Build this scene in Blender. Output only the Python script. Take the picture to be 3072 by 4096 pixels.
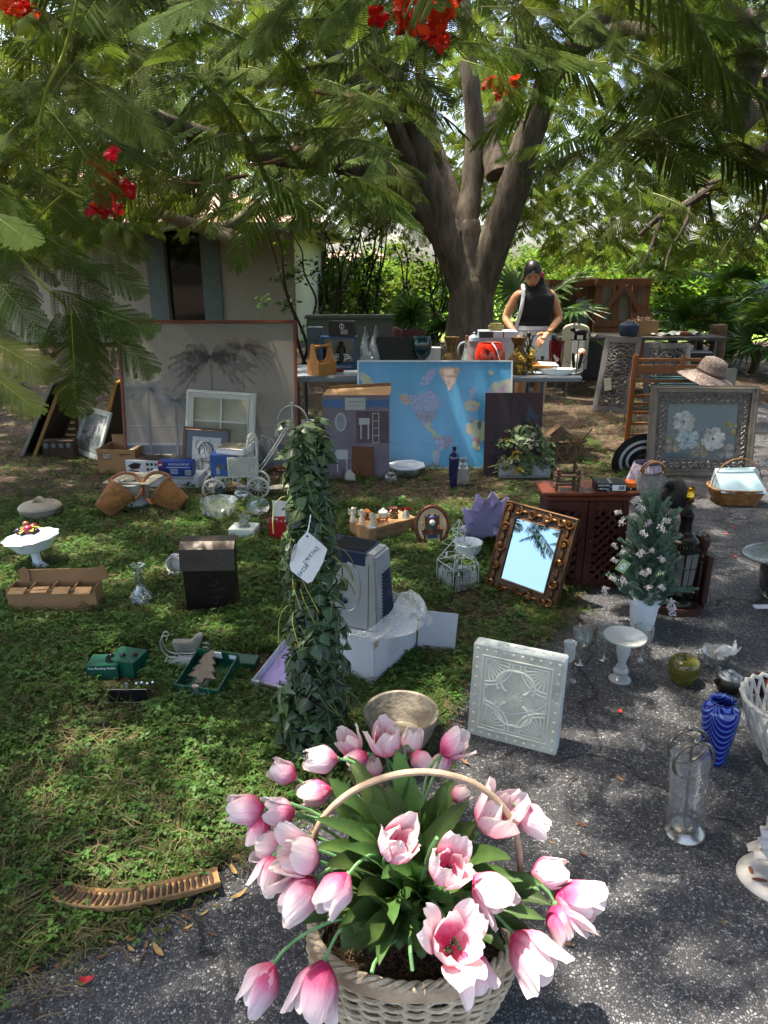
import bpy,bmesh,math,random
import numpy as np
from mathutils import Vector,Matrix,Euler
R=random.Random(7)
PI=math.pi
scene=bpy.context.scene
for o in list(bpy.data.objects):bpy.data.objects.remove(o)
C=scene.collection
# ---------------------------------------------------------------- camera, sky, sun, exposure
CAM_H,PITCH,FPX=1.5,math.radians(18.8),2840.0
cd=bpy.data.cameras.new('camera'); cam=bpy.data.objects.new('camera',cd); C.objects.link(cam)
cam.location=(0,0,CAM_H); cam.rotation_euler=(math.radians(90)-PITCH,0,0)
cd.sensor_fit='VERTICAL'; cd.sensor_height=24; cd.lens=24/2/(2048/FPX); cd.clip_start=0.02; cd.clip_end=600
scene.camera=cam
SUN=Vector((-0.30,0.10,0.95)).normalized()
w=bpy.data.worlds.new('World'); scene.world=w; w.use_nodes=True
nt=w.node_tree; bg=nt.nodes['Background']; sky=nt.nodes.new('ShaderNodeTexSky'); sky.sky_type='NISHITA'
sky.sun_disc=False; sky.sun_elevation=math.asin(SUN.z); sky.sun_rotation=math.atan2(SUN.x,SUN.y)
sky.dust_density=5.0; sky.air_density=1.0
nt.links.new(sky.outputs[0],bg.inputs[0]); bg.inputs[1].default_value=0.15
sd=bpy.data.lights.new('sun','SUN'); sun=bpy.data.objects.new('sun',sd); C.objects.link(sun)
sd.energy=2.6; sd.angle=math.radians(0.55); sd.color=(1.0,0.92,0.78)
sun.rotation_euler=SUN.to_track_quat('Z','Y').to_euler(); sun.location=(-6,2,20)
scene.view_settings.view_transform='Standard'; scene.view_settings.look='None'
scene.view_settings.exposure=2.5; scene.view_settings.gamma=1.0
cy=scene.cycles
cy.use_denoising=True; cy.use_adaptive_sampling=True; cy.adaptive_threshold=.02; cy.max_bounces=6; cy.diffuse_bounces=2; cy.glossy_bounces=3; cy.transmission_bounces=5
cy.transparent_max_bounces=10; cy.caustics_reflective=False; cy.caustics_refractive=False; cy.sample_clamp_indirect=8
try:cy.use_light_tree=True
except Exception:pass
# ---------------------------------------------------------------- photo pixel -> place helpers
cp,sp=math.cos(PITCH),math.sin(PITCH)
def ray(px,py):
 a=(px-1536)/FPX; b=-(py-2048)/FPX
 return Vector((a,cp+b*sp,-sp+b*cp))
def G(px,py,z=0.0):
 d=ray(px,py); return Vector((0,0,CAM_H))+d*((z-CAM_H)/d.z)
def W(px,py,Y):
 d=ray(px,py); return Vector((0,0,CAM_H))+d*(Y/d.y)
def mpp(P):return (P.y*cp+(CAM_H-P.z)*sp)/FPX
def XY(P,z=0.0):return (P[0],P[1],z)
# ---------------------------------------------------------------- materials
def lin(c):return c/12.92 if c<=0.04045 else ((c+0.055)/1.055)**2.4
def H(h):
 h=h.lstrip('#'); return tuple(lin(int(h[i:i+2],16)/255) for i in (0,2,4))
MATS={}
def M(name,col=(.5,.5,.5),rough=.6,metal=0.,var=.12,vs=8.,bump=0.,bs=60.,glass=0.,ior=1.45,trl=0.,rnd=0.,coat=0.,spec=.5,col2=None,stretch=None):
 if name in MATS:return MATS[name]
 if isinstance(col,str):col=H(col)
 if isinstance(col2,str):col2=H(col2)
 m=bpy.data.materials.new(name); m.use_nodes=True; n=m.node_tree.nodes; L=m.node_tree.links
 b=n['Principled BSDF']; b.inputs['Roughness'].default_value=rough; b.inputs['Metallic'].default_value=metal
 b.inputs['Specular IOR Level'].default_value=spec; b.inputs['IOR'].default_value=ior
 b.inputs['Transmission Weight'].default_value=glass; b.inputs['Coat Weight'].default_value=coat
 tc=n.new('ShaderNodeTexCoord'); vec=tc.outputs['Object']
 if stretch:
  mp=n.new('ShaderNodeMapping'); mp.inputs['Scale'].default_value=stretch; L.new(vec,mp.inputs[0]); vec=mp.outputs[0]
 out=None
 if var or col2:
  nz=n.new('ShaderNodeTexNoise'); nz.inputs['Scale'].default_value=vs; nz.inputs['Detail'].default_value=5; nz.inputs['Roughness'].default_value=.65
  L.new(vec,nz.inputs['Vector'])
  cr=n.new('ShaderNodeValToRGB'); cr.color_ramp.elements[0].position=.3; cr.color_ramp.elements[1].position=.7
  a=tuple(max(0,c*(1-var*1.4)) for c in col); c2=col2 or tuple(min(1,c*(1+var)) for c in col)
  cr.color_ramp.elements[0].color=a+(1,); cr.color_ramp.elements[1].color=tuple(c2)+(1,)
  L.new(nz.outputs['Fac'],cr.inputs[0]); out=cr.outputs[0]
  if rough>.12 and glass==0:
   mr=n.new('ShaderNodeMapRange'); mr.inputs['To Min'].default_value=max(0,rough-.12); mr.inputs['To Max'].default_value=min(1,rough+.12)
   L.new(nz.outputs['Fac'],mr.inputs[0]); L.new(mr.outputs[0],b.inputs['Roughness'])
 if rnd:
  oi=n.new('ShaderNodeObjectInfo'); hs=n.new('ShaderNodeHueSaturation')
  r1=n.new('ShaderNodeMapRange'); r1.inputs['To Min'].default_value=1-rnd; r1.inputs['To Max'].default_value=1+rnd
  r2=n.new('ShaderNodeMapRange'); r2.inputs['To Min'].default_value=.5-rnd*.06; r2.inputs['To Max'].default_value=.5+rnd*.05
  L.new(oi.outputs['Random'],r1.inputs[0]); L.new(oi.outputs['Random'],r2.inputs[0])
  if out:L.new(out,hs.inputs['Color'])
  else :hs.inputs['Color'].default_value=tuple(col)+(1,)
  L.new(r1.outputs[0],hs.inputs['Value']); L.new(r2.outputs[0],hs.inputs['Hue']); out=hs.outputs[0]
 if out:L.new(out,b.inputs['Base Color'])
 else :b.inputs['Base Color'].default_value=tuple(col)+(1,)
 if bump:
  nb=n.new('ShaderNodeTexNoise'); nb.inputs['Scale'].default_value=bs; nb.inputs['Detail'].default_value=4; L.new(vec,nb.inputs['Vector'])
  bp=n.new('ShaderNodeBump'); bp.inputs['Strength'].default_value=bump; bp.inputs['Distance'].default_value=.01
  L.new(nb.outputs['Fac'],bp.inputs['Height']); L.new(bp.outputs[0],b.inputs['Normal'])
 if trl:
  t=n.new('ShaderNodeBsdfTranslucent'); mx=n.new('ShaderNodeMixShader'); mx.inputs[0].default_value=trl
  g=n.new('ShaderNodeMix'); g.data_type='RGBA'; g.blend_type='MULTIPLY'; g.inputs[0].default_value=1
  if out:L.new(out,g.inputs[6])
  else :g.inputs[6].default_value=tuple(col)+(1,)
  g.inputs[7].default_value=(1.35,1.2,.7,1) if name.startswith(('frond','leaf','grass','palm','hedge')) else (1.1,1.05,1,1)
  L.new(g.outputs[2],t.inputs[0]); L.new(b.outputs[0],mx.inputs[1]); L.new(t.outputs[0],mx.inputs[2])
  L.new(mx.outputs[0],n['Material Output'].inputs[0])
 MATS[name]=m; return m
# ---------------------------------------------------------------- mesh builder
class MB:
 def __init__(s):s.v=[]; s.f=[]; s.M=None; s.fm=[]; s.cm=0
 def _add(s,vs,fs,M=None):
  o=len(s.v)
  for p in vs:
   p=Vector(p)
   if M is not None:p=M@p
   if s.M is not None:p=s.M@p
   s.v.append(p)
  for f in fs:s.f.append([i+o for i in f]); s.fm.append(s.cm)
  return s
 def box(s,x0,x1,y0,y1,z0,z1,M=None):
  vs=[(x,y,z) for z in (z0,z1) for y in (y0,y1) for x in (x0,x1)]
  return s._add(vs,[(0,2,3,1),(4,5,7,6),(0,1,5,4),(2,6,7,3),(0,4,6,2),(1,3,7,5)],M)
 def cbox(s,c,d,M=None):
  return s.box(c[0]-d[0]/2,c[0]+d[0]/2,c[1]-d[1]/2,c[1]+d[1]/2,c[2]-d[2]/2,c[2]+d[2]/2,M)
 def frus(s,b,t,z0,z1,off=(0,0),M=None):
  vs=[(sx*b[0],sy*b[1],z0) for sy in (-1,1) for sx in (-1,1)]+[(off[0]+sx*t[0],off[1]+sy*t[1],z1) for sy in (-1,1) for sx in (-1,1)]
  return s._add(vs,[(0,2,3,1),(4,5,7,6),(0,1,5,4),(2,6,7,3),(0,4,6,2),(1,3,7,5)],M)
 def lathe(s,prof,n=24,M=None,sy=1.,wob=None,cap=True):
  vs=[]; fs=[]; k=len(prof)
  for i,(r,z) in enumerate(prof):
   for j in range(n):
    a=2*PI*j/n; rr=r*(wob(a,i) if wob else 1)
    vs.append((rr*math.cos(a),rr*math.sin(a)*sy,z))
  for i in range(k-1):
   for j in range(n):fs.append((i*n+j,i*n+(j+1)%n,(i+1)*n+(j+1)%n,(i+1)*n+j))
  if cap:
   if prof[0][0]>1e-4:fs.append(tuple(range(n))[::-1])
   if prof[-1][0]>1e-4 and cap!='b':fs.append(tuple((k-1)*n+j for j in range(n)))
  return s._add(vs,fs,M)
 def tube(s,pts,r,n=8,closed=False,M=None,flat=1.):
  pts=[Vector(p) for p in pts]; k=len(pts); rs=r if isinstance(r,(list,tuple)) else [r]*k
  vs=[]; fs=[]; prev=None
  for i,p in enumerate(pts):
   a=pts[(i-1)%k] if (closed or i>0) else p; b=pts[(i+1)%k] if (closed or i<k-1) else p
   t=(b-a)
   t=t.normalized() if t.length>1e-9 else Vector((0,0,1))
   if prev is None:
    u=t.cross(Vector((0,0,1)));
    if u.length<.05:u=t.cross(Vector((0,1,0)))
   else :u=prev-t*prev.dot(t)
   u=u.normalized() if u.length>1e-9 else t.orthogonal().normalized(); prev=u; q=t.cross(u)
   for j in range(n):
    an=2*PI*j/n; vs.append(p+u*(math.cos(an)*rs[i])+q*(math.sin(an)*rs[i]*flat))
  for i in range(k if closed else k-1):
   i2=(i+1)%k
   for j in range(n):fs.append((i*n+j,i*n+(j+1)%n,i2*n+(j+1)%n,i2*n+j))
  if not closed:fs.append(tuple(range(n))[::-1]); fs.append(tuple((k-1)*n+j for j in range(n)))
  return s._add(vs,fs,M)
 def ell(s,c,r,n=14,m=8,M=None):
  if not isinstance(r,(list,tuple)):r=(r,r,r)
  prof=[(max(1e-5,math.sin(PI*i/m)),-math.cos(PI*i/m)) for i in range(m+1)]
  T_=Matrix.Translation(c)@Matrix.Diagonal((r[0],r[1],r[2],1))
  return s.lathe(prof,n,(M@T_) if M is not None else T_,cap=False)
 def prism(s,poly,y0,y1,M=None):
  k=len(poly); vs=[(x,y0,z) for x,z in poly]+[(x,y1,z) for x,z in poly]
  fs=[tuple(range(k)),tuple(range(k,2*k))[::-1]]+[(i,k+i,k+(i+1)%k,(i+1)%k) for i in range(k)]
  return s._add(vs,fs,M)
 def slab(s,poly,z0,z1,M=None):
  k=len(poly); vs=[(x,y,z0) for x,y in poly]+[(x,y,z1) for x,y in poly]
  fs=[tuple(range(k))[::-1],tuple(range(k,2*k))]+[(i,(i+1)%k,k+(i+1)%k,k+i) for i in range(k)]
  return s._add(vs,fs,M)
 def grid(s,fn,nu,nv,M=None,wrap=False):
  vs=[fn(i/(nu-1) if not wrap else i/nu,j/(nv-1)) for i in range(nu) for j in range(nv)]
  fs=[(i*nv+j,((i+1)%nu)*nv+j,((i+1)%nu)*nv+j+1,i*nv+j+1) for i in range(nu if wrap else nu-1) for j in range(nv-1)]
  return s._add(vs,fs,M)
 def mesh(s,name,mat,smooth=True,bevel=0.,ang=35,thick=0.):
  me=bpy.data.meshes.new(name); me.from_pydata([tuple(p) for p in s.v],[],s.f)
  for mm in (mat if isinstance(mat,(list,tuple)) else [mat]):me.materials.append(mm)
  if any(s.fm):
   for p,k in zip(me.polygons,s.fm):p.material_index=k
  bm=bmesh.new(); bm.from_mesh(me)
  if thick:
   bmesh.ops.solidify(bm,geom=bm.faces[:],thickness=thick)
  if not thick:bmesh.ops.recalc_face_normals(bm,faces=bm.faces[:])
  if bevel:
   es=[e for e in bm.edges if len(e.link_faces)==2 and e.calc_face_angle(0)>.6]
   if es:bmesh.ops.bevel(bm,geom=es,offset=bevel,segments=2,affect='EDGES',clamp_overlap=True)
  bm.to_mesh(me); bm.free()
  if smooth:
   me.polygons.foreach_set('use_smooth',[True]*len(me.polygons)); me.set_sharp_from_angle(angle=math.radians(ang))
  return me
 def build(s,name,mat,parent=None,smooth=True,bevel=0.,ang=35,thick=0.,loc=None,rot=None):
  return put(name,s.mesh(name,mat,smooth,bevel,ang,thick),parent,loc,rot)
def put(name,me,parent=None,loc=None,rot=None,sc=None):
 o=bpy.data.objects.new(name,me); C.objects.link(o)
 if parent is not None:o.parent=parent
 if loc is not None:o.location=loc
 if rot is not None:o.rotation_euler=rot
 if sc is not None:o.scale=(sc,sc,sc) if not isinstance(sc,(tuple,list)) else sc
 return o
def tag(o,label,cat,group=None,kind=None):
 o['label']=label; o['category']=cat
 if group:o['group']=group
 if kind:o['kind']=kind
 return o
def T(name,label,cat,loc,rz=0.,tilt=0.,roll=0.,group=None):
 o=bpy.data.objects.new(name,None); C.objects.link(o); o.empty_display_size=.05
 o.location=Vector(loc); o.rotation_mode='XYZ'
 m=Matrix.Rotation(math.radians(rz),4,'Z')@Matrix.Rotation(-math.radians(tilt),4,'X')@Matrix.Rotation(math.radians(roll),4,'Y')
 o.rotation_euler=m.to_euler(); return tag(o,label,cat,group)
def struct(o):o['kind']='structure'; return o
def text(s,size,mat,parent,loc,rot=(PI/2,0,0),align='CENTER',ext=.0004,sx=1.,name='lettering',shear=0.):
 cu=bpy.data.curves.new('t','FONT'); cu.body=s; cu.size=size; cu.align_x=align; cu.align_y='CENTER'; cu.extrude=ext; cu.resolution_u=2; cu.shear=shear
 ob=bpy.data.objects.new('t',cu); C.objects.link(ob)
 bpy.context.view_layer.update()
 me=bpy.data.meshes.new_from_object(ob.evaluated_get(bpy.context.evaluated_depsgraph_get()))
 bpy.data.objects.remove(ob); bpy.data.curves.remove(cu); me.name=name
 me.materials.clear(); me.materials.append(mat)
 return put(name,me,parent,loc,rot,(sx,1,1))
def rotm(ax,deg):return Matrix.Rotation(math.radians(deg),4,ax)
def tr(x,y,z):return Matrix.Translation((x,y,z))
def bez(a,b,c,d,n=10):
 a,b,c,d=map(Vector,(a,b,c,d)); o=[]
 for i in range(n):
  t=i/(n-1); u=1-t; o.append(a*u**3+b*3*u*u*t+c*3*u*t*t+d*t**3)
 return o
def cat_rom(P,n=6):
 P=[Vector(p) for p in P]; o=[]
 for i in range(len(P)-1):
  p0=P[max(0,i-1)]; p1=P[i]; p2=P[i+1]; p3=P[min(len(P)-1,i+2)]
  for k in range(n):
   t=k/n; o.append(.5*((2*p1)+(p2-p0)*t+(2*p0-5*p1+4*p2-p3)*t*t+(3*p1-p0-3*p2+p3)*t**3))
 o.append(P[-1]); return o
def scatter(name,pts,rots,scls,kinds,sources,parent=None):
 me=bpy.data.meshes.new(name); n=len(pts); me.vertices.add(n)
 me.vertices.foreach_set('co',np.asarray(pts,dtype=np.float32).ravel())
 a=me.attributes.new('rot','FLOAT_VECTOR','POINT'); a.data.foreach_set('vector',np.asarray(rots,dtype=np.float32).ravel())
 a=me.attributes.new('scl','FLOAT','POINT'); a.data.foreach_set('value',np.asarray(scls,dtype=np.float32))
 a=me.attributes.new('kin','INT','POINT'); a.data.foreach_set('value',np.asarray(kinds,dtype=np.int32))
 o=put(name,me,parent)
 g=bpy.data.node_groups.new(name,'GeometryNodeTree'); g.interface.new_socket('Geometry',in_out='INPUT',socket_type='NodeSocketGeometry')
 g.interface.new_socket('Geometry',in_out='OUTPUT',socket_type='NodeSocketGeometry')
 N=g.nodes; L=g.links; gi=N.new('NodeGroupInput'); go=N.new('NodeGroupOutput'); j=N.new('GeometryNodeJoinGeometry')
 mp=N.new('GeometryNodeMeshToPoints'); L.new(gi.outputs[0],mp.inputs[0])
 def na(nm,ty):
  x=N.new('GeometryNodeInputNamedAttribute'); x.data_type=ty; x.inputs[0].default_value=nm; return x.outputs[0]
 ar,asc,ak=na('rot','FLOAT_VECTOR'),na('scl','FLOAT'),na('kin','INT')
 for k,src in enumerate(sources):
  c=N.new('FunctionNodeCompare'); c.data_type='INT'; c.operation='EQUAL'; L.new(ak,c.inputs[2]); c.inputs[3].default_value=k
  oi=N.new('GeometryNodeObjectInfo'); oi.inputs[0].default_value=src; oi.inputs[1].default_value=True
  ip=N.new('GeometryNodeInstanceOnPoints'); L.new(mp.outputs[0],ip.inputs['Points']); L.new(c.outputs[0],ip.inputs['Selection'])
  L.new(oi.outputs['Geometry'],ip.inputs['Instance']); L.new(ar,ip.inputs['Rotation']); L.new(asc,ip.inputs['Scale'])
  L.new(ip.outputs[0],j.inputs[0])
 L.new(j.outputs[0],go.inputs[0])
 md=o.modifiers.new('scatter','NODES'); md.node_group=g
 return o
# ---------------------------------------------------------------- ground, driveway, house, far things
def noisy_ground(name,cols,scales,rough=.95,bump=.6):
 m=bpy.data.materials.new(name); m.use_nodes=True; n=m.node_tree.nodes; L=m.node_tree.links; b=n['Principled BSDF']
 b.inputs['Roughness'].default_value=rough; b.inputs['Specular IOR Level'].default_value=.2
 tc=n.new('ShaderNodeTexCoord')
 a=n.new('ShaderNodeTexNoise'); a.inputs['Scale'].default_value=scales[0]; a.inputs['Detail'].default_value=8; a.inputs['Roughness'].default_value=.7
 v=n.new('ShaderNodeTexVoronoi'); v.inputs['Scale'].default_value=scales[1]
 L.new(tc.outputs['Object'],a.inputs['Vector']); L.new(tc.outputs['Object'],v.inputs['Vector'])
 cr=n.new('ShaderNodeValToRGB'); e=cr.color_ramp.elements; e[0].position=.32; e[1].position=.68
 e[0].color=H(cols[0])+(1,); e[1].color=H(cols[1])+(1,)
 L.new(a.outputs['Fac'],cr.inputs[0])
 cr2=n.new('ShaderNodeValToRGB'); e=cr2.color_ramp.elements; e[0].position=.55; e[0].color=(0,0,0,1); e[1].position=.8; e[1].color=(1,1,1,1)
 L.new(v.outputs['Color'],cr2.inputs[0])
 mx=n.new('ShaderNodeMix'); mx.data_type='RGBA'; L.new(cr2.outputs[0],mx.inputs[0]); L.new(cr.outputs[0],mx.inputs[6]); mx.inputs[7].default_value=H(cols[2])+(1,)
 L.new(mx.outputs[2],b.inputs['Base Color'])
 bp=n.new('ShaderNodeBump'); bp.inputs['Strength'].default_value=bump; bp.inputs['Distance'].default_value=.02
 L.new(a.outputs['Fac'],bp.inputs['Height']); L.new(bp.outputs[0],b.inputs['Normal'])
 return m
def asphalt():
 m=bpy.data.materials.new('asphalt'); m.use_nodes=True; n=m.node_tree.nodes; L=m.node_tree.links; b=n['Principled BSDF']
 tc=n.new('ShaderNodeTexCoord'); b.inputs['Roughness'].default_value=.8; b.inputs['Specular IOR Level'].default_value=.35
 wn=n.new('ShaderNodeTexNoise'); wn.inputs['Scale'].default_value=60; wn.inputs['Detail'].default_value=2; L.new(tc.outputs['Object'],wn.inputs['Vector'])
 wm=n.new('ShaderNodeMix'); wm.data_type='VECTOR'; wm.inputs[0].default_value=.012; L.new(tc.outputs['Object'],wm.inputs[4]); L.new(wn.outputs['Color'],wm.inputs[5])
 v=n.new('ShaderNodeTexVoronoi'); v.inputs['Scale'].default_value=150; L.new(wm.outputs[1],v.inputs['Vector'])
 ve=n.new('ShaderNodeTexVoronoi'); ve.feature='DISTANCE_TO_EDGE'; ve.inputs['Scale'].default_value=150; L.new(wm.outputs[1],ve.inputs['Vector'])
 sep=n.new('ShaderNodeSeparateColor'); L.new(v.outputs['Color'],sep.inputs[0])
 cr=n.new('ShaderNodeValToRGB'); e=cr.color_ramp.elements; e[0].position=0; e[0].color=(.032,.033,.037,1); e[1].position=1; e[1].color=(.27,.265,.255,1)
 x=e.new(.3); x.color=(.05,.051,.055,1); x=e.new(.6); x.color=(.085,.085,.09,1); x=e.new(.88); x.color=(.16,.158,.155,1)
 L.new(sep.outputs[0],cr.inputs[0])
 eg=n.new('ShaderNodeMapRange'); eg.inputs['From Min'].default_value=.04; eg.inputs['From Max'].default_value=.22; L.new(ve.outputs['Distance'],eg.inputs[0])
 mx=n.new('ShaderNodeMix'); mx.data_type='RGBA'; L.new(eg.outputs[0],mx.inputs[0]); mx.inputs[6].default_value=(.03,.03,.034,1); L.new(cr.outputs[0],mx.inputs[7])
 big=n.new('ShaderNodeTexNoise'); big.inputs['Scale'].default_value=2.2; big.inputs['Detail'].default_value=6; L.new(tc.outputs['Object'],big.inputs['Vector'])
 br=n.new('ShaderNodeMapRange'); br.inputs['From Min'].default_value=.3; br.inputs['From Max'].default_value=.7; br.inputs['To Min'].default_value=.85; br.inputs['To Max'].default_value=1.5; L.new(big.outputs['Fac'],br.inputs[0])
 vc=n.new('ShaderNodeTexVoronoi'); vc.feature='DISTANCE_TO_EDGE'; vc.inputs['Scale'].default_value=1.1
 w2=n.new('ShaderNodeTexNoise'); w2.inputs['Scale'].default_value=5; w2.inputs['Detail'].default_value=5; L.new(tc.outputs['Object'],w2.inputs['Vector'])
 wm2=n.new('ShaderNodeMix'); wm2.data_type='VECTOR'; wm2.inputs[0].default_value=.22; L.new(tc.outputs['Object'],wm2.inputs[4]); L.new(w2.outputs['Color'],wm2.inputs[5]); L.new(wm2.outputs[1],vc.inputs['Vector'])
 ck=n.new('ShaderNodeMapRange'); ck.inputs['From Min'].default_value=.003; ck.inputs['From Max'].default_value=.012; ck.inputs['To Min'].default_value=.35; L.new(vc.outputs['Distance'],ck.inputs[0])
 mu=n.new('ShaderNodeMath'); mu.operation='MULTIPLY'; L.new(br.outputs[0],mu.inputs[0]); L.new(ck.outputs[0],mu.inputs[1])
 m2=n.new('ShaderNodeMix'); m2.data_type='RGBA'; m2.blend_type='MULTIPLY'; m2.inputs[0].default_value=1; L.new(mx.outputs[2],m2.inputs[6]); L.new(mu.outputs[0],m2.inputs[7])
 L.new(m2.outputs[2],b.inputs['Base Color'])
 bp=n.new('ShaderNodeBump'); bp.inputs['Strength'].default_value=.9; bp.inputs['Distance'].default_value=.004
 L.new(eg.outputs[0],bp.inputs['Height']); L.new(bp.outputs[0],b.inputs['Normal'])
 return m
b=MB(); b._add([(-90,-40,0),(90,-40,0),(90,200,0),(-90,200,0)],[(0,1,2,3)])
struct(b.build('ground',noisy_ground('soil',('#1f1913','#40352a','#5e4f3d'),(9,55))))
edge_px=[(-1500,3990),(-500,3930),(0,3861),(371,3682),(597,3596),(855,3404),(1100,3230),(1400,3080),(1700,2950),(1830,2720),(2000,2585),(2147,2500),(2270,2400),(2345,2200),(2385,2040),(2440,1940),(2560,1880)]
EDGE=[G(*p) for p in edge_px]
EDGE=[p for p in cat_rom(EDGE,8)]
EDGE=[Vector((p.x+R.uniform(-.018,.018),p.y+R.uniform(-.018,.018),0)) for p in EDGE]
poly=[(p.x,p.y) for p in EDGE]+[(2.3,6.4),(3.4,8.2),(8,9.0),(12,9),(12,-6),(-7,-6),(-7,EDGE[0].y-.3)]
b=MB(); b._add([(x,y,.004) for x,y in poly],[tuple(range(len(poly)))])
struct(b.build('driveway',asphalt()))
b=MB(); b._add([(-90,17.5,.006),(90,15.0,.006),(90,200,.006),(-90,200,.006)],[(0,1,2,3)])
struct(b.build('far_lawn',noisy_ground('far_lawn',('#4d6a22','#7d9a3a','#93a850'),(3,30))))
def inside(x,y):
 c=False; n=len(poly); j=n-1
 for i in range(n):
  xi,yi=poly[i]; xj,yj=poly[j]
  if (yi>y)!=(yj>y) and x<(xj-xi)*(y-yi)/(yj-yi)+xi:c=not c
  j=i
 return c
# grass, weeds and dry straw on the lawn
def src(name,mb,mat,**k):
 return bpy.data.objects.new(name,mb.mesh(name,mat,**k))
def blade_mb(nb,h0,h1,sp,w,bend,seg=3):
 b=MB()
 for i in range(nb):
  a=R.uniform(0,2*PI); x,y=R.gauss(0,sp),R.gauss(0,sp); h=R.uniform(h0,h1); bd=R.uniform(.3,1)*bend*h
  dx,dy=math.cos(a),math.sin(a); ww=w*R.uniform(.6,1.3); vs=[]
  for s in range(seg+1):
   t=s/seg; wd=ww*(1-t**1.6)*.5+.0002; cx=x+dx*bd*t*t; cy_=y+dy*bd*t*t; z=h*(t-.35*bend*t*t)
   vs+=[(cx-dy*wd,cy_+dx*wd,z),(cx+dy*wd,cy_-dx*wd,z)]
  b._add(vs,[(2*s,2*s+1,2*s+3,2*s+2) for s in range(seg)])
 return b
def weed_mb(ns,h,ll):
 b=MB()
 for i in range(ns):
  a=R.uniform(0,2*PI); x,y=R.gauss(0,.022),R.gauss(0,.022); hh=h*R.uniform(.5,1.2); px,py=x+R.uniform(-.02,.02),y+R.uniform(-.02,.02)
  b.tube([(x,y,0),((x+px)/2,(y+py)/2,hh*.6),(px,py,hh)],.0007,3)
  for k in range(4):
   an=a+k*PI/2+R.uniform(-.4,.4); l=ll*R.uniform(.6,1.2); wd=l*.27; dr=R.uniform(-.5,.3)
   d=Vector((math.cos(an),math.sin(an),dr)).normalized(); s=Vector((-math.sin(an),math.cos(an),0))
   o=Vector((px,py,hh*R.uniform(.75,1)))
   vs=[o,o+d*l*.35+s*wd+Vector((0,0,.002)),o+d*l*.4,o+d*l*.35-s*wd+Vector((0,0,.002)),o+d*l*.75+s*wd*.75,o+d*l*.75-s*wd*.75,o+d*l]
   b._add(vs,[(0,1,2),(0,2,3),(1,4,6,2),(3,2,6,5)])
 return b
def straw_mb(n):
 b=MB()
 for i in range(n):
  a=R.uniform(0,2*PI); x,y=R.gauss(0,.035),R.gauss(0,.035); l=R.uniform(.04,.11); cv=R.uniform(-1.5,1.5); p=[]; z=R.uniform(.004,.022)
  for s in range(4):
   p.append((x,y,z+.008*math.sin(s*1.3))); x+=math.cos(a)*l/3; y+=math.sin(a)*l/3; a+=cv/3
  b.tube(p,.0009,3)
 return b
GG=M('grass_green','#4a5f26',.6,var=.25,vs=3,trl=.35,rnd=.45,spec=.2)
GW=M('grass_weed','#456129',.5,var=.25,vs=3,trl=.3,rnd=.4,spec=.25)
GD=M('straw_dry','#675a3c',.8,var=.25,vs=6,rnd=.4)
GS=[src('grass_tuft',blade_mb(30,.015,.045,.024,.0028,1.0),GG),src('grass_tuft',blade_mb(20,.03,.07,.028,.003,1.3),GG),src('weed_sprig',weed_mb(8,.026,.014),GW),src('weed_sprig',weed_mb(7,.036,.019),GW),src('straw',straw_mb(12),GD)]
pts,rots,scl,kin=[],[],[],[]
from mathutils import noise as mnoise
KO=[(*G(px,py)[:2],r*r) for px,py,r in [(1605,2950,.12),(500,2660,.15),(300,2440,.08),(120,2440,.08),(220,2440,.08),(430,2720,.08),(520,2700,.08),(790,2760,.09),(800,2690,.09),(520,2805,.07),(848,2425,.13),(1100,2720,.11),(1120,2640,.1),(752,2650,.07),(567,2412,.05),(155,2270,.05),(970,2140,.09),(1118,2150,.07),(1560,2130,.12),(1640,2080,.1),(1500,2100,.1),(690,2290,.08),(1828,2330,.07),(500,2710,.07),(470,2800,.07),(570,2800,.07),(960,2650,.09)]]+[(*G(225+k*66,3600+28*math.sin(k*.4)-max(0,k-4)*14)[:2],.0016) for k in range(11)]
def add_tufts(n,x0,x1,y0,y1,weights,dens,s0=.7,s1=1.3):
 for i in range(n):
  x,y=R.uniform(x0,x1),R.uniform(y0,y1)
  if R.random()>dens(x,y) or inside(x,y):continue
  if any((x-k[0])**2+(y-k[1])**2<k[2] for k in KO):continue
  pts.append((x,y,.002)); rots.append((R.gauss(0,.15),R.gauss(0,.15),R.uniform(0,6.28)))
  k=R.choices(range(5),weights)[0]
  if mnoise.noise(Vector((x*1.6,y*1.6,9)))>.25 and R.random()<.22:k=4
  scl.append(R.uniform(s0,s1)); kin.append(k)
def patch(x,y):return max(.25,min(1,.75+1.1*mnoise.noise(Vector((x*1.9,y*1.9,3.3)))))
add_tufts(17000,-2.1,1.3,1.05,2.9,(6,3,6,3,1.5),patch)
add_tufts(13000,-3.4,1.6,2.9,4.6,(5,3,5,3,2.4),lambda x,y:patch(x,y)*.95)
add_tufts(4500,-4.4,2.0,4.5,6.6,(2,1,3,2,3),lambda x,y:.75*patch(x,y),.6,1.2)
add_tufts(3000,-7,6,6.2,12,(1,1,2,2,4),lambda x,y:.6*patch(x,y),.8,1.6)
# a ragged fringe creeping over the driveway's edge
for p in EDGE[4:]:
 for k in range(9):
  x,y=p.x+R.gauss(0,.05),p.y+R.gauss(0,.05)
  if any((x-q[0])**2+(y-q[1])**2<q[2] for q in KO):continue
  pts.append((x,y,.005)); rots.append((0,0,R.uniform(0,6.28))); scl.append(R.uniform(.5,1.1)); kin.append(R.choices(range(5),(2,1,3,1,3))[0])
g=scatter('grass',pts,rots,scl,kin,GS); tag(g,'short grass, clover-like weeds and dry straw covering the lawn','grass',kind='stuff')
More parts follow.
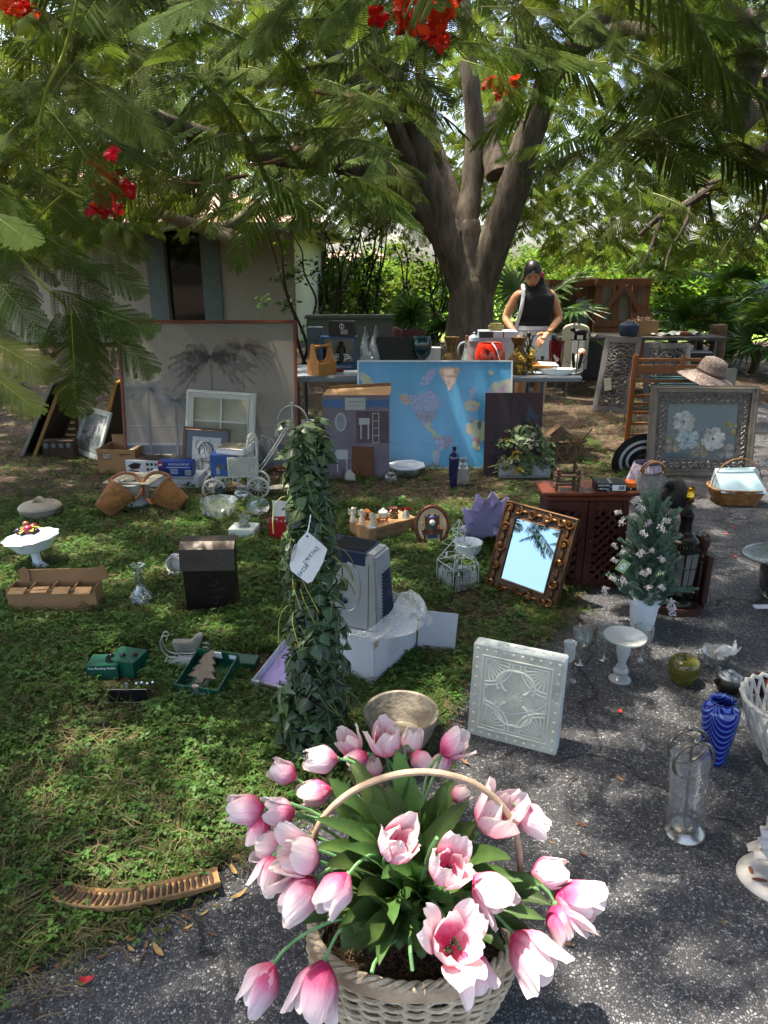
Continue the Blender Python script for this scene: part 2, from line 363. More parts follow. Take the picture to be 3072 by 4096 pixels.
# litter on the driveway and under the trees: twigs, dry leaflets, red petals
def leaf_bit(l,w,curl):
 b=MB(); b.grid(lambda u,v:((u-.5)*l,(v-.5)*w*math.sin(PI*(.08+.84*u)),.002+curl*((u-.5)**2*4+(v-.5)**2)),5,3); return b
tw=MB(); tw.tube([(-.03,0,.003),(-.01,.004,.005),(.012,-.002,.004),(.03,.006,.003)],.0014,4)
LS=[src('leaf_bit',leaf_bit(.02,.008,.003),M('litter_brown','#5a4128',.9,rnd=.5)),src('twig',tw,M('litter_twig','#3a2a1c',.9,rnd=.4)),src('petal_bit',leaf_bit(.028,.016,.006),M('petal_red','#b01f12',.5,rnd=.3)),src('leaf_bit',leaf_bit(.035,.01,.006),M('litter_tan','#8a6c46',.9,rnd=.4))]
pts,rots,scl,kin=[],[],[],[]
def litter(n,x0,x1,y0,y1,wts,cond=None):
 for i in range(n):
  x,y=R.uniform(x0,x1),R.uniform(y0,y1)
  if cond and not cond(x,y):continue
  pts.append((x,y,.006)); rots.append((R.gauss(0,.2),R.gauss(0,.2),R.uniform(0,6.28))); scl.append(R.uniform(.5,1.5)); kin.append(R.choices(range(4),wts)[0])
litter(260,-1.6,2.6,.9,5.2,(5,4,.06,2),inside)
litter(2600,-4,6,4.6,12,(6,4,.15,5))
litter(900,1.2,6,5,9,(6,4,.2,6))
for p in EDGE[10:]:
 for k in range(5):pts.append((p.x+R.gauss(.04,.06),p.y+R.gauss(-.04,.06),.006)); rots.append((0,0,R.uniform(0,6.28))); scl.append(R.uniform(.5,1.3)); kin.append(R.choices(range(4),(4,5,.2,3))[0])
for (px,py) in [(2481,2855),(2158,2525),(2935,2115),(2940,2233),(2440,1880),(2230,2640),(2900,2140)]:
 p=G(px,py); pts.append((p.x,p.y,.006)); rots.append((0,0,R.uniform(0,6))); scl.append(.9); kin.append(2)
g=scatter('leaf_litter',pts,rots,scl,kin,LS); tag(g,'fallen twigs, dry leaflets and red petals strewn on the ground','litter',kind='stuff')
# the house behind the left of the sale
HY=16.0
hx=W(1180,1100,HY).x
t=T('house','beige stucco house wall with grey-green shutters and a dark window','house',(hx,HY,0))
wx0,wx1=W(672,1150,HY).x-hx,W(812,1150,HY).x-hx
b=MB(); b.box(-14,wx0,0,.25,0,2.45); b.box(wx1,0,0,.25,0,2.45); b.box(wx0,wx1,0,.25,2.3,2.45); b.box(wx0,wx1,0,.25,0,.3)
b.box(-.25,0,.25,9,0,2.45)
b.build('wall',M('stucco','#8c8674',.9,var=.08,vs=1.5,bump=.3,bs=40),t)
b=MB(); b.box(wx0,wx1,.16,.18,.3,2.3); b.build('window',M('dark_pane','#0d0f0e',.05,var=.0),t)
sw=.40
for x0,x1 in ((wx0-sw,wx0-.01),(wx1+.01,wx1+sw)):
 b=MB(); b.box(x0,x1,-.05,-.003,.3,2.3)
 for k in range(26):b.box(x0+.05,x1-.05,-.062,-.045,.38+k*.073,.42+k*.073)
 b.build('shutter',M('shutter_green','#56645c',.7),t)
b=MB(); b._add([(-15,-.9,2.38),(.9,-.9,2.38),(.9,10,2.38),(-15,10,2.38),(-15,4.5,4.0),(-4,4.5,4.0)],[(0,1,2,3),(0,1,5,4),(1,2,5),(2,3,4,5),(0,4,3)])
b.build('roof',M('roof_tan','#8d6f5a',.9,var=.2,vs=4),t)
b=MB(); b.box(-15,.92,-.93,-.89,2.26,2.4); b.box(.89,.93,-.89,10,2.26,2.4); b.build('fascia',M('fascia','#8b8572',.8),t)
P=W(1225,1275,10.5); P2=W(1580,1275,10.5)
b=MB(); b.box(P.x,P2.x,10.5,10.7,0,P.z); b.box(P.x-.02,P2.x+.02,10.47,10.73,P.z,P.z+.05)
tag(b.build('low_wall',M('low_wall','#5c6158',.9,var=.1),bevel=.01),'low grey garden wall behind the folding table, beside the house','wall')
def far_house(name,label,px0,px1,pyr,pye,Y,wallc,roofc,tiles=True):
 a,bb=W(px0,pye,Y),W(px1,pye,Y); zr=W(px0,pyr,Y).z; cx=(a.x+bb.x)/2; wd=(bb.x-a.x)/2
 t=T(name,label,'house',(cx,Y,0))
 b=MB(); b.box(-wd+.5,wd-.5,.6,7,0,a.z); b.build('wall',M(name+'_wall_'+wallc,wallc,.9),t)
 b=MB(); hip=min(wd*.6,3.5)
 rows=9
 for r_ in range(rows):
  t0,t1=r_/rows,(r_+1)/rows; z0=a.z+(zr-a.z)*t0; z1=a.z+(zr-a.z)*t1
  x0,x1=-wd+hip*t0,wd-hip*t0; X0,X1=-wd+hip*t1,wd-hip*t1; y0,y1=3.5*t0,3.5*t1
  b._add([(x0,y0,z0+.07),(x1,y0,z0+.07),(X1,y1,z1+.03),(X0,y1,z1+.03),(x0,y0,z0),(x1,y0,z0),(x0,7-y0,z0),(x1,7-y0,z0),(X0,7-y1,z1),(X1,7-y1,z1)],[(0,1,2,3),(4,5,1,0),(5,7,9,2),(6,4,3,8),(7,6,8,9)])
 b.build('roof',M(name+'_roof_'+roofc,roofc,.85,var=.2,vs=3),t,smooth=False)
 b=MB(); b.box(-wd,wd,-.03,.03,a.z-.16,a.z); b.build('fascia',M('fascia_white','#cfcabd',.7),t)
 for k in range(4):
  x=-wd+.9+k*(2*wd-1.8)/3; b=MB(); b.box(x-.35,x+.35,.54,.59,a.z-1.1,a.z-.3); b.build('window',M('dark_pane'),t)
far_house('far_house','distant pale house with pink tiled roof seen through shrubs beside the beige wall',1180,1660,1000,1108,42,'#c8c4bc','#b08a7a')
far_house('far_house','distant house with orange tiled roof above the wooden crates',2240,2480,1025,1092,42,'#c9b99a','#b8694a')
far_house('far_house','distant orange-roofed house behind the palms at the far edge of the yard',2790,3080,1020,1090,46,'#c2ad92','#a8603f')
# ---------------------------------------------------------------- the flame tree and other greenery
SUNXY=Vector((SUN.x/SUN.z,SUN.y/SUN.z))
FR_N=M('frond_near','#4a5c28',.7,var=.25,vs=3,trl=.5,rnd=.35,spec=.08)
FR_F=M('frond_far','#4a5a28',.75,var=.25,vs=3,trl=.48,rnd=.4,spec=.1)
RACH=M('frond_rachis','#7d8a35',.6,rnd=.3)
def frond_mb(L_,npin,plen,nleaf,droop,curl,skip=0.):
 """bipinnate leaf along +x: a rachis, pairs of pinnae, rows of leaflets"""
 b=MB()
 def axis(t):return Vector((L_*(t-.12*droop*t*t),0,-droop*L_*t*t*.55))
 b.cm=1; b.tube([axis(k/7) for k in range(8)],[.0022*(1.1-k/7) for k in range(8)],4); b.cm=0
 for i in range(npin):
  t=.12+.86*i/(npin-1); o=axis(t); pl=plen*math.sin(PI*min(1,(.16+.8*t)))**.6*R.uniform(.9,1.08)
  if t>.8:pl*=1-.9*(t-.8)
  for s in (-1,1):
   if R.random()<skip:continue
   an=math.radians(62-26*t+R.uniform(-5,5)); d=Vector((math.cos(an),s*math.sin(an),-.10-curl*R.uniform(.6,1.2)))
   d.normalize()
   if nleaf==0:
    q=Vector((-d.y,d.x,0)).normalized(); wd=plen*.052
    vs=[]
    for k in range(5):
     u=k/4; p=o+d*pl*u-Vector((0,0,curl*pl*u*u*.5)); ww=wd*(1 if 0<k<4 else .35)*(1.05-.3*u)
     vs+=[p+q*ww+Vector((0,0,-.003)),p,p-q*ww+Vector((0,0,-.003))]
    fs=[]
    for k in range(4):fs+=[(3*k,3*k+1,3*k+4,3*k+3),(3*k+1,3*k+2,3*k+5,3*k+4)]
    b._add(vs,fs)
   else :
    q=Vector((-d.y,d.x,0)).normalized(); lw=pl/nleaf*.82; ll=plen*.092
    for k in range(nleaf):
     u=(k+.6)/nleaf; p=o+d*pl*u-Vector((0,0,curl*pl*u*u*.5)); e=ll*(1.1-.35*u)
     for s2 in (-1,1):
      tip=p+q*s2*e+d*lw*.35-Vector((0,0,e*.25))
      b._add([p-d*lw*.3,p+d*lw*.55,tip+d*lw*.4,tip-d*lw*.35],[(0,1,2,3)])
 return b
NEAR=[frond_mb(.5,19,.15,17,d,c).mesh('frond',[FR_N,RACH]) for d,c in ((.35,.25),(.6,.45),(.2,.12))]
MID=[bpy.data.objects.new('frond',frond_mb(.5,22,.14,0,d,c,.05).mesh('frond',[FR_F,RACH],smooth=False)) for d,c in ((.35,.25),(.65,.4),(.2,.15))]
BARK=M('bark','#685f54',.95,var=.4,vs=7,bump=1.,bs=9,stretch=(1.6,1.6,.4),spec=.15)
for nd in BARK.node_tree.nodes:
 if nd.type=='BUMP':nd.inputs['Distance'].default_value=.06
 if nd.type=='TEX_NOISE' and nd.inputs['Detail'].default_value==4:nd.inputs['Detail'].default_value=9; nd.inputs['Roughness'].default_value=.75
TY=9.0
def limb(b,P,r0,r1,n=12,kn=.06):
 pts=cat_rom(P,6); k=len(pts); rs=[]
 for i,p in enumerate(pts):
  t=i/(k-1); rs.append((r0+(r1-r0)*t**.85)*(1+R.uniform(-kn,kn)))
 b.tube(pts,rs,n)
def wp(px,py,dy=0.):return W(px,py,TY+dy)
base=G(1880,1300); base=Vector((W(1885,1300,TY).x,TY,0))
tree=T('flame_tree','large flame tree with forking trunk, feathery leaves and red blossoms spreading over the sale','tree',base)
tloc=base
tb=MB(); tb.M=Matrix.Translation(-tloc)
z0=Vector((base.x-.05,TY,-.05))
limb(tb,[z0,Vector((base.x-.03,TY,.35)),wp(1885,1180),wp(1875,1080),wp(1880,980),wp(1885,880)],.40,.10,18,.04)
for an in range(0,360,40):
 a=math.radians(an+R.uniform(-12,12)); l=R.uniform(.5,1.0); c,s_=math.cos(a),math.sin(a)
 limb(tb,[z0+Vector((c*.2,s_*.2,.55)),z0+Vector((c*.38,s_*.38,.22)),z0+Vector((c*(.45+l*.4),s_*(.45+l*.4),.08)),z0+Vector((c*(.5+l),s_*(.5+l),-.03))],.16,.05,8)
limb(tb,[wp(1880,1200),wp(1800,1010,-.05),wp(1745,820,-.1),wp(1690,640,-.15),wp(1640,430,-.3),wp(1500,200,-.6),wp(1350,-100,-1)],.20,.09)
limb(tb,[wp(1890,1180),wp(1855,980,.1),wp(1880,800,.2),wp(1900,560,.3),wp(1880,300,.3),wp(1840,-100,.5)],.18,.08)
limb(tb,[wp(1905,1180),wp(1975,980,-.1),wp(2060,740,-.2),wp(2130,500,-.3),wp(2200,330,-.4),wp(2320,180,-.6),wp(2560,-120,-.9)],.215,.12)
limb(tb,[wp(1990,700,.1),wp(1960,560,.3),wp(2010,420,.5),wp(2080,250,.7),wp(2120,-50,1)],.14,.08)
limb(tb,[wp(1790,960),wp(1660,800,-.1),wp(1520,690,-.3),wp(1330,640,-.6),wp(1100,620,-1.0),wp(850,560,-1.6),wp(500,420,-2.4)],.19,.07)
limb(tb,[wp(1770,880),wp(1640,640,-.2),wp(1540,430,-.5),wp(1430,330,-.8),wp(1250,120,-1.2)],.12,.06)
limb(tb,[wp(2290,200,-.5),wp(2480,120,-.9),wp(2750,150,-1.6),wp(3050,60,-2.4)],.10,.05)
limb(tb,[wp(1870,960,.2),wp(1780,700,.6),wp(1700,420,1.2),wp(1660,100,2)],.12,.06)
tb.build('trunk',BARK,tree)
# sawn-off bare limb, hanging from the long limb
sb=MB(); sb.M=Matrix.Translation(-tloc); Y_=6.2
limb(sb,[W(470,720,Y_+.4),W(640,850,Y_),W(760,895,Y_),W(880,930,Y_),W(960,965,Y_)],.04,.062,12,.08)
limb(sb,[W(860,925,Y_),W(930,890,Y_+.05),W(990,840,Y_+.2)],.04,.03)
limb(sb,[W(870,930,Y_),W(930,965,Y_-.05),W(945,995,Y_-.05)],.05,.045)
sb.build('sawn_limb',M('bark_pale','#756b56',.9,var=.3,vs=9,bump=.6,bs=22),tree)
cb=MB(); cb.M=Matrix.Translation(-tloc)
limb(cb,[W(985,660,5),W(1120,640,5),W(1250,555,5),W(1340,480,5),W(1420,395,5.1),W(1400,385,5.2),W(1260,365,5.4)],.012,.018,6)
limb(cb,[W(1195,580,5),W(1215,480,5.05),W(1260,380,5.1)],.007,.008,5)
limb(cb,[W(640,720,5),W(800,735,5),W(990,700,5)],.01,.014,6)
cb.build('bare_twig',M('bark_thin','#6b4f38',.9),tree)
# second tree at the right edge
t2b=Vector((7.2,8.4,0))
tree2=T('shade_tree','second shade tree reaching in from the edge of the yard with a crooked limb','tree',t2b)
b=MB(); b.M=Matrix.Translation(-t2b)
limb(b,[t2b+Vector((0,0,-.05)),t2b+Vector((-.1,.1,1.2)),t2b+Vector((-.5,0,2.4)),W(3230,350,7.6),W(3230,100,7.4),W(3150,-250,7.2)],.3,.16)
limb(b,[W(3260,420,7.6),W(3080,455,7.3),W(2900,460,7),W(2960,370,7),W(3005,230,6.9),W(2990,120,6.8),W(2900,40,6.7),W(2760,-60,6.6)],.15,.09,12,.12)
limb(b,[W(3300,500,8.4),W(3080,590,8.5),W(2900,710,8.6),W(2760,810,8.7),W(2650,860,8.8),W(2560,940,9)],.10,.025,10)
for P in ([(2900,710,8.6),(2800,740,8.4),(2690,720,8.3),(2580,740,8.2)],[(2760,810,8.7),(2740,900,8.6),(2680,1000,8.6),(2660,1080,8.5)],[(2830,770,8.6),(2850,880,8.7),(2880,960,8.7)],[(3072,690,8.6),(2960,680,8.3),(2890,690,8.2)],[(2650,860,8.8),(2600,1000,8.8),(2560,1075,8.8)],[(3100,830,8.8),(3000,930,8.8),(2940,1050,8.8)],[(3060,300,7),(3080,700,7.6),(3000,1000,8)]):
 limb(b,[W(*p) for p in P],.03,.008,6)
b.build('trunk',BARK,tree2)
# spots the sun reaches through gaps in the crown: (ground point, radius)
GAPS=[]
def gap(px,py,r,z=0.0,keep=None):p=G(px,py,z); GAPS.append((p.x,p.y,p.z,r))
for px,py,z,r in [(1700,3100,.45,.02),(2250,3700,.3,.05),(1900,3850,.28,.03),(1150,3550,.3,.02),(2480,4080,0,.17),(2850,4060,0,.2),(2250,4250,0,.16),(1510,2060,.1,.13),(1630,2080,.1,.10),(980,2120,.1,.09),(1100,2180,0,.08),(900,2070,0,.1),(1700,2030,0,.1),(700,2130,0,.08),(540,2130,0,.06),(1900,2230,0,.09),(1780,2430,0,.06),(2150,1960,.53,.07),(2330,1960,.53,.06),(2120,1720,.3,.08),(2900,1870,.2,.09),(2820,2200,0,.08),(2950,2450,0,.09),(2650,2490,0,.06),(2150,2500,0,.06),(2800,2010,0,.06),(2320,1300,.9,.1),(1480,1420,.8,.09),(2250,1480,.72,.06),(2300,1450,.72,.06),(1440,1550,.6,.09),(460,2260,.1,.07),(300,2290,.1,.05),(130,2130,.2,.05),(1000,2050,0,.08),(2560,1740,0,.1),(2300,1750,0,.12)]:
 gap(px,py,r,z)
for i in range(46):GAPS.append((R.uniform(1.5,7),R.uniform(5.5,13),0,R.uniform(.08,.25)))
for i in range(12):GAPS.append((R.uniform(-5,1),R.uniform(2,7),0,R.uniform(.04,.09)))
for i in range(6):GAPS.append((R.uniform(-2.0,2.5),R.uniform(.6,2.2),0,R.uniform(.04,.09)))
for px,py,Y in [(470,390,2.2),(330,330,2.2),(60,220,2.2),(60,70,2.2),(320,560,2.1),(20,880,2),(2120,80,2.5),(2680,60,2.5),(1520,680,4.9),(1600,800,5),(2150,230,2.7),(1100,100,2.5),(1350,30,2.2),(550,450,2.1),(2300,640,6),(2600,580,6)]:
 p=W(px,py,Y); GAPS.append((p.x,p.y,p.z,.12))
GA=np.array(GAPS)
def in_gap(p,pad=.16):
 h=p[2]-GA[:,2]; dx=GA[:,0]+SUNXY.x*h-p[0]; dy=GA[:,1]+SUNXY.y*h-p[1]
 return bool(np.any((dx*dx+dy*dy<(GA[:,3]+pad)**2)&(h>.1)))
def to_px(p):
 d=Vector((p[0],p[1],p[2]-CAM_H)); f=d.y*cp-d.z*sp; u=d.y*sp+d.z*cp
 if f<.05:return None
 return 1536+FPX*d.x/f,2048-FPX*u/f
LIM=[(-400,1500),(0,1450),(330,1150),(520,1030),(620,970),(900,965),(1150,960),(1500,950),(1640,760),(1700,560),(1900,420),(2080,400),(2200,600),(2350,1000),(2600,1080),(3000,1100),(3500,1100)]
LIMFAR=[(-400,1200),(900,850),(1500,900),(1700,930),(1900,900),(2200,1010),(2400,1080),(3500,1100)]
def lim(px,T_):
 for (a,ya),(b_,yb) in zip(T_,T_[1:]):
  if px<=b_:return ya+(yb-ya)*max(0,(px-a)/(b_-a))
 return T_[-1][1]
def canopy(n,xr,yr,zr,rng_,dens=None):
 P,Ro,S,K=[],[],[],[]
 for i in range(n):
  x,y,z=R.uniform(*xr),R.uniform(*yr),R.uniform(*zr)
  if dens and R.random()>dens(x,y,z):continue
  q=to_px((x,y,z))
  if q is None:
   if z<CAM_H+1.2:continue
  else :
   px,py=q; pad=210*4/max(2,y)
   if y<3.2 and -250<px<3300 and py>-150 and (x*x+y*y)<9:continue
   L_=lim(px,LIM if y<TY+.3 else LIMFAR)
   if -500<px<3600 and py>L_-pad+R.uniform(-60,60):continue
  if in_gap((x,y,z)):continue
  P.append((x,y,z)); yaw=math.atan2(y-TY,x-base.x)+R.gauss(0,1.1)
  Ro.append((R.gauss(0,.35),R.uniform(.0,.55),yaw)); S.append(R.uniform(.75,1.3)); K.append(R.randrange(3))
 return P,Ro,S,K
def dens_a(x,y,z):
 v=mnoise.noise(Vector((x*.75,y*.75,z*1.1)))
 k=.42 if (x>1.6 and y>4.5 and z<4.2) else 1.0
 return k*(1.0 if v>-.08 else .22)
A=canopy(18500,(-7.5,7),(-1.6,15),(1.9,5.6),None,dens_a)
A2=canopy(1300,(-4,2.6),(-1.8,3.6),(3.1,5.6),None)  # extra unseen leaf layer overhead, added to shade the near driveway
A3=canopy(1000,(-.5,6),(9.6,16.5),(1.7,3.6),None)
A=[a+b_+c_ for a,b_,c_ in zip(A,A2,A3)]
o=scatter('crown',[tuple(Vector(p)-tloc) for p in A[0]],A[1],A[2],A[3],MID,tree); o['kind']='stuff'
B=canopy(4200,(1.5,12),(6.5,16),(1.6,4.8),None,dens_a)
o=scatter('crown',[tuple(Vector(p)-t2b) for p in B[0]],B[1],B[2],B[3],MID,tree2); o['kind']='stuff'
print('crown',len(A[0]),len(B[0]))
# near boughs: every leaf its own part
def place_frond(p0,p1,me,par,off,up=Vector((0,-.35,1)),sc=None):
 x=(p1-p0); l=x.length; x.normalize(); y=up.cross(x).normalized(); z=x.cross(y)
 m=Matrix((x,y,z)).transposed().to_4x4(); o=put('frond',me,par); o.location=p0-off; o.rotation_euler=m.to_euler()
 s=(l/.5) if sc is None else sc; o.scale=(s,s*1.0,s); return o
near_list=[((300,300),(640,480),2.3,2.15),((180,420),(440,680),2.2,2.05),((215,260),(20,200),2.3,2.2),((150,40),(10,90),2.2,2.1),((120,20),(310,80),2.4,2.3),((120,60),(200,130),2.3,2.3),((90,330),(-120,300),2.3,2.2),((160,330),(0,350),2.4,2.2),((40,520),(-60,640),2.2,2.1),((100,470),(-40,560),2.2,2.1),((-80,700),(130,830),2.2,2.1),((-60,840),(120,940),2.1,1.95),((130,640),(20,820),2.5,2.5),((200,800),(380,900),2.5,2.4),((60,760),(160,700),2.5,2.5),((60,900),(-20,1100),2.4,2.3),((150,930),(360,1020),2.5,2.4),((230,900),(420,840),2.7,2.6),((20,1000),(150,1180),2.4,2.3),((200,1000),(420,1150),2.5,2.4),((100,1010),(240,1130),2.5,2.5),((-60,1080),(190,1330),2.3,2.2),((170,1150),(520,1220),2.4,2.3),((250,1200),(610,1290),2.4,2.3),((260,1240),(310,1390),2.4,2.3),((290,1220),(455,1520),2.35,2.25),((285,1240),(300,1660),2.3,2.2),((310,1260),(620,1440),2.5,2.4),((250,1230),(120,1400),2.3,2.2),((-100,1330),(200,1480),2.2,2.1),((-120,1450),(150,1600),2.1,2.0),((-40,1250),(60,1400),2.4,2.3),((60,1150),(-30,1300),2.4,2.3),((330,1050),(560,1130),2.6,2.5),((320,960),(560,1010),2.8,2.7),((420,560),(600,620),2.7,2.6),((330,480),(560,560),2.8,2.7),((430,870),(600,960),2.9,2.8),((1110,20),(970,210),2.6,2.5),((1200,-60),(1000,180),2.4,2.3),((1010,-40),(880,60),2.5,2.5),((980,-60),(500,80),2.3,2.2),((700,-80),(950,30),2.2,2.2),((1440,-40),(1240,80),2.2,2.1),((560,-30),(760,60),2.5,2.5),((2010,-40),(2270,160),2.5,2.4),((2040,100),(2260,330),2.7,2.6),((2060,190),(2250,350),2.8,2.7),((2260,140),(2400,-20),2.6,2.6),((2480,20),(2440,190),2.6,2.5),((2560,-40),(2790,180),2.5,2.4),((2640,-60),(2800,120),2.6,2.5),((1900,-50),(1500,190),2.8,2.7),((2680,240),(2560,440),3.4,3.3),((2520,260),(2480,420),3.4,3.3),((1460,700),(1590,665),5,4.8),((1440,720),(1700,880),5.2,5),((1380,690),(1640,800),5.2,5),((1330,700),(1500,860),5.2,5),((1180,700),(1400,800),5.2,5.1),((1060,720),(980,850),5,4.9),((1100,760),(1250,830),5,4.9),((1500,760),(1720,950),5.4,5.2),((930,700),(850,820),5,5),((2480,560),(2440,600),6,5.8),((2500,600),(2300,700),6,5.9),((2560,520),(2680,640),6,5.9)]
for i,(a,c,ya,yc) in enumerate(near_list):
 place_frond(W(a[0],a[1],ya),W(c[0],c[1],yc),NEAR[i%3],tree,tloc,up=Vector((R.uniform(-.25,.25),R.uniform(-.8,-.2),1)))
# more single leaves on the near boughs, above and around the frame's top
for i in range(150):
 px=R.uniform(-300,3300); Y=R.uniform(2.6,4.6); py=R.uniform(-250,lim(px,LIM)*.55 if px<600 or px>1400 else 380)
 p=W(px,py,Y)
 if in_gap(p,.05):continue
 a=R.uniform(0,2*PI); d=Vector((math.cos(a),math.sin(a)*.7,R.uniform(-.5,.1))).normalized()*R.uniform(.38,.55)
 place_frond(p,p+d,NEAR[i%3],tree,tloc)
GST=M('green_stem','#8d9a35',.6)
b=MB(); b.M=Matrix.Translation(-tloc)
for P in ([(330,-100,2.3),(260,200,2.3),(180,380,2.25),(150,620,2.3),(190,720,2.35),(250,780,2.4)],[(190,720,2.3),(300,760,2.3),(420,740,2.3)],[(60,1000,2.4),(180,1150,2.4),(270,1240,2.4),(285,1450,2.32),(300,1600,2.25)],[(250,780,2.4),(120,900,2.5),(60,1000,2.4),(-150,950,2.3)],[(270,1240,2.4),(330,1300,2.4),(380,1400,2.35)],[(370,880,2.3),(440,790,2.3),(450,700,2.3)],[(190,700,2.3),(330,790,2.28),(450,760,2.25)],[(220,690,2.3),(280,690,2.3),(390,800,2.25)]):
 b.tube(cat_rom([W(*p) for p in P],5),.0045,6)
b.build('green_stem',GST,tree)
PET=M('flower_red','#d23016',.45,var=.25,vs=30,trl=.35,rnd=.25)
def blossom_mesh():
 b=MB()
 for k in range(5):
  a=k*2*PI/5+R.uniform(-.2,.2); w=R.uniform(.017,.023); l=R.uniform(.04,.052); cu=R.uniform(.1,.9)
  b.grid(lambda u,v:(l*u,(v-.5)*2*w*(math.sin(PI*min(1,.04+.9*u**1.7))),.012*math.sin(9*v+3*u)*u+.012*u-cu*l*u*u),7,6,rotm('Z',math.degrees(a))@rotm('Y',-20))
 for k in range(8):
  a=R.uniform(0,6.28); b.tube([(0,0,0),(.012*math.cos(a),.012*math.sin(a),.025),(.022*math.cos(a),.022*math.sin(a),.04)],.0007,3)
 return b.mesh('blossom',PET)
BLO=[blossom_mesh() for k in range(3)]
for (cx,cyy,n,sx,sy,Y,s) in [(445,750,16,50,110,2.2,.9),(450,620,3,20,30,2.2,.8),(1600,60,6,60,40,2.5,1.1),(1780,20,6,60,45,2.5,1.1),(1750,150,4,40,40,2.5,1.1),(2000,340,7,45,40,3.2,1.1),(60,20,6,40,30,2.3,.9),(1720,100,2,50,30,2.5,1.0)]:
 for i in range(n):
  p=W(cx+R.gauss(0,sx*.75),cyy+R.gauss(0,sy*.62),Y+R.gauss(0,.04))
  put('blossom',BLO[i%3],tree,p-tloc,(R.uniform(-1.2,2.6),R.uniform(-1.5,1.5),R.uniform(0,6.28)),s*R.uniform(.5,.85))
# shrubs, hedge bushes, fan palms
def clump_mb(n,ll,wr,sp):
 b=MB()
 for i in range(n):
  a,e=R.uniform(0,2*PI),R.uniform(-.6,1.2); d=Vector((math.cos(a)*math.cos(e),math.sin(a)*math.cos(e),math.sin(e)))
  o=Vector((R.gauss(0,sp),R.gauss(0,sp),R.gauss(0,sp))); l=ll*R.uniform(.6,1.2); s=d.cross(Vector((0,0,1)));
  s=s.normalized() if s.length>.05 else Vector((1,0,0)); w=l*wr
  b._add([o,o+d*l*.5+s*w,o+d*l*.5+Vector((0,0,-.1*l)),o+d*l*.5-s*w,o+d*l],[(0,1,2),(0,2,3),(1,4,2),(2,4,3)])
 return b
HG=M('hedge_leaf','#546b26',.6,var=.2,vs=2,trl=.4,rnd=.5,spec=.2)
HD=M('hedge_dark','#2c421d',.5,var=.2,vs=2,trl=.35,rnd=.4)
CL=[bpy.data.objects.new('clump',clump_mb(26,.2,.22,.12).mesh('clump',HG)),bpy.data.objects.new('clump',clump_mb(30,.13,.35,.1).mesh('clump',HG)),bpy.data.objects.new('clump',clump_mb(20,.16,.3,.1).mesh('clump',HD))]
def bush(label,c,r,n,kinds,group=None,stems=5,name='bush'):
 t=T(name,label,'bush',c,group=group); P,Ro,S,K=[],[],[],[]
 lob=[(R.gauss(0,.45)*r[0],R.gauss(0,.4)*r[1],r[2]*R.uniform(.5,1.3),R.uniform(.45,.8)) for k in range(7)]
 for i in range(n):
  lx,ly,lz,lr=R.choice(lob); d=Vector((R.gauss(0,1),R.gauss(0,1),R.gauss(0,1))).normalized()*R.uniform(.5,1)**.5*lr
  P.append((lx+d.x*r[0],ly+d.y*r[1],max(.1,lz+d.z*r[2]))); Ro.append((R.uniform(-.5,.5),R.uniform(-.5,.5),R.uniform(0,6.28))); S.append(R.uniform(.7,1.4)); K.append(R.choice(kinds))
 o=scatter('foliage',P,Ro,S,K,CL,t); o['kind']='stuff'
 b=MB()
 for k in range(stems):
  a=R.uniform(0,6.28); q=[(R.gauss(0,.08),R.gauss(0,.08),0)]
  for j in range(4):q.append((q[-1][0]+R.gauss(.0,.16)*r[0]+.12*r[0]*math.cos(a),q[-1][1]+R.gauss(0,.1),q[-1][2]+r[2]*.42))
  limb(b,q,.025,.006,6)
 b.build('stem',M('bark_thin'),t); return t
def at_px(px,Y):return Vector(((px-1536)/FPX*(Y*cp+CAM_H*sp),Y,0))
gh='sunlit bushes beyond the shade'
BL_=['just past the beige house corner','behind the grey garden wall','halfway between house and trunk','close beside the trunk on the house side','directly behind the woman','above the first wooden crate','above the second wooden crate','behind the palm next to the crates','behind the yellow-leafed palm','behind the tallest fan palm','at the rightmost edge of the picture']
for px,Y,r,n in [(1230,24,(1.4,1,1.1),260),(1420,22,(1.3,1,.9),260),(1600,25,(1.6,1,1.2),260),(1760,20,(1.2,1,1.0),220),(2130,22,(1.5,1,1.2),260),(2330,26,(1.9,1.2,1.15),320),(2520,24,(1.6,1.2,1.0),280),(2680,22,(1.6,1.2,1.1),300),(2820,20,(1.5,1.2,1.2),300),(2960,21,(1.5,1.2,1.3),300),(3120,19,(1.6,1.2,1.3),300)]:
 bush('sunlit yellow-green bush in the far yard '+BL_.pop(0),at_px(px,Y),r,n,(0,1,1),gh)
for k,(px,Y,h,r,lb) in enumerate([(1430,30,3.2,1.6,'hazy background tree seen above the far pink-roofed house'),(2260,27,3.4,1.7,'background tree rising over the crates beside the trunk'),(2580,32,3.8,2.2,'pale background tree behind the middle of the hedge'),(2860,26,3.3,2.0,'leafy background tree above the fan palms'),(3130,24,3.4,2.0,'background tree at the far right edge of the yard')]):
 tt=bush(lb,at_px(px,Y),(r*1.1,r*.8,h*.46),230,(0,1,2),None,3,'background_tree'); tt['category']='tree'
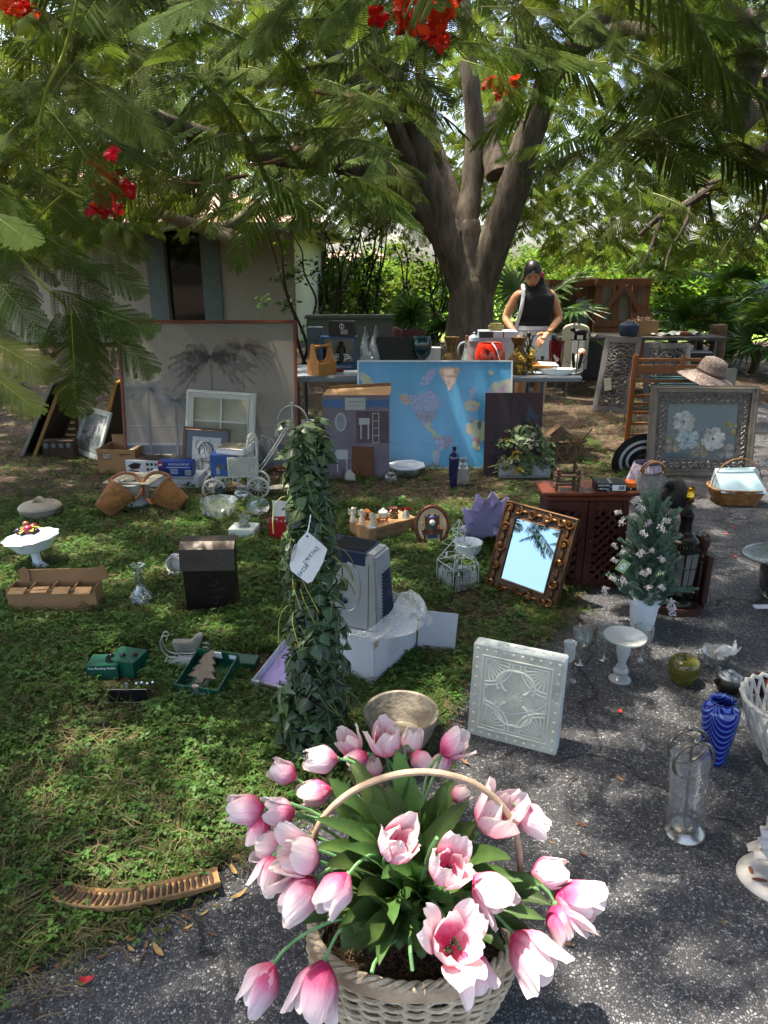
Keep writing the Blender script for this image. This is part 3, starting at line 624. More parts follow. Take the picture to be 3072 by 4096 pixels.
def lean_bush(label,px,Y,h,n,spread=1.0):
 c=at_px(px,Y); t=T('shrub',label,'shrub',c); b=MB(); P,Ro,S,K=[],[],[],[]
 for k in range(9):
  q=[(R.gauss(0,.2),R.gauss(0,.1),0)]; a=R.uniform(-1,1)
  for j in range(6):
   q.append((q[-1][0]+a*.13*spread+R.gauss(0,.09),q[-1][1]+R.gauss(0,.07),q[-1][2]+h/6*R.uniform(.8,1.15)))
  limb(b,q,.03,.008,6)
  for j in range(n):
   u=R.choice(q[2:]); P.append((u[0]+R.gauss(0,.16),u[1]+R.gauss(0,.12),u[2]+R.gauss(0,.12))); Ro.append((R.uniform(-.6,.6),R.uniform(-.6,.6),R.uniform(0,6.28))); S.append(R.uniform(.35,.8)); K.append(R.choice((1,2,2)))
 b.build('stem',M('bark_dark','#2e251c',.9),t); o=scatter('foliage',P,Ro,S,K,CL,t); o['kind']='stuff'
lean_bush('open shrub with dark crooked stems beside the beige house corner',1290,12.0,2.2,5,.8)
lean_bush('open shrub with many dark stems between the house and the big trunk',1500,12.6,2.4,6)
lean_bush('thin-stemmed shrub just past the flame tree trunk on the house side',1690,13,2.0,5)
PG=M('palm_leaf','#3d5a24',.45,var=.2,vs=3,trl=.3,rnd=.4)
PY=M('palm_yellow','#c9b92c',.5,trl=.4)
def fan_mesh(mat,nseg=17,rr=.42):
 b=MB(); b.tube([(-.45,0,-.12),(-.2,0,-.02),(0,0,0)],[.008,.007,.006],5)
 for k in range(nseg):
  a=math.radians(-118+236*k/(nseg-1)); d=Vector((math.cos(a),math.sin(a),.12)); s=Vector((-math.sin(a),math.cos(a),0)); l=rr*(1-.18*abs(k/(nseg-1)-.5)*2)*R.uniform(.92,1.08)
  w0,w1=rr*.035,rr*.055; dr=R.uniform(.02,.12)
  p=[Vector((0,0,0)),d*l*.45,d*l-Vector((0,0,dr))]
  b._add([p[0]+s*.004,p[0]-s*.004,p[1]+s*w1,p[1]-Vector((0,0,.014)),p[1]-s*w1,p[2]],[(0,1,3,2),(1,4,3),(2,3,5),(3,4,5)])
 return b.mesh('fan_leaf',mat,smooth=False)
FAN=[fan_mesh(PG) for k in range(3)]; FANY=fan_mesh(PY)
def fan_palm(label,px,Y,h,n,s=1.,z0=0.,yellow=False,trunk=True,name='fan_palm',loc=None,cat='palm'):
 c=Vector(loc) if loc is not None else at_px(px,Y); t=T(name,label,cat,c)
 b=MB(); limb(b,[(0,0,z0),(R.gauss(0,.05),0,z0+h*.5),(R.gauss(0,.06),0,z0+h)],.075*s,.06*s,9,.12); b.build('trunk',M('palm_trunk','#4b3c2a',.95,var=.3,bump=.8,bs=40),t)
 for i in range(n):
  a=i*2.4+R.uniform(-.3,.3); e=R.uniform(-.35,1.15); d=Vector((math.cos(a)*math.cos(e),math.sin(a)*math.cos(e),math.sin(e)))
  sc=s*R.uniform(.8,1.2); o=put('fan_leaf',FANY if (yellow and i==3) else FAN[i%3],t,Vector((0,0,z0+h))+d*.42*sc,None,sc)
  o.rotation_euler=(Matrix.Rotation(a,3,'Z')@Matrix.Rotation(-e*.9+R.uniform(.1,.4),3,'Y')@Matrix.Rotation(R.gauss(0,.4),3,'X')).to_euler()
 return t
fan_palm('dark fan palm just behind the woman and beside the trunk',2120,10.6,.75,18,1.35)
fan_palm('fan palm beside the stacked wooden crates',2680,12.2,.6,15,1.1)
fan_palm('fan palm with one yellow leaf behind the clutter table',2790,11.6,.45,16,1.0,yellow=True)
fan_palm('tall fan palm between the yellow-leafed palm and the yard edge',2900,12.8,1.0,17,1.25)
fan_palm('broad low fan palm at the edge of the dirt drive',3010,11.0,.35,16,1.05)
fan_palm('fan palm cut off by the picture edge, nearest the drive',3110,10.2,.6,16,1.15)
fan_palm('small dark fan palm at the foot of the trunk, house side',1600,11.0,.25,13,.85)
fan_palm('short fan palm behind the red flowerpot',1750,11.6,.3,12,.8)
fan_palm('slender fan palm behind the crates against the bright yard',2560,15.5,1.2,14,1.1)
# ---------------------------------------------------------------- basket of silk tulips
def glassm(name,tint=(.93,.96,.96),refl=.9,frost=0.,edge=.35,bump=0.,bs=80.,stretch=None):
 """thin glass: mostly see-through, reflecting more at grazing angles"""
 if name in MATS:return MATS[name]
 if isinstance(tint,str):tint=H(tint)
 m=bpy.data.materials.new(name); m.use_nodes=True; n=m.node_tree.nodes; L=m.node_tree.links; n.remove(n['Principled BSDF'])
 t=n.new('ShaderNodeBsdfTransparent'); t.inputs[0].default_value=tuple(tint)+(1,)
 g=n.new('ShaderNodeBsdfGlossy'); g.inputs['Roughness'].default_value=.04+.3*frost; g.inputs[0].default_value=(refl,refl,refl,1)
 lw=n.new('ShaderNodeLayerWeight'); lw.inputs[0].default_value=edge
 mr=n.new('ShaderNodeMapRange'); mr.inputs['To Min'].default_value=.11; mr.inputs['To Max'].default_value=.9; L.new(lw.outputs['Facing'],mr.inputs[0])
 mx=n.new('ShaderNodeMixShader'); L.new(mr.outputs[0],mx.inputs[0]); L.new(t.outputs[0],mx.inputs[1]); L.new(g.outputs[0],mx.inputs[2]); out=mx.outputs[0]
 if bump:
  tc=n.new('ShaderNodeTexCoord'); v=n.new('ShaderNodeTexNoise'); v.inputs['Scale'].default_value=bs; vec=tc.outputs['Object']
  if stretch:
   mp=n.new('ShaderNodeMapping'); mp.inputs['Scale'].default_value=stretch; L.new(vec,mp.inputs[0]); vec=mp.outputs[0]
  L.new(vec,v.inputs['Vector']); bp=n.new('ShaderNodeBump'); bp.inputs['Strength'].default_value=bump; bp.inputs['Distance'].default_value=.01; L.new(v.outputs['Fac'],bp.inputs['Height'])
  L.new(bp.outputs[0],g.inputs['Normal']); L.new(bp.outputs[0],lw.inputs['Normal'])
 if frost:
  d=n.new('ShaderNodeBsdfDiffuse'); d.inputs[0].default_value=tuple(.35+.5*c for c in tint)+(1,); tl=n.new('ShaderNodeBsdfTranslucent'); tl.inputs[0].default_value=tuple(tint)+(1,)
  a=n.new('ShaderNodeMixShader'); a.inputs[0].default_value=.5; L.new(d.outputs[0],a.inputs[1]); L.new(tl.outputs[0],a.inputs[2])
  c=n.new('ShaderNodeMixShader'); c.inputs[0].default_value=frost; L.new(out,c.inputs[1]); L.new(a.outputs[0],c.inputs[2]); out=c.outputs[0]
 L.new(out,n['Material Output'].inputs[0]); MATS[name]=m; return m
def petal_mat():
 m=M('tulip_petal','#f0b9c6',.75,var=.0,trl=.3,rnd=.08,spec=.15); n=m.node_tree.nodes; L=m.node_tree.links
 tc=n.new('ShaderNodeTexCoord'); sx=n.new('ShaderNodeSeparateXYZ'); L.new(tc.outputs['Object'],sx.inputs[0])
 nz=n.new('ShaderNodeTexNoise'); nz.inputs['Scale'].default_value=45; nz.inputs['Detail'].default_value=3
 mp=n.new('ShaderNodeMapping'); mp.inputs['Scale'].default_value=(1.6,1.6,.15); L.new(tc.outputs['Object'],mp.inputs[0]); L.new(mp.outputs[0],nz.inputs['Vector'])
 ad=n.new('ShaderNodeMath'); ad.operation='MULTIPLY_ADD'; ad.inputs[1].default_value=.030; L.new(nz.outputs['Fac'],ad.inputs[0])
 L.new(sx.outputs['Z'],ad.inputs[2])
 oi=n.new('ShaderNodeObjectInfo'); a2=n.new('ShaderNodeMath'); a2.operation='MULTIPLY_ADD'; a2.inputs[1].default_value=.022; L.new(oi.outputs['Random'],a2.inputs[0]); L.new(ad.outputs[0],a2.inputs[2])
 mr=n.new('ShaderNodeMapRange'); mr.inputs['From Min'].default_value=.028; mr.inputs['From Max'].default_value=.104; L.new(a2.outputs[0],mr.inputs[0])
 cr=n.new('ShaderNodeValToRGB'); e=cr.color_ramp.elements; e[0].position=0; e[0].color=H('#cf3d6c')+(1,); e[1].position=1; e[1].color=H('#eadfda')+(1,)
 for p,c in ((.18,'#e07798'),(.36,'#e8b3c2'),(.6,'#ead0d4')):x=e.new(p); x.color=H(c)+(1,)
 L.new(mr.outputs[0],cr.inputs[0])
 nb=n.new('ShaderNodeTexNoise'); nb.inputs['Scale'].default_value=160; nb.inputs['Detail'].default_value=3; m2=n.new('ShaderNodeMapping'); m2.inputs['Scale'].default_value=(1.5,1.5,.12); L.new(tc.outputs['Object'],m2.inputs[0]); L.new(m2.outputs[0],nb.inputs['Vector'])
 bp=n.new('ShaderNodeBump'); bp.inputs['Strength'].default_value=.7; bp.inputs['Distance'].default_value=.004; L.new(nb.outputs['Fac'],bp.inputs['Height']); L.new(bp.outputs[0],n['Principled BSDF'].inputs['Normal'])
 hs=[x for x in n if x.type=='HUE_SAT'][0]; L.new(cr.outputs[0],hs.inputs['Color'])
 return m
PM=petal_mat()
def petal_mesh(h,r0,flare,psi,rip):
 b=MB(); ph=R.uniform(0,6)
 def f(u,v):
  t=u; vv=(v-.5)*2; r=r0*(.18+math.sin(PI*min(1,.5*t/.42))*.82 if t<.42 else 1+(t-.42)/.58*flare)
  wd=psi*(math.sin(PI*(.1+.80*t**.85)))**.62; a=vv*wd*(1 if flare<.2 else .85)
  r+=rip*math.sin(vv*9+ph)*t+rip*1.5*math.sin(vv*3+ph*2)*t*t
  zz=h*t*(1-.10*vv*vv*t)
  return (r*math.cos(a),r*math.sin(a),zz)
 b.grid(f,11,9); return b.mesh('petal',PM,ang=80)
PETS={'closed':[petal_mesh(.068,.027,f,1.08,.0016) for f in (-.35,-.28,-.2)],'open':[petal_mesh(.070,.029,f,1.02,.0022) for f in (.1,.28,.0)],'wide':[petal_mesh(.068,.030,f,.95,.0026) for f in (.6,.9,.4)]}
SM=M('tulip_stem','#5f8a55',.6,var=.1); LM=M('leaf_tulip','#46602f',.55,var=.35,vs=9,trl=.2,rnd=.35,spec=.3)
bc=Vector((G(1655,3690,.24).x,1.105,0))
bk=T('tulip_basket','pale wicker basket filled with artificial pink tulips on the driveway','flower basket',bc)
def rprof(z):
 t=z/.235; s=.150+.062*math.sin(min(1,t*1.12)*PI*.5)-.012*max(0,t-.8)*5*.4; return s,s*.68
WK=M('wicker_white','#b3a186',.75,var=.3,vs=30,bump=.3,bs=90,rnd=.12)
nst=30
for k in range(nst):
 a=2*PI*k/nst; b=MB(); b.tube([(rprof(z)[0]*math.cos(a),rprof(z)[1]*math.sin(a),z) for z in (0,.05,.1,.15,.2,.235)],.0042,6); b.build('stake',WK,bk)
for k in range(19):
 z=.008+k*.0118; b=MB(); P=[]; N_=120
 for j in range(N_):
  a=2*PI*j/N_; rx,ry=rprof(z); off=.0062*math.sin(nst/2*a+(k%2)*PI); P.append(((rx+off)*math.cos(a),(ry+off)*math.sin(a),z+.0012*math.sin(a*3+k)))
 b.tube(P,.0052,6,closed=True,flat=.85); b.build('weaver',WK,bk)
b=MB()
for q in range(3):
 P=[]
 for j in range(140):
  a=2*PI*j/140; rx,ry=rprof(.235); w_=a*17+q*2.1; P.append(((rx+.007*math.cos(w_))*math.cos(a),(ry+.007*math.cos(w_))*math.sin(a),.238+.007*math.sin(w_)))
 b.tube(P,.0055,6,closed=True)
b.build('rim',WK,bk)
b=MB(); rx,ry=rprof(.235)
b.grid(lambda u,v:((rx+.012-.004*v)*math.cos(2*PI*u),(ry+.012-.004*v)*math.sin(2*PI*u),.212+.03*v),90,3,wrap=True); b.build('rim_band',M('wicker_band','#a58c6e',.8,var=.3,vs=18),bk,thick=.003)
hz=.608; P=cat_rom([(-rx,0,.10),(-rx-.004,0,.25),(-rx+.0,0,.40),(-rx*.86,0,.50),(-rx*.5,0,.575),(0,.0,.608),(rx*.5,0,.585),(rx*.86,0,.51),(rx,0,.40),(rx+.004,0,.25),(rx,0,.10)],7)
b=MB(); b.tube(P,.0064,10); b.build('handle',M('wicker_handle','#ac937a',.7,var=.25,vs=25),bk)
b=MB()
for i in range(520):
 a,q=R.uniform(0,6.28),R.uniform(0,1)**.5; x,y=.17*q*math.cos(a),.11*q*math.sin(a); c=R.uniform(0,6.28); z=.19+R.uniform(0,.025)
 b.tube([(x,y,z),(x+.012*math.cos(c),y+.012*math.sin(c),z+.008),(x+.02*math.cos(c+1),y+.02*math.sin(c+1),z+.004),(x+.02*math.cos(c+2.2),y+.02*math.sin(c+2.2),z)],.0008,3)
b.build('moss',M('moss_fibre','#5d4630',.95),bk)['kind']='stuff'
b=MB(); b.lathe([(.001,.17),(.18,.17),(.19,.185)],30,sy=.68,cap=False); b.build('liner',M('liner','#2b2419',.9),bk)
cu,cr_,ct=Vector((0,sp,cp)),Vector((1,0,0)),Vector((0,-cp,sp))
Z8=lambda x,y:(850+.9645*x,2850+.9645*y)
TUL=[(290,245,150,.1,1.26,1.0,'closed'),(447,195,178,.2,1.28,1.15,'closed'),(572,128,120,.2,1.38,1.0,'open'),(598,195,200,.2,1.33,.85,'closed'),(715,118,95,.35,1.34,1.25,'open'),(825,115,75,.1,1.37,1.0,'closed'),(868,205,-50,.2,1.33,.9,'closed'),(1003,135,40,.2,1.31,1.1,'open'),(948,215,-110,.2,1.33,.85,'closed'),(425,335,190,.2,1.24,1.1,'closed'),(140,405,175,.2,1.14,1.15,'closed'),(268,412,165,.3,1.14,1.1,'closed'),(193,490,260,.2,1.12,.8,'open'),(235,555,170,.3,1.1,1.0,'open'),(232,665,250,.3,1.05,.95,'open'),(355,595,150,.5,1.03,1.3,'open'),(350,765,215,.5,.99,1.3,'open'),(505,752,225,.6,.97,1.2,'closed'),(768,540,60,.6,1.0,1.2,'open'),(980,640,75,.8,.98,1.25,'open'),(1157,752,-40,.7,.99,1.25,'open'),(1180,420,60,.5,1.12,1.55,'open'),(1330,447,-40,.2,1.13,1.1,'closed'),(1030,340,20,.2,1.25,.75,'closed'),(1405,662,10,.2,1.08,1.15,'closed'),(1515,790,-10,.4,1.04,1.35,'open'),(1450,872,-70,.2,1.02,1.05,'open'),(1330,1010,-40,.6,.95,1.45,'open'),(1000,950,80,.9,.9,1.35,'wide'),(1075,1080,-60,.5,.89,1.15,'open'),(195,1140,-125,.4,.96,1.35,'closed'),(430,1150,-110,.5,.93,1.4,'open'),(668,230,100,.1,1.37,.8,'closed')]
for i,(x,y,an,lean,Y,s,kd) in enumerate(TUL):
 a=math.radians(an); ax=(cr_*math.cos(a)+cu*math.sin(a)+ct*lean).normalized(); s*=.97
 c=W(*Z8(x,y),Y)-bc; bs=c-ax*.034*s
 root=Vector((R.uniform(-.06,.06),R.uniform(-.03,.05),.2)); mid=root+Vector((0,0,.14))+(bs-root)*.25; m2=bs-ax*.09
 b=MB(); b.tube(bez(root,mid,m2,bs,12),.0032,6); b.ell(bs,(.006,.006,.006),8,5); st=b.build('tulip',SM,bk)
 q=ax.to_track_quat('Z','Y'); r0=R.uniform(0,6.28)
 for k in range(6):
  po=put('petal',PETS[kd][(k+i)%3] if k<3 else PETS['closed' if kd!='wide' else 'open'][(k+i)%3],st,bs)
  po.rotation_mode='QUATERNION'; po.rotation_quaternion=q@Euler((0,0,r0+k*2*PI/3+(PI/3 if k>2 else 0)+R.uniform(-.15,.15))).to_quaternion()
  ss=s*(1 if k<3 else .9); po.scale=(ss,ss,ss*R.uniform(.93,1.05))
 if kd!='closed':
  b=MB()
  for k in range(7):a2=k*.9; b.tube([bs,bs+ax*.018*s,bs+ax*.034*s+Vector((math.cos(a2),math.sin(a2),0))*.006],.0013,4)
  b.build('stamen',M('stamen','#2a1f18',.7),st)
def leaf_obj(p0,p1,p2,p3,w,par,off=None,fold=.35,up=Vector((0,0,1)),mat=LM):
 P=bez(p0,p1,p2,p3,13); b=MB(); vs=[]
 for i,p in enumerate(P):
  t=i/12; d=(P[min(12,i+1)]-P[max(0,i-1)]).normalized(); s=d.cross(up)
  s=s.normalized() if s.length>.05 else Vector((1,0,0)); nn=s.cross(d); ww=w*(math.sin(PI*min(1,.06+.94*t**.9)))**.75*.5
  tw=.25*math.sin(t*3)
  vs+=[p+s*ww+nn*(fold*ww),p+s*ww*.5+nn*fold*ww*.3,p,p-s*ww*.5+nn*fold*ww*.3,p-s*ww+nn*(fold*ww+tw*ww)]
 b._add(vs,[(5*i+j,5*i+j+1,5*i+j+6,5*i+j+5) for i in range(12) for j in range(4)]); return b.build('leaf',mat,par,ang=80)
tips=[(760,150,1.3),(830,260,1.25),(660,300,1.18),(560,180,1.3),(480,270,1.2),(1000,280,1.28),(960,300,1.2),(1060,370,1.15),(1100,460,1.1),(420,440,1.05),(470,640,1.0),(560,420,1.1),(500,380,1.15),(640,380,1.1),(720,300,1.2),(1240,610,1.02),(1150,570,1.1),(1000,420,1.2),(930,350,1.2),(580,1000,.93),(690,1050,.92),(870,1000,.95),(900,880,.97),(1000,810,.96),(840,850,.97),(1220,1000,.98),(1380,860,1.0),(1330,920,1.0),(1410,800,1.02),(1370,710,1.05),(600,760,.95),(700,690,.97),(790,720,1.0),(370,880,1.0),(520,900,.98),(750,880,.96),(1050,780,.98),(880,640,1.0),(940,720,.98),(1290,700,1.04),(540,560,1.02),(860,400,1.18),(780,420,1.12),(1080,620,1.05),(430,560,1.05),(620,480,1.05)]
for i,(x,y,Y) in enumerate(tips):
 tip=W(*Z8(x,y),Y)-bc; root=Vector((R.uniform(-.05,.05),R.uniform(-.02,.05),.19)); h=max(.1,(tip-root).length*.55)
 leaf_obj(root,root+Vector((R.gauss(0,.02),0,h*.75))+(tip-root)*.1,tip+Vector((0,0,.06))-(tip-root)*.25,tip,R.uniform(.042,.06),bk,up=Vector((R.gauss(0,.2),-.5,1)))
for k in range(30):
 a=R.uniform(0,2*PI); rr=R.uniform(.1,.2); root=Vector((.05*math.cos(a),.03*math.sin(a),.19)); tip=Vector((rr*math.cos(a),rr*.8*math.sin(a),R.uniform(.24,.42)))
 leaf_obj(root,root+Vector((0,0,.12)),tip+Vector((0,0,.05)),tip,R.uniform(.05,.07),bk)
for k in range(18):
 a=-PI*(.08+.84*k/17); rr=R.uniform(.07,.13); root=Vector((.05*math.cos(a),.02*math.sin(a)+.01,.19)); tip=Vector((rr*math.cos(a)*1.1,rr*.8*math.sin(a),R.uniform(.22,.29)))
 leaf_obj(root,root+Vector((0,0,.09)),tip+Vector((0,0,.05)),tip,R.uniform(.045,.06),bk)
for (x,y,Y,x2,y2) in [(870,580,1.0,930,520),(800,880,.95,830,1070),(655,1000,.93,660,1080)]:
 b=MB(); b.tube(bez((0,0,.2),(0,-.02,.26),W(*Z8(x,y),Y)-bc,W(*Z8(x2,y2),Y-.02)-bc,8),.0036,6); b.build('bare_stem',SM,bk)
# ---------------------------------------------------------------- things on the driveway
CG=glassm('clear_glass',(.93,.96,.96),.8,.08,.4); CGc=glassm('cut_glass',(.9,.93,.93),.6,.04,.32,.25,120,(1,1,.15)); FG=glassm('frosted_glass',(.75,.8,.8),.8,.55,.4)
def at(px,py):p=G(px,py); return p
Z7=lambda x,y:(1900+.7064*x,2400+.7064*y)
# pressed tin panel box
p0,p1=G(1868,2934),G(2222,3026); wv=p1-p0; pw=wv.length; yaw=math.degrees(math.atan2(wv.y,wv.x))
t=T('tin_panel','square pale embossed tin tile wall panel standing on the driveway','wall panel',(p0+p1)/2,yaw,6)
TIN=M('tin_white','#c4c3b4',.45,var=.1,vs=9); ph=.335; hw=pw/2
b=MB(); b.box(-hw,hw,0,.058,0,ph); b.build('body',M('tin_side','#c0c6c4',.5,var=.08),t,bevel=.003); b=MB(); b.box(-hw+.003,hw-.003,-.0015,-.0002,.003,ph-.003); b.build('face_sheet',M('tin_face','#b0afa0',.5,var=.2,vs=14),t)
ss=MB(); ss.ell((0,0,0),(.006,.004,.006),10,6); ss=ss.mesh('stud',TIN)
for k in range(10):
 for z in (.017,ph-.017):put('stud',ss,t,(-hw+.016+k*(pw-.032)/9,0,z))
 if 0<k<9:
  for x in (-hw+.016,hw-.016):put('stud',ss,t,(x,0,.017+k*(ph-.034)/9))
  put('stud',ss,t,(-hw+.03+(k-.5)*(pw-.06)/8,.03,ph),(PI/2,0,0))
def sq(b,x0,x1,z0,z1,r,y=0.):b.tube([(x0,y,z0),(x1,y,z0),(x1,y,z1),(x0,y,z1)],r,6,closed=True)
b=MB(); iw,iz0,iz1=hw-.036,.036,ph-.036; sq(b,-iw,iw,iz0,iz1,.0045); sq(b,-iw+.011,iw-.011,iz0+.011,iz1-.011,.003); b.build('border',TIN,t)
zc=ph/2; q=.095
for sx in (-1,1):
 for sz in (-1,1):
  cx,cz=sx*(iw-.012),zc+sz*(ph/2-.048); b=MB()
  for rr in (q*.95,q*.82):b.tube([(cx-sx*rr*math.cos(PI/2*k/10),0,cz-sz*rr*math.sin(PI/2*k/10)) for k in range(11)],.0045,6)
  for k in range(1,8):a=PI/2*k/8; b.tube([(cx-sx*.018*math.cos(a),0,cz-sz*.018*math.sin(a)),(cx-sx*q*.8*math.cos(a),0,cz-sz*q*.8*math.sin(a))],[.002,.0042],5)
  b.build('fan_relief',TIN,t)
  b=MB()
  for (r1,a0,a1) in ((.062,-.3,2.0),(.048,.2,2.6)):
   b.tube([(sx*(.008+r1*.9*math.sin(a0+(a1-a0)*k/12)),0,zc+sz*(.118-r1*1.15*(1-math.cos((a0+(a1-a0)*k/12)))*.75-.02)) for k in range(13)],.0055,6)
  for k in range(4):b.ell((sx*(.03+.022*k),0,zc+sz*(.022+.006*((k*7)%3))),(.005,.004,.005),8,5)
  b.build('scroll_relief',TIN,t)
b=MB(); b.lathe([(.0,0),(.014,.0),(.012,.003),(.004,.004),(.0,.0045)],14,tr(0,0,zc)@rotm('X',90))
for k in range(12):a=k*PI/6; b.tube([(.006*math.cos(a),-.001,zc+.006*math.sin(a)),(.026*math.cos(a),0,zc+.026*math.sin(a))],[.001,.0024],5)
b.build('rosette',TIN,t)
b=MB(); b.tube([(-hw,-.005,.17+.02),(-hw+.04,-.012,.135),(-hw*.4,-.012,.118),(0,-.012,.118),(hw*.5,-.012,.15),(hw*.85,-.012,.2),(hw-.004,-.006,ph-.02)],.0011,6); b.build('hanging_chain',M('chain_steel','#b9bdbd',.3,.9),t)
def glass_thing(name,label,cat,px,py,prof,mat,n=28,wob=None,group=None,extra=None,sy=1.):
 t=T(name,label,cat,G(px,py),group=group); b=MB(); b.lathe(prof,n,wob=wob,cap=False,sy=sy); b.build('body',mat,t,ang=60); return t
def goblet(label,x,y):
 t=T('wine_glass',label,'wine glass',G(*Z7(x,y)),R.uniform(0,90),group='stemmed wine glasses');
 b=MB(); b.lathe([(.0,.078),(.018,.082),(.030,.098),(.0375,.125),(.0385,.160),(.0375,.160),(.0365,.125),(.028,.1),(.016,.085),(0,.082)],28,cap=False); b.build('bowl',CG,t,ang=60)
 b=MB()
 for k in range(14):a=2*PI*k/14; b.tube([(.012*math.cos(a),.012*math.sin(a),.081),(.031*math.cos(a),.031*math.sin(a),.1),(.0378*math.cos(a),.0378*math.sin(a),.128)],[.0028,.0022,.0004],5)
 b.build('cut_flute',CG,t)
 b=MB(); b.lathe([(.0045,.08),(.0035,.05),(.0045,.01),(.012,.004)],12,cap=False); b.build('stem',CG,t,ang=60)
 b=MB(); b.lathe([(.0,.006),(.012,.005),(.033,.0025),(.034,.001),(0,.001)],28,cap=False); b.build('foot',CG,t,ang=60)
goblet('cut-glass wine glass nearest the tin panel',593,366); goblet('cut-glass wine glass in the middle, behind the frosted candlestick',728,340); goblet('cut-glass wine glass standing before the white flowerpot',935,350)
t=T('candlestick','tall frosted glass candlestick with a wide fluted dish','candlestick',G(*Z7(820,452)))
b=MB(); b.lathe([(.0,.0),(.043,.001),(.043,.006),(.03,.016),(.02,.024),(.028,.036),(.029,.045),(.018,.055),(.021,.062),(.014,.07),(.017,.09),(.025,.118),(.027,.138),(.02,.158),(.017,.166)],24); b.build('stem',FG,t,ang=70)
b=MB(); b.lathe([(.016,.166),(.05,.172),(.078,.186),(.079,.193),(.072,.192),(.05,.181),(.0,.176)],40,wob=lambda a,i:1+(.03*math.sin(14*a) if i in (5,1) else 0),cap=False); b.build('dish',FG,t,ang=70)
t=T('candlestick','frosted glass candle cup behind the tin panel corner','candlestick',G(2268,2722))
b=MB(); b.lathe([(.0,.0),(.036,.001),(.035,.005),(.012,.012),(.009,.05),(.012,.085)],24); b.build('stem',CG,t,ang=60)
b=MB(); b.lathe([(.012,.085),(.02,.1),(.0215,.125),(.02,.15),(.026,.163),(.025,.166),(.018,.162),(.017,.13)],24,cap=False); b.build('cup',FG,t,ang=60)
AG=M('olive_glass','#6d6b2c',.12,glass=.55,var=.15)
t=T('apple_jar','olive glass apple-shaped jar with stem lid','jar',G(*Z7(1172,468)))
b=MB(); b.lathe([(.0,.002),(.03,.0),(.045,.012),(.055,.04),(.0575,.062)],30,cap=False); b.build('body',AG,t,ang=70)
b=MB(); b.lathe([(.0585,.062),(.058,.075),(.052,.098),(.038,.11),(.02,.107),(.008,.098),(.0,.096)],30,cap=False); b.build('lid',AG,t,ang=70)
b=MB(); b.tube([(0,0,.096),(-.004,0,.112),(-.012,.0,.124)],[.004,.0035,.0045],8); b.build('stem',AG,t)
b=MB()
for k in range(60):a=2*PI*k/60; b.ell((.0585*math.cos(a),.0585*math.sin(a),.064),.0022,5,4)
b.build('beaded_rim',AG,t)
t=T('glass_bowl','small ribbed clear bowl with crumpled plastic inside','bowl',G(*Z7(1358,385)))
b=MB(); b.lathe([(.0,.022),(.025,.024),(.045,.04),(.057,.066),(.06,.07),(.055,.068),(.042,.044),(0,.03)],30,wob=lambda a,i:1+.015*math.sin(22*a),cap=False); b.build('body',CGc,t,ang=70)
for k in range(3):a=k*2.1+.5; b=MB(); b.ell((.03*math.cos(a),.03*math.sin(a),.012),(.011,.009,.013),8,6); b.build('foot',CG,t)
b=MB(); b.grid(lambda u,v:(.005+.075*u,(v-.5)*.06+.01*math.sin(7*u),.06+.035*u+.012*math.sin(9*u+5*v)+.01*math.cos(8*v)),9,8); b.build('plastic_wrap',glassm('plastic_film',(.85,.88,.92),.95,.3,.5,.8,60),t)
DK=M('tarnished_silver','#3b3936',.35,.8,var=.35,vs=25)
t=T('sugar_pot','tarnished dark metal sugar pot with stepped lid','sugar pot',G(*Z7(1432,515)),10)
b=MB(); b.lathe([(.0,.0),(.03,.001),(.044,.018),(.049,.038),(.045,.055),(.04,.06)],28,cap=False); b.build('body',DK,t)
b=MB(); b.lathe([(.043,.059),(.042,.064),(.032,.068),(.03,.073),(.02,.077),(.012,.08),(.013,.086),(0,.09)],28,cap=False); b.build('lid',M('silver_worn','#9aa0a2',.3,.9,var=.2,vs=20),t)
for sx in (-1,1):b=MB(); b.tube(bez((sx*.043,0,.055),(sx*.06,0,.07),(sx*.075,0,.05),(sx*.05,0,.03),9),.003,6); b.build('handle',DK,t)
t=T('cream_pot','open dark copper-lined cream pot at the driveway edge','pot',G(*Z7(1632,530)),-20)
b=MB(); b.lathe([(.0,.0),(.032,.001),(.046,.02),(.048,.04),(.046,.058),(.0465,.062),(.043,.06),(.044,.04),(.0,.006)],28,cap=False); b.build('body',M('copper_dark','#5b3a28',.35,.8,var=.4,vs=25),t)
b=MB(); b.tube(bez((-.045,0,.055),(-.07,0,.08),(-.08,0,.045),(-.046,0,.025),9),.003,6); b.build('handle',DK,t)
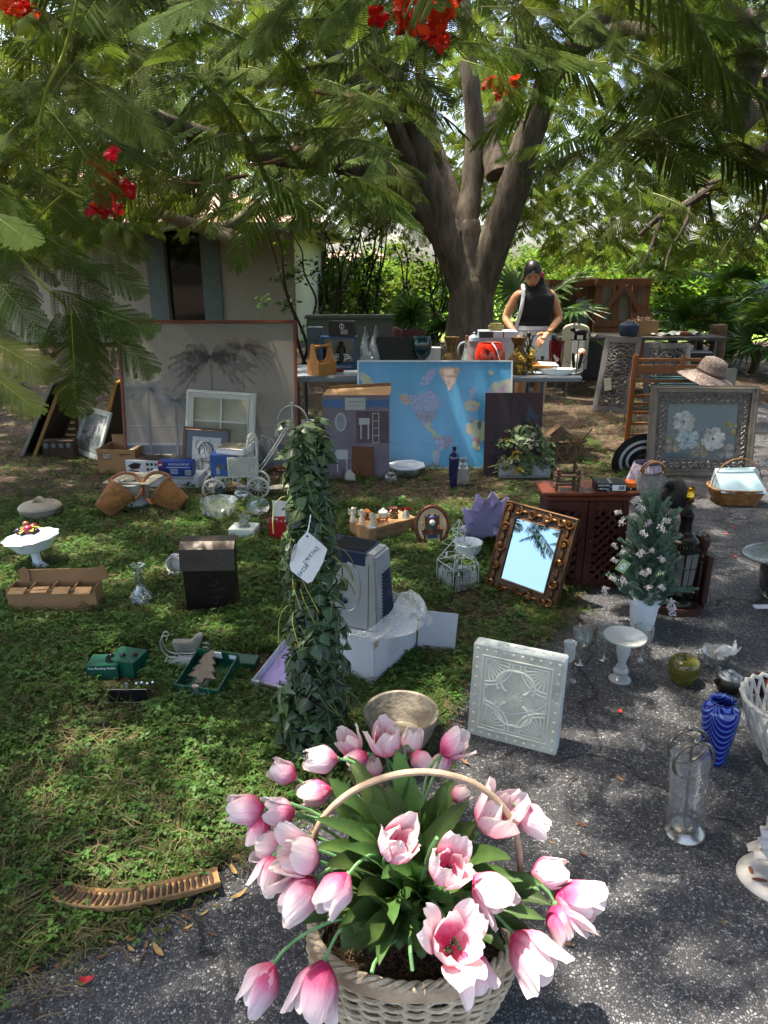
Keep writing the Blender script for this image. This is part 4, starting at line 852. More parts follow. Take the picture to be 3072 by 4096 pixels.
# iridescent blue vase
def swirl():
 m=M('blue_swirl','#14207e',.12,var=0,coat=.6); n=m.node_tree.nodes; L=m.node_tree.links; tc=n.new('ShaderNodeTexCoord'); sx=n.new('ShaderNodeSeparateXYZ'); L.new(tc.outputs['Object'],sx.inputs[0])
 at_=n.new('ShaderNodeMath'); at_.operation='ARCTAN2'; L.new(sx.outputs['Y'],at_.inputs[0]); L.new(sx.outputs['X'],at_.inputs[1])
 m3=n.new('ShaderNodeMath'); m3.operation='MULTIPLY'; m3.inputs[1].default_value=2; L.new(at_.outputs[0],m3.inputs[0]); ss=n.new('ShaderNodeMath'); ss.operation='SINE'; L.new(m3.outputs[0],ss.inputs[0]); ab=n.new('ShaderNodeMath'); ab.operation='ABSOLUTE'; L.new(ss.outputs[0],ab.inputs[0])
 pw_=n.new('ShaderNodeMath'); pw_.operation='POWER'; pw_.inputs[1].default_value=.55; L.new(ab.outputs[0],pw_.inputs[0])
 ad=n.new('ShaderNodeMath'); ad.operation='MULTIPLY_ADD'; ad.inputs[1].default_value=.055; L.new(pw_.outputs[0],ad.inputs[0]); L.new(sx.outputs['Z'],ad.inputs[2])
 m4=n.new('ShaderNodeMath'); m4.operation='MULTIPLY'; m4.inputs[1].default_value=290; L.new(ad.outputs[0],m4.inputs[0]); s2=n.new('ShaderNodeMath'); s2.operation='SINE'; L.new(m4.outputs[0],s2.inputs[0])
 cr=n.new('ShaderNodeValToRGB'); e=cr.color_ramp.elements; e[0].position=.6; e[0].color=H('#0e1568')+(1,); e[1].position=.95; e[1].color=H('#4a69b4')+(1,)
 mr=n.new('ShaderNodeMapRange'); mr.inputs['From Min'].default_value=-1; L.new(s2.outputs[0],mr.inputs[0]); L.new(mr.outputs[0],cr.inputs[0]); L.new(cr.outputs[0],n['Principled BSDF'].inputs['Base Color']); return m
t=T('blue_vase','cobalt blue art glass vase with pale feathered swirls','vase',G(*Z7(1345,905)),40)
b=MB(); b.lathe([(.0,.001),(.036,.0),(.038,.006),(.044,.06),(.053,.13),(.057,.175),(.056,.193),(.046,.208),(.036,.214),(.034,.22),(.04,.226),(.038,.227),(.031,.219),(.032,.21),(.045,.19),(.03,.05)],40,cap=False); b.build('body',swirl(),t,ang=70)
# silver ring stand holding a clear sleeve
SV=M('silver_bright','#8f8c85',.28,1.,var=.12,vs=12)
t=T('ring_stand','silver stand with double ring top wrapped in a clear plastic sleeve','stand',G(*Z7(1180,1312)),8,-2,-5); t.scale=(.82,.82,.98)
b=MB(); b.lathe([(.0,.0),(.068,.0),(.07,.008),(.066,.016),(.056,.022),(.05,.03),(.03,.036),(0,.038)],36,cap=False); b.build('base',SV,t,ang=40)
b=MB(); b.tube([(0,0,.03),(.002,0,.33)],.0048,10); b.build('rod',SV,t)
for (yy,rr,zz) in ((-.02,.07,.27),(.02,.068,.292)):
 b=MB(); b.tube([(rr*math.cos(2*PI*k/44),yy,zz+rr*.82*math.sin(2*PI*k/44)) for k in range(44)],.0055,8,closed=True); b.build('ring',SV,t)
b=MB(); b.ell((0,-.02,.331),.009,10,7); b.ell((0,.02,.352),.009,10,7); b.build('finial',SV,t)
b=MB(); b.grid(lambda u,v:((.066+.005*math.sin(5*v+6*u))*math.cos(2*PI*u)*(1-.1*(1-v)),(.05+.004*math.sin(9*u*PI))*math.sin(2*PI*u),.045+.24*v+.004*math.sin(12*u)),40,12,wrap=True); b.build('plastic_sleeve',glassm('plastic_sleeve',(.93,.95,.97),.9,.10,.42,.5,35),t,ang=80)
# openwork bowl at the edge
IRON=M('iron_white','#b9b4aa',.7,var=.15,vs=14,bump=.4,bs=60)
bx=W(2990,2830,1.9)
t=T('openwork_bowl','white openwork ceramic bowl with lattice sides at the picture edge','bowl',(bx.x+.15,1.9,0))
b=MB(); b.lathe([(.0,.0),(.06,.0),(.062,.01),(.05,.02),(.055,.03),(.075,.06)],36,cap=False); b.build('foot',IRON,t,ang=60)
def rr(z):return .072+.08*min(1,(z-.05)/.17)**.6
for k in range(26):
 for s in (-1,1):
  a0=2*PI*k/26; b=MB(); P=[(rr(z)*math.cos(a0+s*.36*(z-.055)/.17),rr(z)*math.sin(a0+s*.36*(z-.055)/.17),z) for z in (.055,.09,.125,.16,.195,.225)]
  b.tube(P,[.0075,.007,.0055,.0048,.0048,.006],6); b.build('lattice_strip',IRON,t)
b=MB(); b.tube([((.154+.003*math.sin(26*2*PI*j/104))*math.cos(2*PI*j/104),(.154+.003*math.sin(26*2*PI*j/104))*math.sin(2*PI*j/104),.23+.004*math.sin(26*2*PI*j/104)) for j in range(104)],.007,8,closed=True); b.build('rim',IRON,t)
b=MB(); b.lathe([(.068,.05),(.076,.06),(.088,.068)],36,cap=False); b.build('cup',IRON,t,thick=.004)
# cast iron shell statue
SH=M('iron_rusty','#a7a29c',.75,var=.12,vs=10,bump=.5,bs=40,col2='#b5b0aa'); RU=M('rust','#5a3018',.9,var=.3,vs=30)
sc_=G(3145,3530)
t=T('shell_statue','weathered white cast iron shell statue with rust-stained oval base','statue',sc_,-12)
b=MB(); b.lathe([(.0,.012),(.07,.012),(.085,.02),(.1,.022),(.118,.012),(.12,.004),(.116,.0),(0,0)],44,sy=.78,cap=False); b.build('base',SH,t,ang=50)
b=MB(); b.ell((-.075,-.03,.0235),(.02,.006,.0015),10,5); b.ell((-.05,-.055,.0165),(.012,.004,.0015),10,5); b.ell((-.088,.0,.0225),(.006,.014,.0012),10,5); b.build('rust_stain',RU,t)
b=MB(); limb(b,[(.0,0,.01),(.0,.0,.06),(-.01,.0,.10),(-.005,.01,.15),(.01,.01,.2)],.036,.022,12,.02); b.build('column',SH,t)
for s,yy in ((-1,-.02),(1,.02)):
 b=MB(); b.grid(lambda u,v:(-.012-.085*u,yy+(v-.5)*.055*(1-.75*u)+.0,.085+.02*u-.028*u*u*(1+s*.3)+.006*math.sin(v*PI)),9,6); b.build('tail_fin',SH,t,thick=.009)
b=MB();
def shell_f(u,v):
 a=(v-.5)*2.5; r=.165*u*(1+.012*math.cos(v*PI*18)*u); return (-r*math.cos(a)*.95+.045,-.035-.03*math.sin(u*PI*.5)+.006*math.cos(v*PI*18)*u,.185+r*math.sin(a)*.75+.01)
b.grid(shell_f,10,90); b.build('shell',SH,t,thick=.007,ang=50)
b=MB(); b.prism([(-.075,.30),(-.068,.31),(.06,.31),(.05,.25),(.0,.205)],-.012,.012); b.build('upper_fin',SH,t,bevel=.006)
b=MB(); b.ell((.0,0,.23),(.05,.04,.05),16,10); b.build('upper_body',SH,t)
# silver tray on an ice bucket
tp=G(3110,2395)
t=T('ice_bucket','silver ice bucket with fluted sides under the tray','ice bucket',tp)
b=MB(); b.lathe([(.0,.0),(.06,.0),(.064,.012),(.05,.022),(.075,.04),(.09,.07),(.098,.13),(.1,.2),(.104,.203),(.1,.206),(.09,.2)],40,wob=lambda a,i:1+(.02*abs(math.sin(8*a)) if 2<i<6 else 0),cap=False); b.build('body',SV,t)
t=T('oval_tray','oval polished silver tray with beaded rim resting on the ice bucket','tray',tp+Vector((0,0,.207)),12)
b=MB(); b.lathe([(.0,.006),(.155,.007),(.17,.013),(.205,.022),(.21,.025),(.205,.019),(.165,.004),(0,.0)],56,sy=.72,cap=False); b.build('plate',SV,t)
b=MB(); b.tube([(.209*math.cos(2*PI*k/70),.209*.72*math.sin(2*PI*k/70),.025) for k in range(70)],[.0042 if k%2 else .0032 for k in range(70)],6,closed=True); b.build('beaded_rim',SV,t)
b=MB(); b.cbox((0,0,.006),(.09,.03,.012)); tag(b.build('white_block',M('white_stone','#c9ccd0',.8),loc=G(3052,2432),bevel=.003),'small white block on the driveway below the silver tray','block')
# lattice-door cabinet
CH=M('cherry_wood','#401a10',.4,var=.3,vs=5,stretch=(6,6,.8),bump=.1,bs=30); CH2=M('cherry_light','#5a2b18',.35,var=.3,vs=6,stretch=(1,6,6))
CY=3.24; chh=W(2300,1972,CY-.045).z; cxl,cxr=W(2175,2200,CY).x,W(2492,2200,CY).x; cw=cxr-cxl
t=T('lattice_cabinet','small cherry wood wall cabinet with two lattice doors','cabinet',((cxl+cxr)/2,CY,0))
hw=cw/2; cd_=.16
b=MB(); b.box(-hw,hw,cd_-.01,cd_,0,chh-.05); b.box(-hw,-hw+.015,0,cd_-.01,0,chh-.05); b.box(hw-.015,hw,0,cd_-.01,0,chh-.05); b.box(-hw+.015,hw-.015,0,cd_-.01,0,.02); b.build('case',CH,t)
b=MB(); b.box(-hw-.008,hw+.008,-.012,cd_+.004,chh-.05,chh-.028); b.frus((hw+.008,.09),(hw+.03,.11),chh-.028,chh-.014,(0,0),tr(0,.07,0)); b.box(-hw-.035,hw+.035,-.045,cd_+.008,chh-.014,chh); b.build('cornice',CH2,t,bevel=.003)
for s in (-1,1):
 x0,x1=(-hw,-.002) if s<0 else (.002,hw); z0,z1=.004,chh-.052; fw=.034
 d=MB(); d.box(x0,x0+fw,-.018,-.001,z0,z1); d.box(x1-fw,x1,-.018,-.001,z0,z1); d.box(x0+fw,x1-fw,-.017,-.001,z0,z0+.045); d.box(x0+fw,x1-fw,-.017,-.001,z1-.045,z1)
 door=d.build('door',CH,t,bevel=.0015)
 ix0,ix1,iz0,iz1=x0+fw,x1-fw,z0+.045,z1-.045; sp_=.047
 for dr in (1,-1):
  for k in range(-12,22):
   c=k*sp_
   pts_=[]
   for xx in (ix0,ix1):
    zz=iz0+((xx-ix0)*dr+c if dr>0 else (ix1-xx)+c)
    pts_.append((xx,zz))
   (xa,za),(xb,zb)=pts_
   def clip(xa,za,xb,zb):
    t0,t1=0.,1.; dz=zb-za
    for lo,hi in ((iz0,iz1),):
     if abs(dz)<1e-9:return None
     ta,tb2=(lo-za)/dz,(hi-za)/dz
     if ta>tb2:ta,tb2=tb2,ta
     t0,t1=max(t0,ta),min(t1,tb2)
    if t1-t0<.06:return None
    return xa+(xb-xa)*t0,za+dz*t0,xa+(xb-xa)*t1,za+dz*t1
   q=clip(xa,za,xb,zb)
   if not q:continue
   b=MB(); dx,dz=q[2]-q[0],q[3]-q[1]; l=math.hypot(dx,dz); yy=-.012 if dr>0 else -.0075
   b.box(0,l,yy-.002,yy+.002,-.008,.008,tr(q[0],0,q[1])@Matrix.Rotation(-math.atan2(dz,dx),4,'Y')); b.build('slat',CH,door)
 b=MB(); b.lathe([(.004,0),(.005,.008),(.0095,.014),(.009,.02),(0,.023)],12,tr(-s*-.018 if s>0 else -.018,-.018,.26)@rotm('X',90)); b.build('knob',CH,door)
# twig chair birdhouse on the cabinet
cxm=(cxl+cxr)/2; TWG=M('twig','#4d3a2b',.9,var=.35,vs=20,bump=.5,bs=60); THA=M('thatch','#5d4834',.95,var=.3,vs=30)
cp_=W(2259,1962,CY+.015)
t=T('twig_chair_birdhouse','miniature rustic twig chair with birdhouse and heart back on the cabinet','birdhouse',(cp_.x,CY+.005,chh),0)
hx_=.05
for sx in (-1,1):
 b=MB(); limb(b,[(sx*hx_,-.03,0),(sx*(hx_+.002),-.028,.05),(sx*(hx_-.002),-.03,.108)],.0085,.008,8,.1); b.build('leg',TWG,t)
 b=MB(); limb(b,[(sx*hx_*.95,.035,0),(sx*hx_*.9,.04,.1),(sx*hx_*.88,.043,.21 if sx>0 else .25)],.008,.0065,8,.1); b.build('leg',TWG,t)
 b=MB(); limb(b,[(sx*hx_,-.04,.104),(sx*hx_*.95,.0,.107),(sx*hx_*.92,.042,.12)],.007,.006,8); b.build('armrest',TWG,t)
 b=MB(); limb(b,[(sx*hx_,-.03,.02),(sx*hx_*.95,.035,.024)],.005,.005,6); b.build('stretcher',TWG,t)
for z in (.033,.05):b=MB(); limb(b,[(-hx_,-.03,z),(hx_,-.031,z+.002)],.0048,.0048,6); b.build('stretcher',TWG,t)
for k in range(4):b=MB(); limb(b,[(-hx_-.002,-.03+k*.019,.078),(hx_+.002,-.031+k*.019,.079)],.0068,.006,7); b.build('seat_rail',TWG,t)
for z in (.122,.168):b=MB(); limb(b,[(-hx_*.9,.04,z),(hx_*.9,.04,z+.002)],.006,.006,7); b.build('back_rail',TWG,t)
hp=[(.0,-.045),(-.03,-.018),(-.044,.012),(-.04,.033),(-.022,.04),(-.004,.028),(-.002,.0)]
for s in (-1,1):b=MB(); b.tube(cat_rom([(s*x,.028,.17+z*1.0) for x,z in hp],5),.0038,7); b.build('heart_twig',M('vine','#6a4a33',.85,var=.2),t)
b=MB(); b.prism([(-.072,.235),(-.018,.235),(-.015,.272),(-.045,.3),(-.076,.272)],.015,.065); b.build('birdhouse_box',M('bark_box','#574433',.95,var=.3,vs=18,bump=.6,bs=40),t)
b=MB()
for k in range(90):
 s=1 if k%2 else -1; u=R.uniform(0,1); y=R.uniform(.005,.075); b.tube([(-.045,y,.308),(-.045+s*(.02+.028*u),y+R.gauss(0,.004),.288-.02*u),(-.045+s*(.045+.02*u),y+R.gauss(0,.006),.262-.006*u)],.0018,4)
b.build('thatch_roof',THA,t)['kind']='stuff'
b=MB(); limb(b,[(.04,.04,.15),(.052,.03,.21),(.075,.02,.25),(.105,.015,.295)],.006,.003,7); b.build('branch',TWG,t)
b=MB()
for k in range(40):a=R.uniform(0,6.28); b.tube([((.036+R.gauss(0,.002))*math.cos(a+j*.35)+.045,(.026)*math.sin(a+j*.35)+.02,.235+R.gauss(0,.004)) for j in range(5)],.0014,4)
b.lathe([(.0,.212),(.02,.215),(.034,.236)],16,tr(.045,.02,0),cap=False); b.build('nest',M('nest_straw','#6b5138',.95,var=.3),t)
for sx in (-1,1):
 for z in (.06,.025):b=MB(); b.tube([(sx*(hx_+.012*math.cos(k*.8)),-.03+.012*math.sin(k*.8),z+.003*k) for k in range(9)],.0016,5); b.build('vine_wrap',M('vine'),t)
# boxed motion camera and an orange carton
bp_=W(2442,1972,CY-.02); BLK=M('print_black','#17191b',.35,var=.15,vs=6); WHT=M('print_white','#d9dadb',.5,var=.03)
t=T('camera_box','black product box printed INNOVEX V-MOTION on the cabinet','box',(bp_.x-.0,CY-.025,chh),-3)
b=MB(); b.box(-.069,.069,0,.10,0,.04); b.build('carton',BLK,t,bevel=.0015)
text('INNOVEX',.0125,WHT,t,(-.064,-.0006,.030),align='LEFT',sx=1.0); text('HD',.007,WHT,t,(-.007,-.0006,.024),align='LEFT'); text('V-MOTION',.011,WHT,t,(-.064,-.0006,.013),align='LEFT',sx=1.0); text('1080p',.005,WHT,t,(-.02,-.0006,.005),align='LEFT')
text('INNOVEX',.02,M('print_grey','#9a9a92',.5),t,(.0,.05,.0404),rot=(0,0,-PI/2),align='CENTER')
b=MB(); b.box(.004,.066,-.0012,-.0002,.006,.034); b.build('label',WHT,t)
b=MB(); x=.034
while x<.062:wv_=R.choice((.0006,.001,.0016)); b.box(x,x+wv_,-.0018,-.0012,.01,.031); x+=wv_+R.choice((.0008,.0013))
b.build('barcode',BLK,t)
t=T('orange_carton','small orange and black carton beside the camera box','box',(bp_.x+.098,CY-.01,chh),-12)
b=MB(); b.box(-.022,.024,0,.07,0,.038); b.build('carton',M('orange_print','#c4601c',.4,var=.3,vs=30),t,bevel=.0015)
b=MB(); b.box(-.0222,.0242,-.0008,-.0002,.0,.017); b.build('band',BLK,t); text('9',.014,WHT,t,(.0,-.001,.009)); text('V',.02,BLK,t,(0,.035,.0384),rot=(0,0,0))
# ornate mirror leaning against the cabinet
p0,p1=G(1934,2352),G(2214,2459); wv=p1-p0; yaw=math.degrees(math.atan2(wv.y,wv.x)); mw=wv.length; tl=math.degrees(math.asin(.15/.456)); mh=.456
t=T('ornate_mirror','mirror in carved bronze-gold scroll frame tilted against the lattice cabinet','mirror',(p0+p1)/2,yaw,tl)
BR=M('frame_bronze','#3a2413',.45,var=.3,vs=12,bump=.4,bs=40); GO=M('frame_gold','#8a5a22',.35,.5,var=.35,vs=18,col2='#3d2410')
hw=mw/2; f=.074
b=MB(); b.box(-hw,hw,.002,.022,0,f); b.box(-hw,hw,.002,.022,mh-f,mh); b.box(-hw,-hw+f,.002,.022,f,mh-f); b.box(hw-f,hw,.002,.022,f,mh-f); b.build('frame',BR,t)
b=MB(); sq(b,-hw+.006,hw-.006,.006,mh-.006,.006); b.build('outer_bead',GO,t); b=MB(); sq(b,-hw+f,hw-f,f,mh-f,.005); b.build('inner_bead',GO,t)
b=MB(); b.box(-hw+f,hw-f,.006,.010,f,mh-f); b.build('mirror_glass',M('mirror_silver','#7d95a1',.02,1.,var=.0),t)
def scroll(x,z,r,an,s=1):
 b=MB(); P=[(x+r*(1-k/20)*math.cos(an+s*k*.42),-.002-.006*math.sin(k/20*PI),z+r*(1-k/20)*math.sin(an+s*k*.42)) for k in range(17)]
 b.tube(P,[r*.16+r*.22*math.sin(PI*k/16) for k in range(17)],7); b.ell((x,-.006,z),(r*.38,r*.3,r*.38),10,6); b.build('scroll',GO,t)
for k in range(4):
 for z in (f/2,mh-f/2):scroll(-hw+f*.5+(k+.35)*(mw-f)/4+.02,z,.024,R.uniform(0,6),1 if k%2 else -1)
for k in range(5):
 for x in (-hw+f/2,hw-f/2):scroll(x,f*.5+(k)*(mh-f)/4,.025,R.uniform(0,6),1 if k%2 else -1)
for k in range(5):
 for x in (-hw+f/2,hw-f/2):
  if k<4:b=MB(); b.ell((x,-.003,f*.5+(k+.5)*(mh-f)/4),(.009,.008,.026),10,6); b.build('bar_relief',GO,t)
for k in range(3):
 for z in (f/2,mh-f/2):b=MB(); b.ell((-hw+f*.5+(k+1)*(mw-f)/4,-.003,z),(.022,.008,.009),10,6); b.build('bar_relief',GO,t)
# frosted cedar tree in white pot
pc=G(2565,2510)
t=T('potted_cedar','little artificial cedar tree with white blossoms in a white pot','potted tree',pc)
PW=M('pot_white','#c9cfd2',.6,var=.06,vs=10,bump=.2,bs=50)
b=MB(); b.lathe([(.0,.0),(.047,.0),(.049,.005),(.062,.118),(.067,.12),(.069,.155),(.066,.157),(.062,.15),(.0,.147)],34,cap=False); b.build('pot',PW,t,ang=40)
b=MB()
for k in range(10):
 a=2*PI*k/10
 for j in range(5):a2=j*2*PI/5; b.ell((.0685*math.cos(a+.08*math.cos(a2)),.0685*math.sin(a+.08*math.cos(a2)),.138+.006*math.sin(a2)),.0028,6,4)
b.build('pot_relief',PW,t)
b=MB(); limb(b,[(0,0,.14),(.003,0,.3),(0,0,.52)],.009,.003,7); b.build('trunk',M('bark_thin'),t)
CE=M('leaf_cedar','#5d7662',.7,var=.25,vs=8,trl=.15,rnd=.3); WB=M('blossom_white','#c3b8b6',.8,var=.06)
def spray_mesh():
 b=MB();
 for k in range(11):
  t_=k/10; o=Vector((.09*t_,0,.012*math.sin(t_*2)))
  for s in (-1,1):
   l=.03*(1-.6*t_)*R.uniform(.7,1.2); d=Vector((.75,s*.66,R.uniform(-.35,.35))).normalized(); b.tube([o,o+d*l*.55,o+d*l],[.0022,.0026,.001],4)
   for j in range(2):e=Vector((.9,s*R.uniform(-.2,.9),R.uniform(-.5,.6))).normalized(); b.tube([o+d*l*(.35+.3*j),o+d*l*(.35+.3*j)+e*l*.5],[.002,.001],4)
 b.tube([(0,0,0),(.1,0,.01)],[.0018,.001],4); return b.mesh('spray',CE)
SPR=[spray_mesh() for k in range(3)]
bl=MB()
for k in range(34):u=R.uniform(0,1); bl.ell((.045*u+R.gauss(0,.002),R.gauss(0,.006),R.gauss(0,.006)),R.uniform(.0028,.0048),6,4)
BLM=bl.mesh('blossom',WB)
for i in range(250):
 z=.165+.39*R.uniform(0,1)**1.1; rr_=.15*(1-(z-.16)/.44)**.75*R.uniform(.1,1); a=R.uniform(0,6.28); o=put('spray',SPR[i%3],t,(rr_*math.cos(a)*.6,rr_*math.sin(a)*.6,z-.03),None,R.uniform(.85,1.25))
 o.rotation_euler=(R.uniform(-1,1),-R.uniform(.25,1.1)-.45*(z-.16)/.4,a+R.gauss(0,.25))
Z6=lambda x,y:(1900+.7064*x,1700+.7064*y)
for (x,y) in [(790,500),(830,565),(960,490),(935,600),(1040,570),(1060,545),(780,668),(830,725),(960,715),(1000,720),(1070,775),(850,905),(985,830),(935,835),(740,915),(1040,910),(970,925),(800,880),(940,415),(1000,545),(770,760)]:
 p=W(*Z6(x,y),pc.y-.135+.075*max(0,(900-y)/550)+R.uniform(-.01,.02))-pc; put('blossom',BLM,t,p,(R.uniform(-.6,.6),R.uniform(-.6,.9),R.uniform(0,6.28)),R.uniform(.65,.95))
b=MB(); q0=W(*Z6(1000,930),pc.y)-pc; q1=W(*Z6(1190,950),pc.y-.05)-pc; b.tube([q0,(q0+q1)/2+Vector((0,0,.012)),q1],.002,5); b.build('low_branch',M('bark_thin'),t)
for k in range(7):o=put('spray',SPR[k%3],t,q0+(q1-q0)*(k/7)+Vector((0,0,.01)),(R.uniform(-.8,.8),R.uniform(-.3,.3),R.uniform(-.6,.6)),.75)
put('blossom',BLM,t,W(*Z6(1090,990),pc.y-.06)-pc,(0,.9,.4),1.3); put('blossom',BLM,t,W(*Z6(1112,1030),pc.y-.06)-pc,(0,1.2,.3),1.0)
tgp=W(*Z6(838,800),pc.y-.15)-pc
b=MB(); b.box(-.024,.024,-.0006,.0006,-.026,.026); tg=b.build('price_tag',M('tag_green','#8fae6c',.6,var=.2,vs=60),t,loc=tgp,rot=(.1,.55,.2))
b=MB(); b.lathe([(.0,0),(.014,0),(.014,.0005),(0,.0006)],20,tr(0,-.0007,0)@rotm('X',90)@Matrix.Diagonal((1,1.2,1,1))); b.build('label',M('paper','#cfd0cc',.7),tg); text('TREE',.006,M('print_dark','#3a3a3a',.6),tg,(0,-.0018,0))
# lantern lamp on a wooden stand
lp=G(2725,2468); WD=M('walnut','#331a10',.45,var=.3,vs=6,stretch=(1,6,6),bump=.15,bs=30)
t=T('wooden_stand','dark wooden stand with arched back and turned posts holding the lamp','wooden stand',lp+Vector((0,.09,0)))
b=MB(); b.slab([(.135*math.cos(a)*(1),.10*math.sin(a)) for a in [2*PI*k/30 for k in range(30)] if math.sin(a)<.55]+[],0,.035); b.build('base',WD,t,bevel=.006)
b=MB(); arch=[(-.115,.035),(.115,.035),(.115,.30)]+[(.115*math.cos(PI*k/14),.30+.07*math.sin(PI*k/14)) for k in range(1,14)]+[(-.115,.30)]
b.prism(arch,.045,.06); b.build('back_panel',WD,t)
for s in (-1,1):
 b=MB(); b.lathe([(.016,.03),(.016,.2),(.012,.21),(.018,.22),(.012,.235),(.019,.25),(.013,.262),(.012,.275),(.02,.3),(.024,.335),(.02,.352),(.008,.362),(0,.364)],18,tr(s*.115,.03,0)); b.build('post',WD,t,ang=50)
 b=MB(); b.box(s*.112,s*.138,-.03,.045,.035,.27); b.build('side_panel',WD,t,bevel=.004)
t=T('lantern_lamp','tall dark bronze lantern table lamp with bare brass bulb socket','lamp',lp+Vector((0,.085,.036)),20)
BZ=M('bronze_dark','#24211c',.35,.7,var=.3,vs=15)
b=MB(); b.lathe([(.0,.0),(.075,.0),(.077,.008),(.07,.02),(.062,.028),(.04,.034),(.03,.046),(.022,.07),(.03,.086),(.06,.092)],32,cap=False); b.build('base',BZ,t,ang=50)
def hexr(r,z,off=0):return [(r*math.cos(PI/3*k+off),r*math.sin(PI/3*k+off),z) for k in range(6)]
b=MB(); b.slab([(x,y) for x,y,z in hexr(.072,0)],.09,.105); b.build('lantern_floor',BZ,t); b=MB(); b.slab([(x,y) for x,y,z in hexr(.086,0)],.265,.275); b.build('lantern_roof',BZ,t,bevel=.002)
lo,hi=hexr(.067,.105),hexr(.076,.265)
for k in range(6):
 k2=(k+1)%6; b=MB(); b.tube([lo[k],hi[k]],.0042,5); b.build('corner_bar',BZ,t)
 b=MB(); L0,L1,H0,H1=map(Vector,(lo[k],lo[k2],hi[k],hi[k2])); b._add([L0,L1,H1,H0],[(0,1,2,3)]); pn=b.build('pane',glassm('smoke_glass','#5c5648',.9,.5,.4),t)
 b=MB(); b.tube([(L0+L1)/2*1.01,(H0+H1)/2*1.01],.002,5); b.tube([((L0+H0)/2)*1.01,((L1+H1)/2)*1.01],.0017,5); b.build('glazing_bar',BZ,pn)
b=MB(); b.lathe([(.05,.275),(.05,.305)],26,cap=False); b.build('vent_ring',BZ,t)
for k in range(22):a=k*2*PI/22; b=MB(); b.cbox((0,0,0),(.002,.0045,.018),tr(.0505*math.cos(a),.0505*math.sin(a),.289)@Matrix.Rotation(a,4,'Z')); b.build('vent_slot',M('brass_dull','#6f6446',.4,.8),t)
b=MB(); b.lathe([(.062,.303),(.065,.308),(.06,.316),(.05,.32),(.048,.33),(.042,.34),(.03,.346),(.026,.36),(.028,.37),(.025,.39),(.028,.41),(.03,.425),(.034,.43),(.03,.44),(.018,.455),(.012,.47),(.01,.49)],30,cap=False); b.build('neck',BZ,t,ang=45)
b=MB(); b.lathe([(.006,.485),(.014,.492),(.018,.5),(.0185,.52),(.0165,.523),(.0165,.555),(.014,.557),(.013,.54)],24,cap=False); b.build('socket',M('brass_bright','#b08a2c',.25,1.,var=.15,vs=20),t,ang=50)
b=MB(); b.tube([(.018,0,.515),(.034,0,.515)],.004,8); b.build('switch_knob',BZ,t); b=MB(); b.tube(cat_rom([(.02,.02,.49),(.05,.03,.42),(.036,.03,.36),(.05,.035,.3),(.17,.02,.1),(.2,-.02,-.03),(.13,-.03,-.032),(.21,.0,-.031)],6),.0016,6); b.build('cord',BLK,t)
# ---------------------------------------------------------------- things on the lawn
CB=M('cardboard','#8f6c49',.85,var=.12,vs=5,bump=.12,bs=80); CBI=M('cardboard_inner','#9d7a55',.85,var=.1,vs=5); PR=M('print_dark','#2a2724',.7); BLU=M('print_blue','#1d3a8c',.4,var=.1)
GRN=M('print_green','#0f4a38',.35,var=.12,vs=8); RED=M('print_red','#a3141c',.4,var=.12)
def panel(b,pts,y=-.001,th=.0006,M_=None):b.prism(pts,y,y+th,M_)
def rect(x0,x1,z0,z1):return [(x0,z0),(x1,z0),(x1,z1),(x0,z1)]
def barcode(par,x0,x1,z0,z1,y):
 b=MB(); b.box(x0,x1,y,y+.0005,z0,z1); o=b.build('label',WHT,par); b=MB(); x=x0+.002
 while x<x1-.003:w_=R.choice((.0007,.0012,.002)); b.box(x,x+w_,y-.0006,y,z0+.003,z1-.003); x+=w_+R.choice((.001,.0016))
 b.build('barcode',PR,o)
ZL=lambda x,y:(.663*x,1900+.663*y)
# casserole
t=T('casserole','grey stoneware casserole with a strap-handled lid on the grass','casserole',G(*ZL(250,250)))
ST=M('stoneware','#8f877a',.5,var=.15,vs=14)
b=MB(); b.lathe([(.0,.0),(.10,.0),(.12,.02),(.128,.06),(.132,.066),(.126,.066),(.1,.01)],36,cap=False); b.build('pot',ST,t)
b=MB(); b.lathe([(.13,.068),(.128,.074),(.11,.088),(.07,.098),(.0,.102)],36,cap=False); lid=b.build('lid',ST,t)
b=MB(); b.grid(lambda u,v:(-.04+.08*u,(v-.5)*.035,.098+.034*math.sin(PI*u)),12,3); b.build('handle',M('stoneware_buff','#a99b84',.7),lid,thick=.008)
# milk glass compote
MG=M('milk_glass','#d7dde3',.25,var=.03,coat=.3)
t=T('fruit_compote','white milk glass footed compote topped with ceramic fruit','compote',G(*ZL(235,560)),0,0,-5)
b=MB(); b.lathe([(.0,.0),(.05,.0),(.052,.006),(.035,.02),(.022,.035),(.02,.06),(.024,.09),(.03,.098)],28,wob=lambda a,i:1+.07*math.sin(6*a)*(i>0),cap=False); b.build('foot',MG,t,ang=60)
b=MB(); b.lathe([(.0,.096),(.04,.098),(.085,.112),(.09,.12),(.105,.14),(.128,.168),(.138,.178),(.134,.18),(.1,.15),(0,.13)],66,wob=lambda a,i:1+.035*math.sin(11*a)*max(0,i-3)/3*(i<9),cap=False); b.build('bowl',MG,t,ang=60)
b=MB(); b.lathe([(.115,.172),(.1,.188),(.07,.205),(.03,.212),(0,.213)],40,wob=lambda a,i:1+.01*math.sin(31*a),cap=False); b.build('lid',MG,t,ang=60)
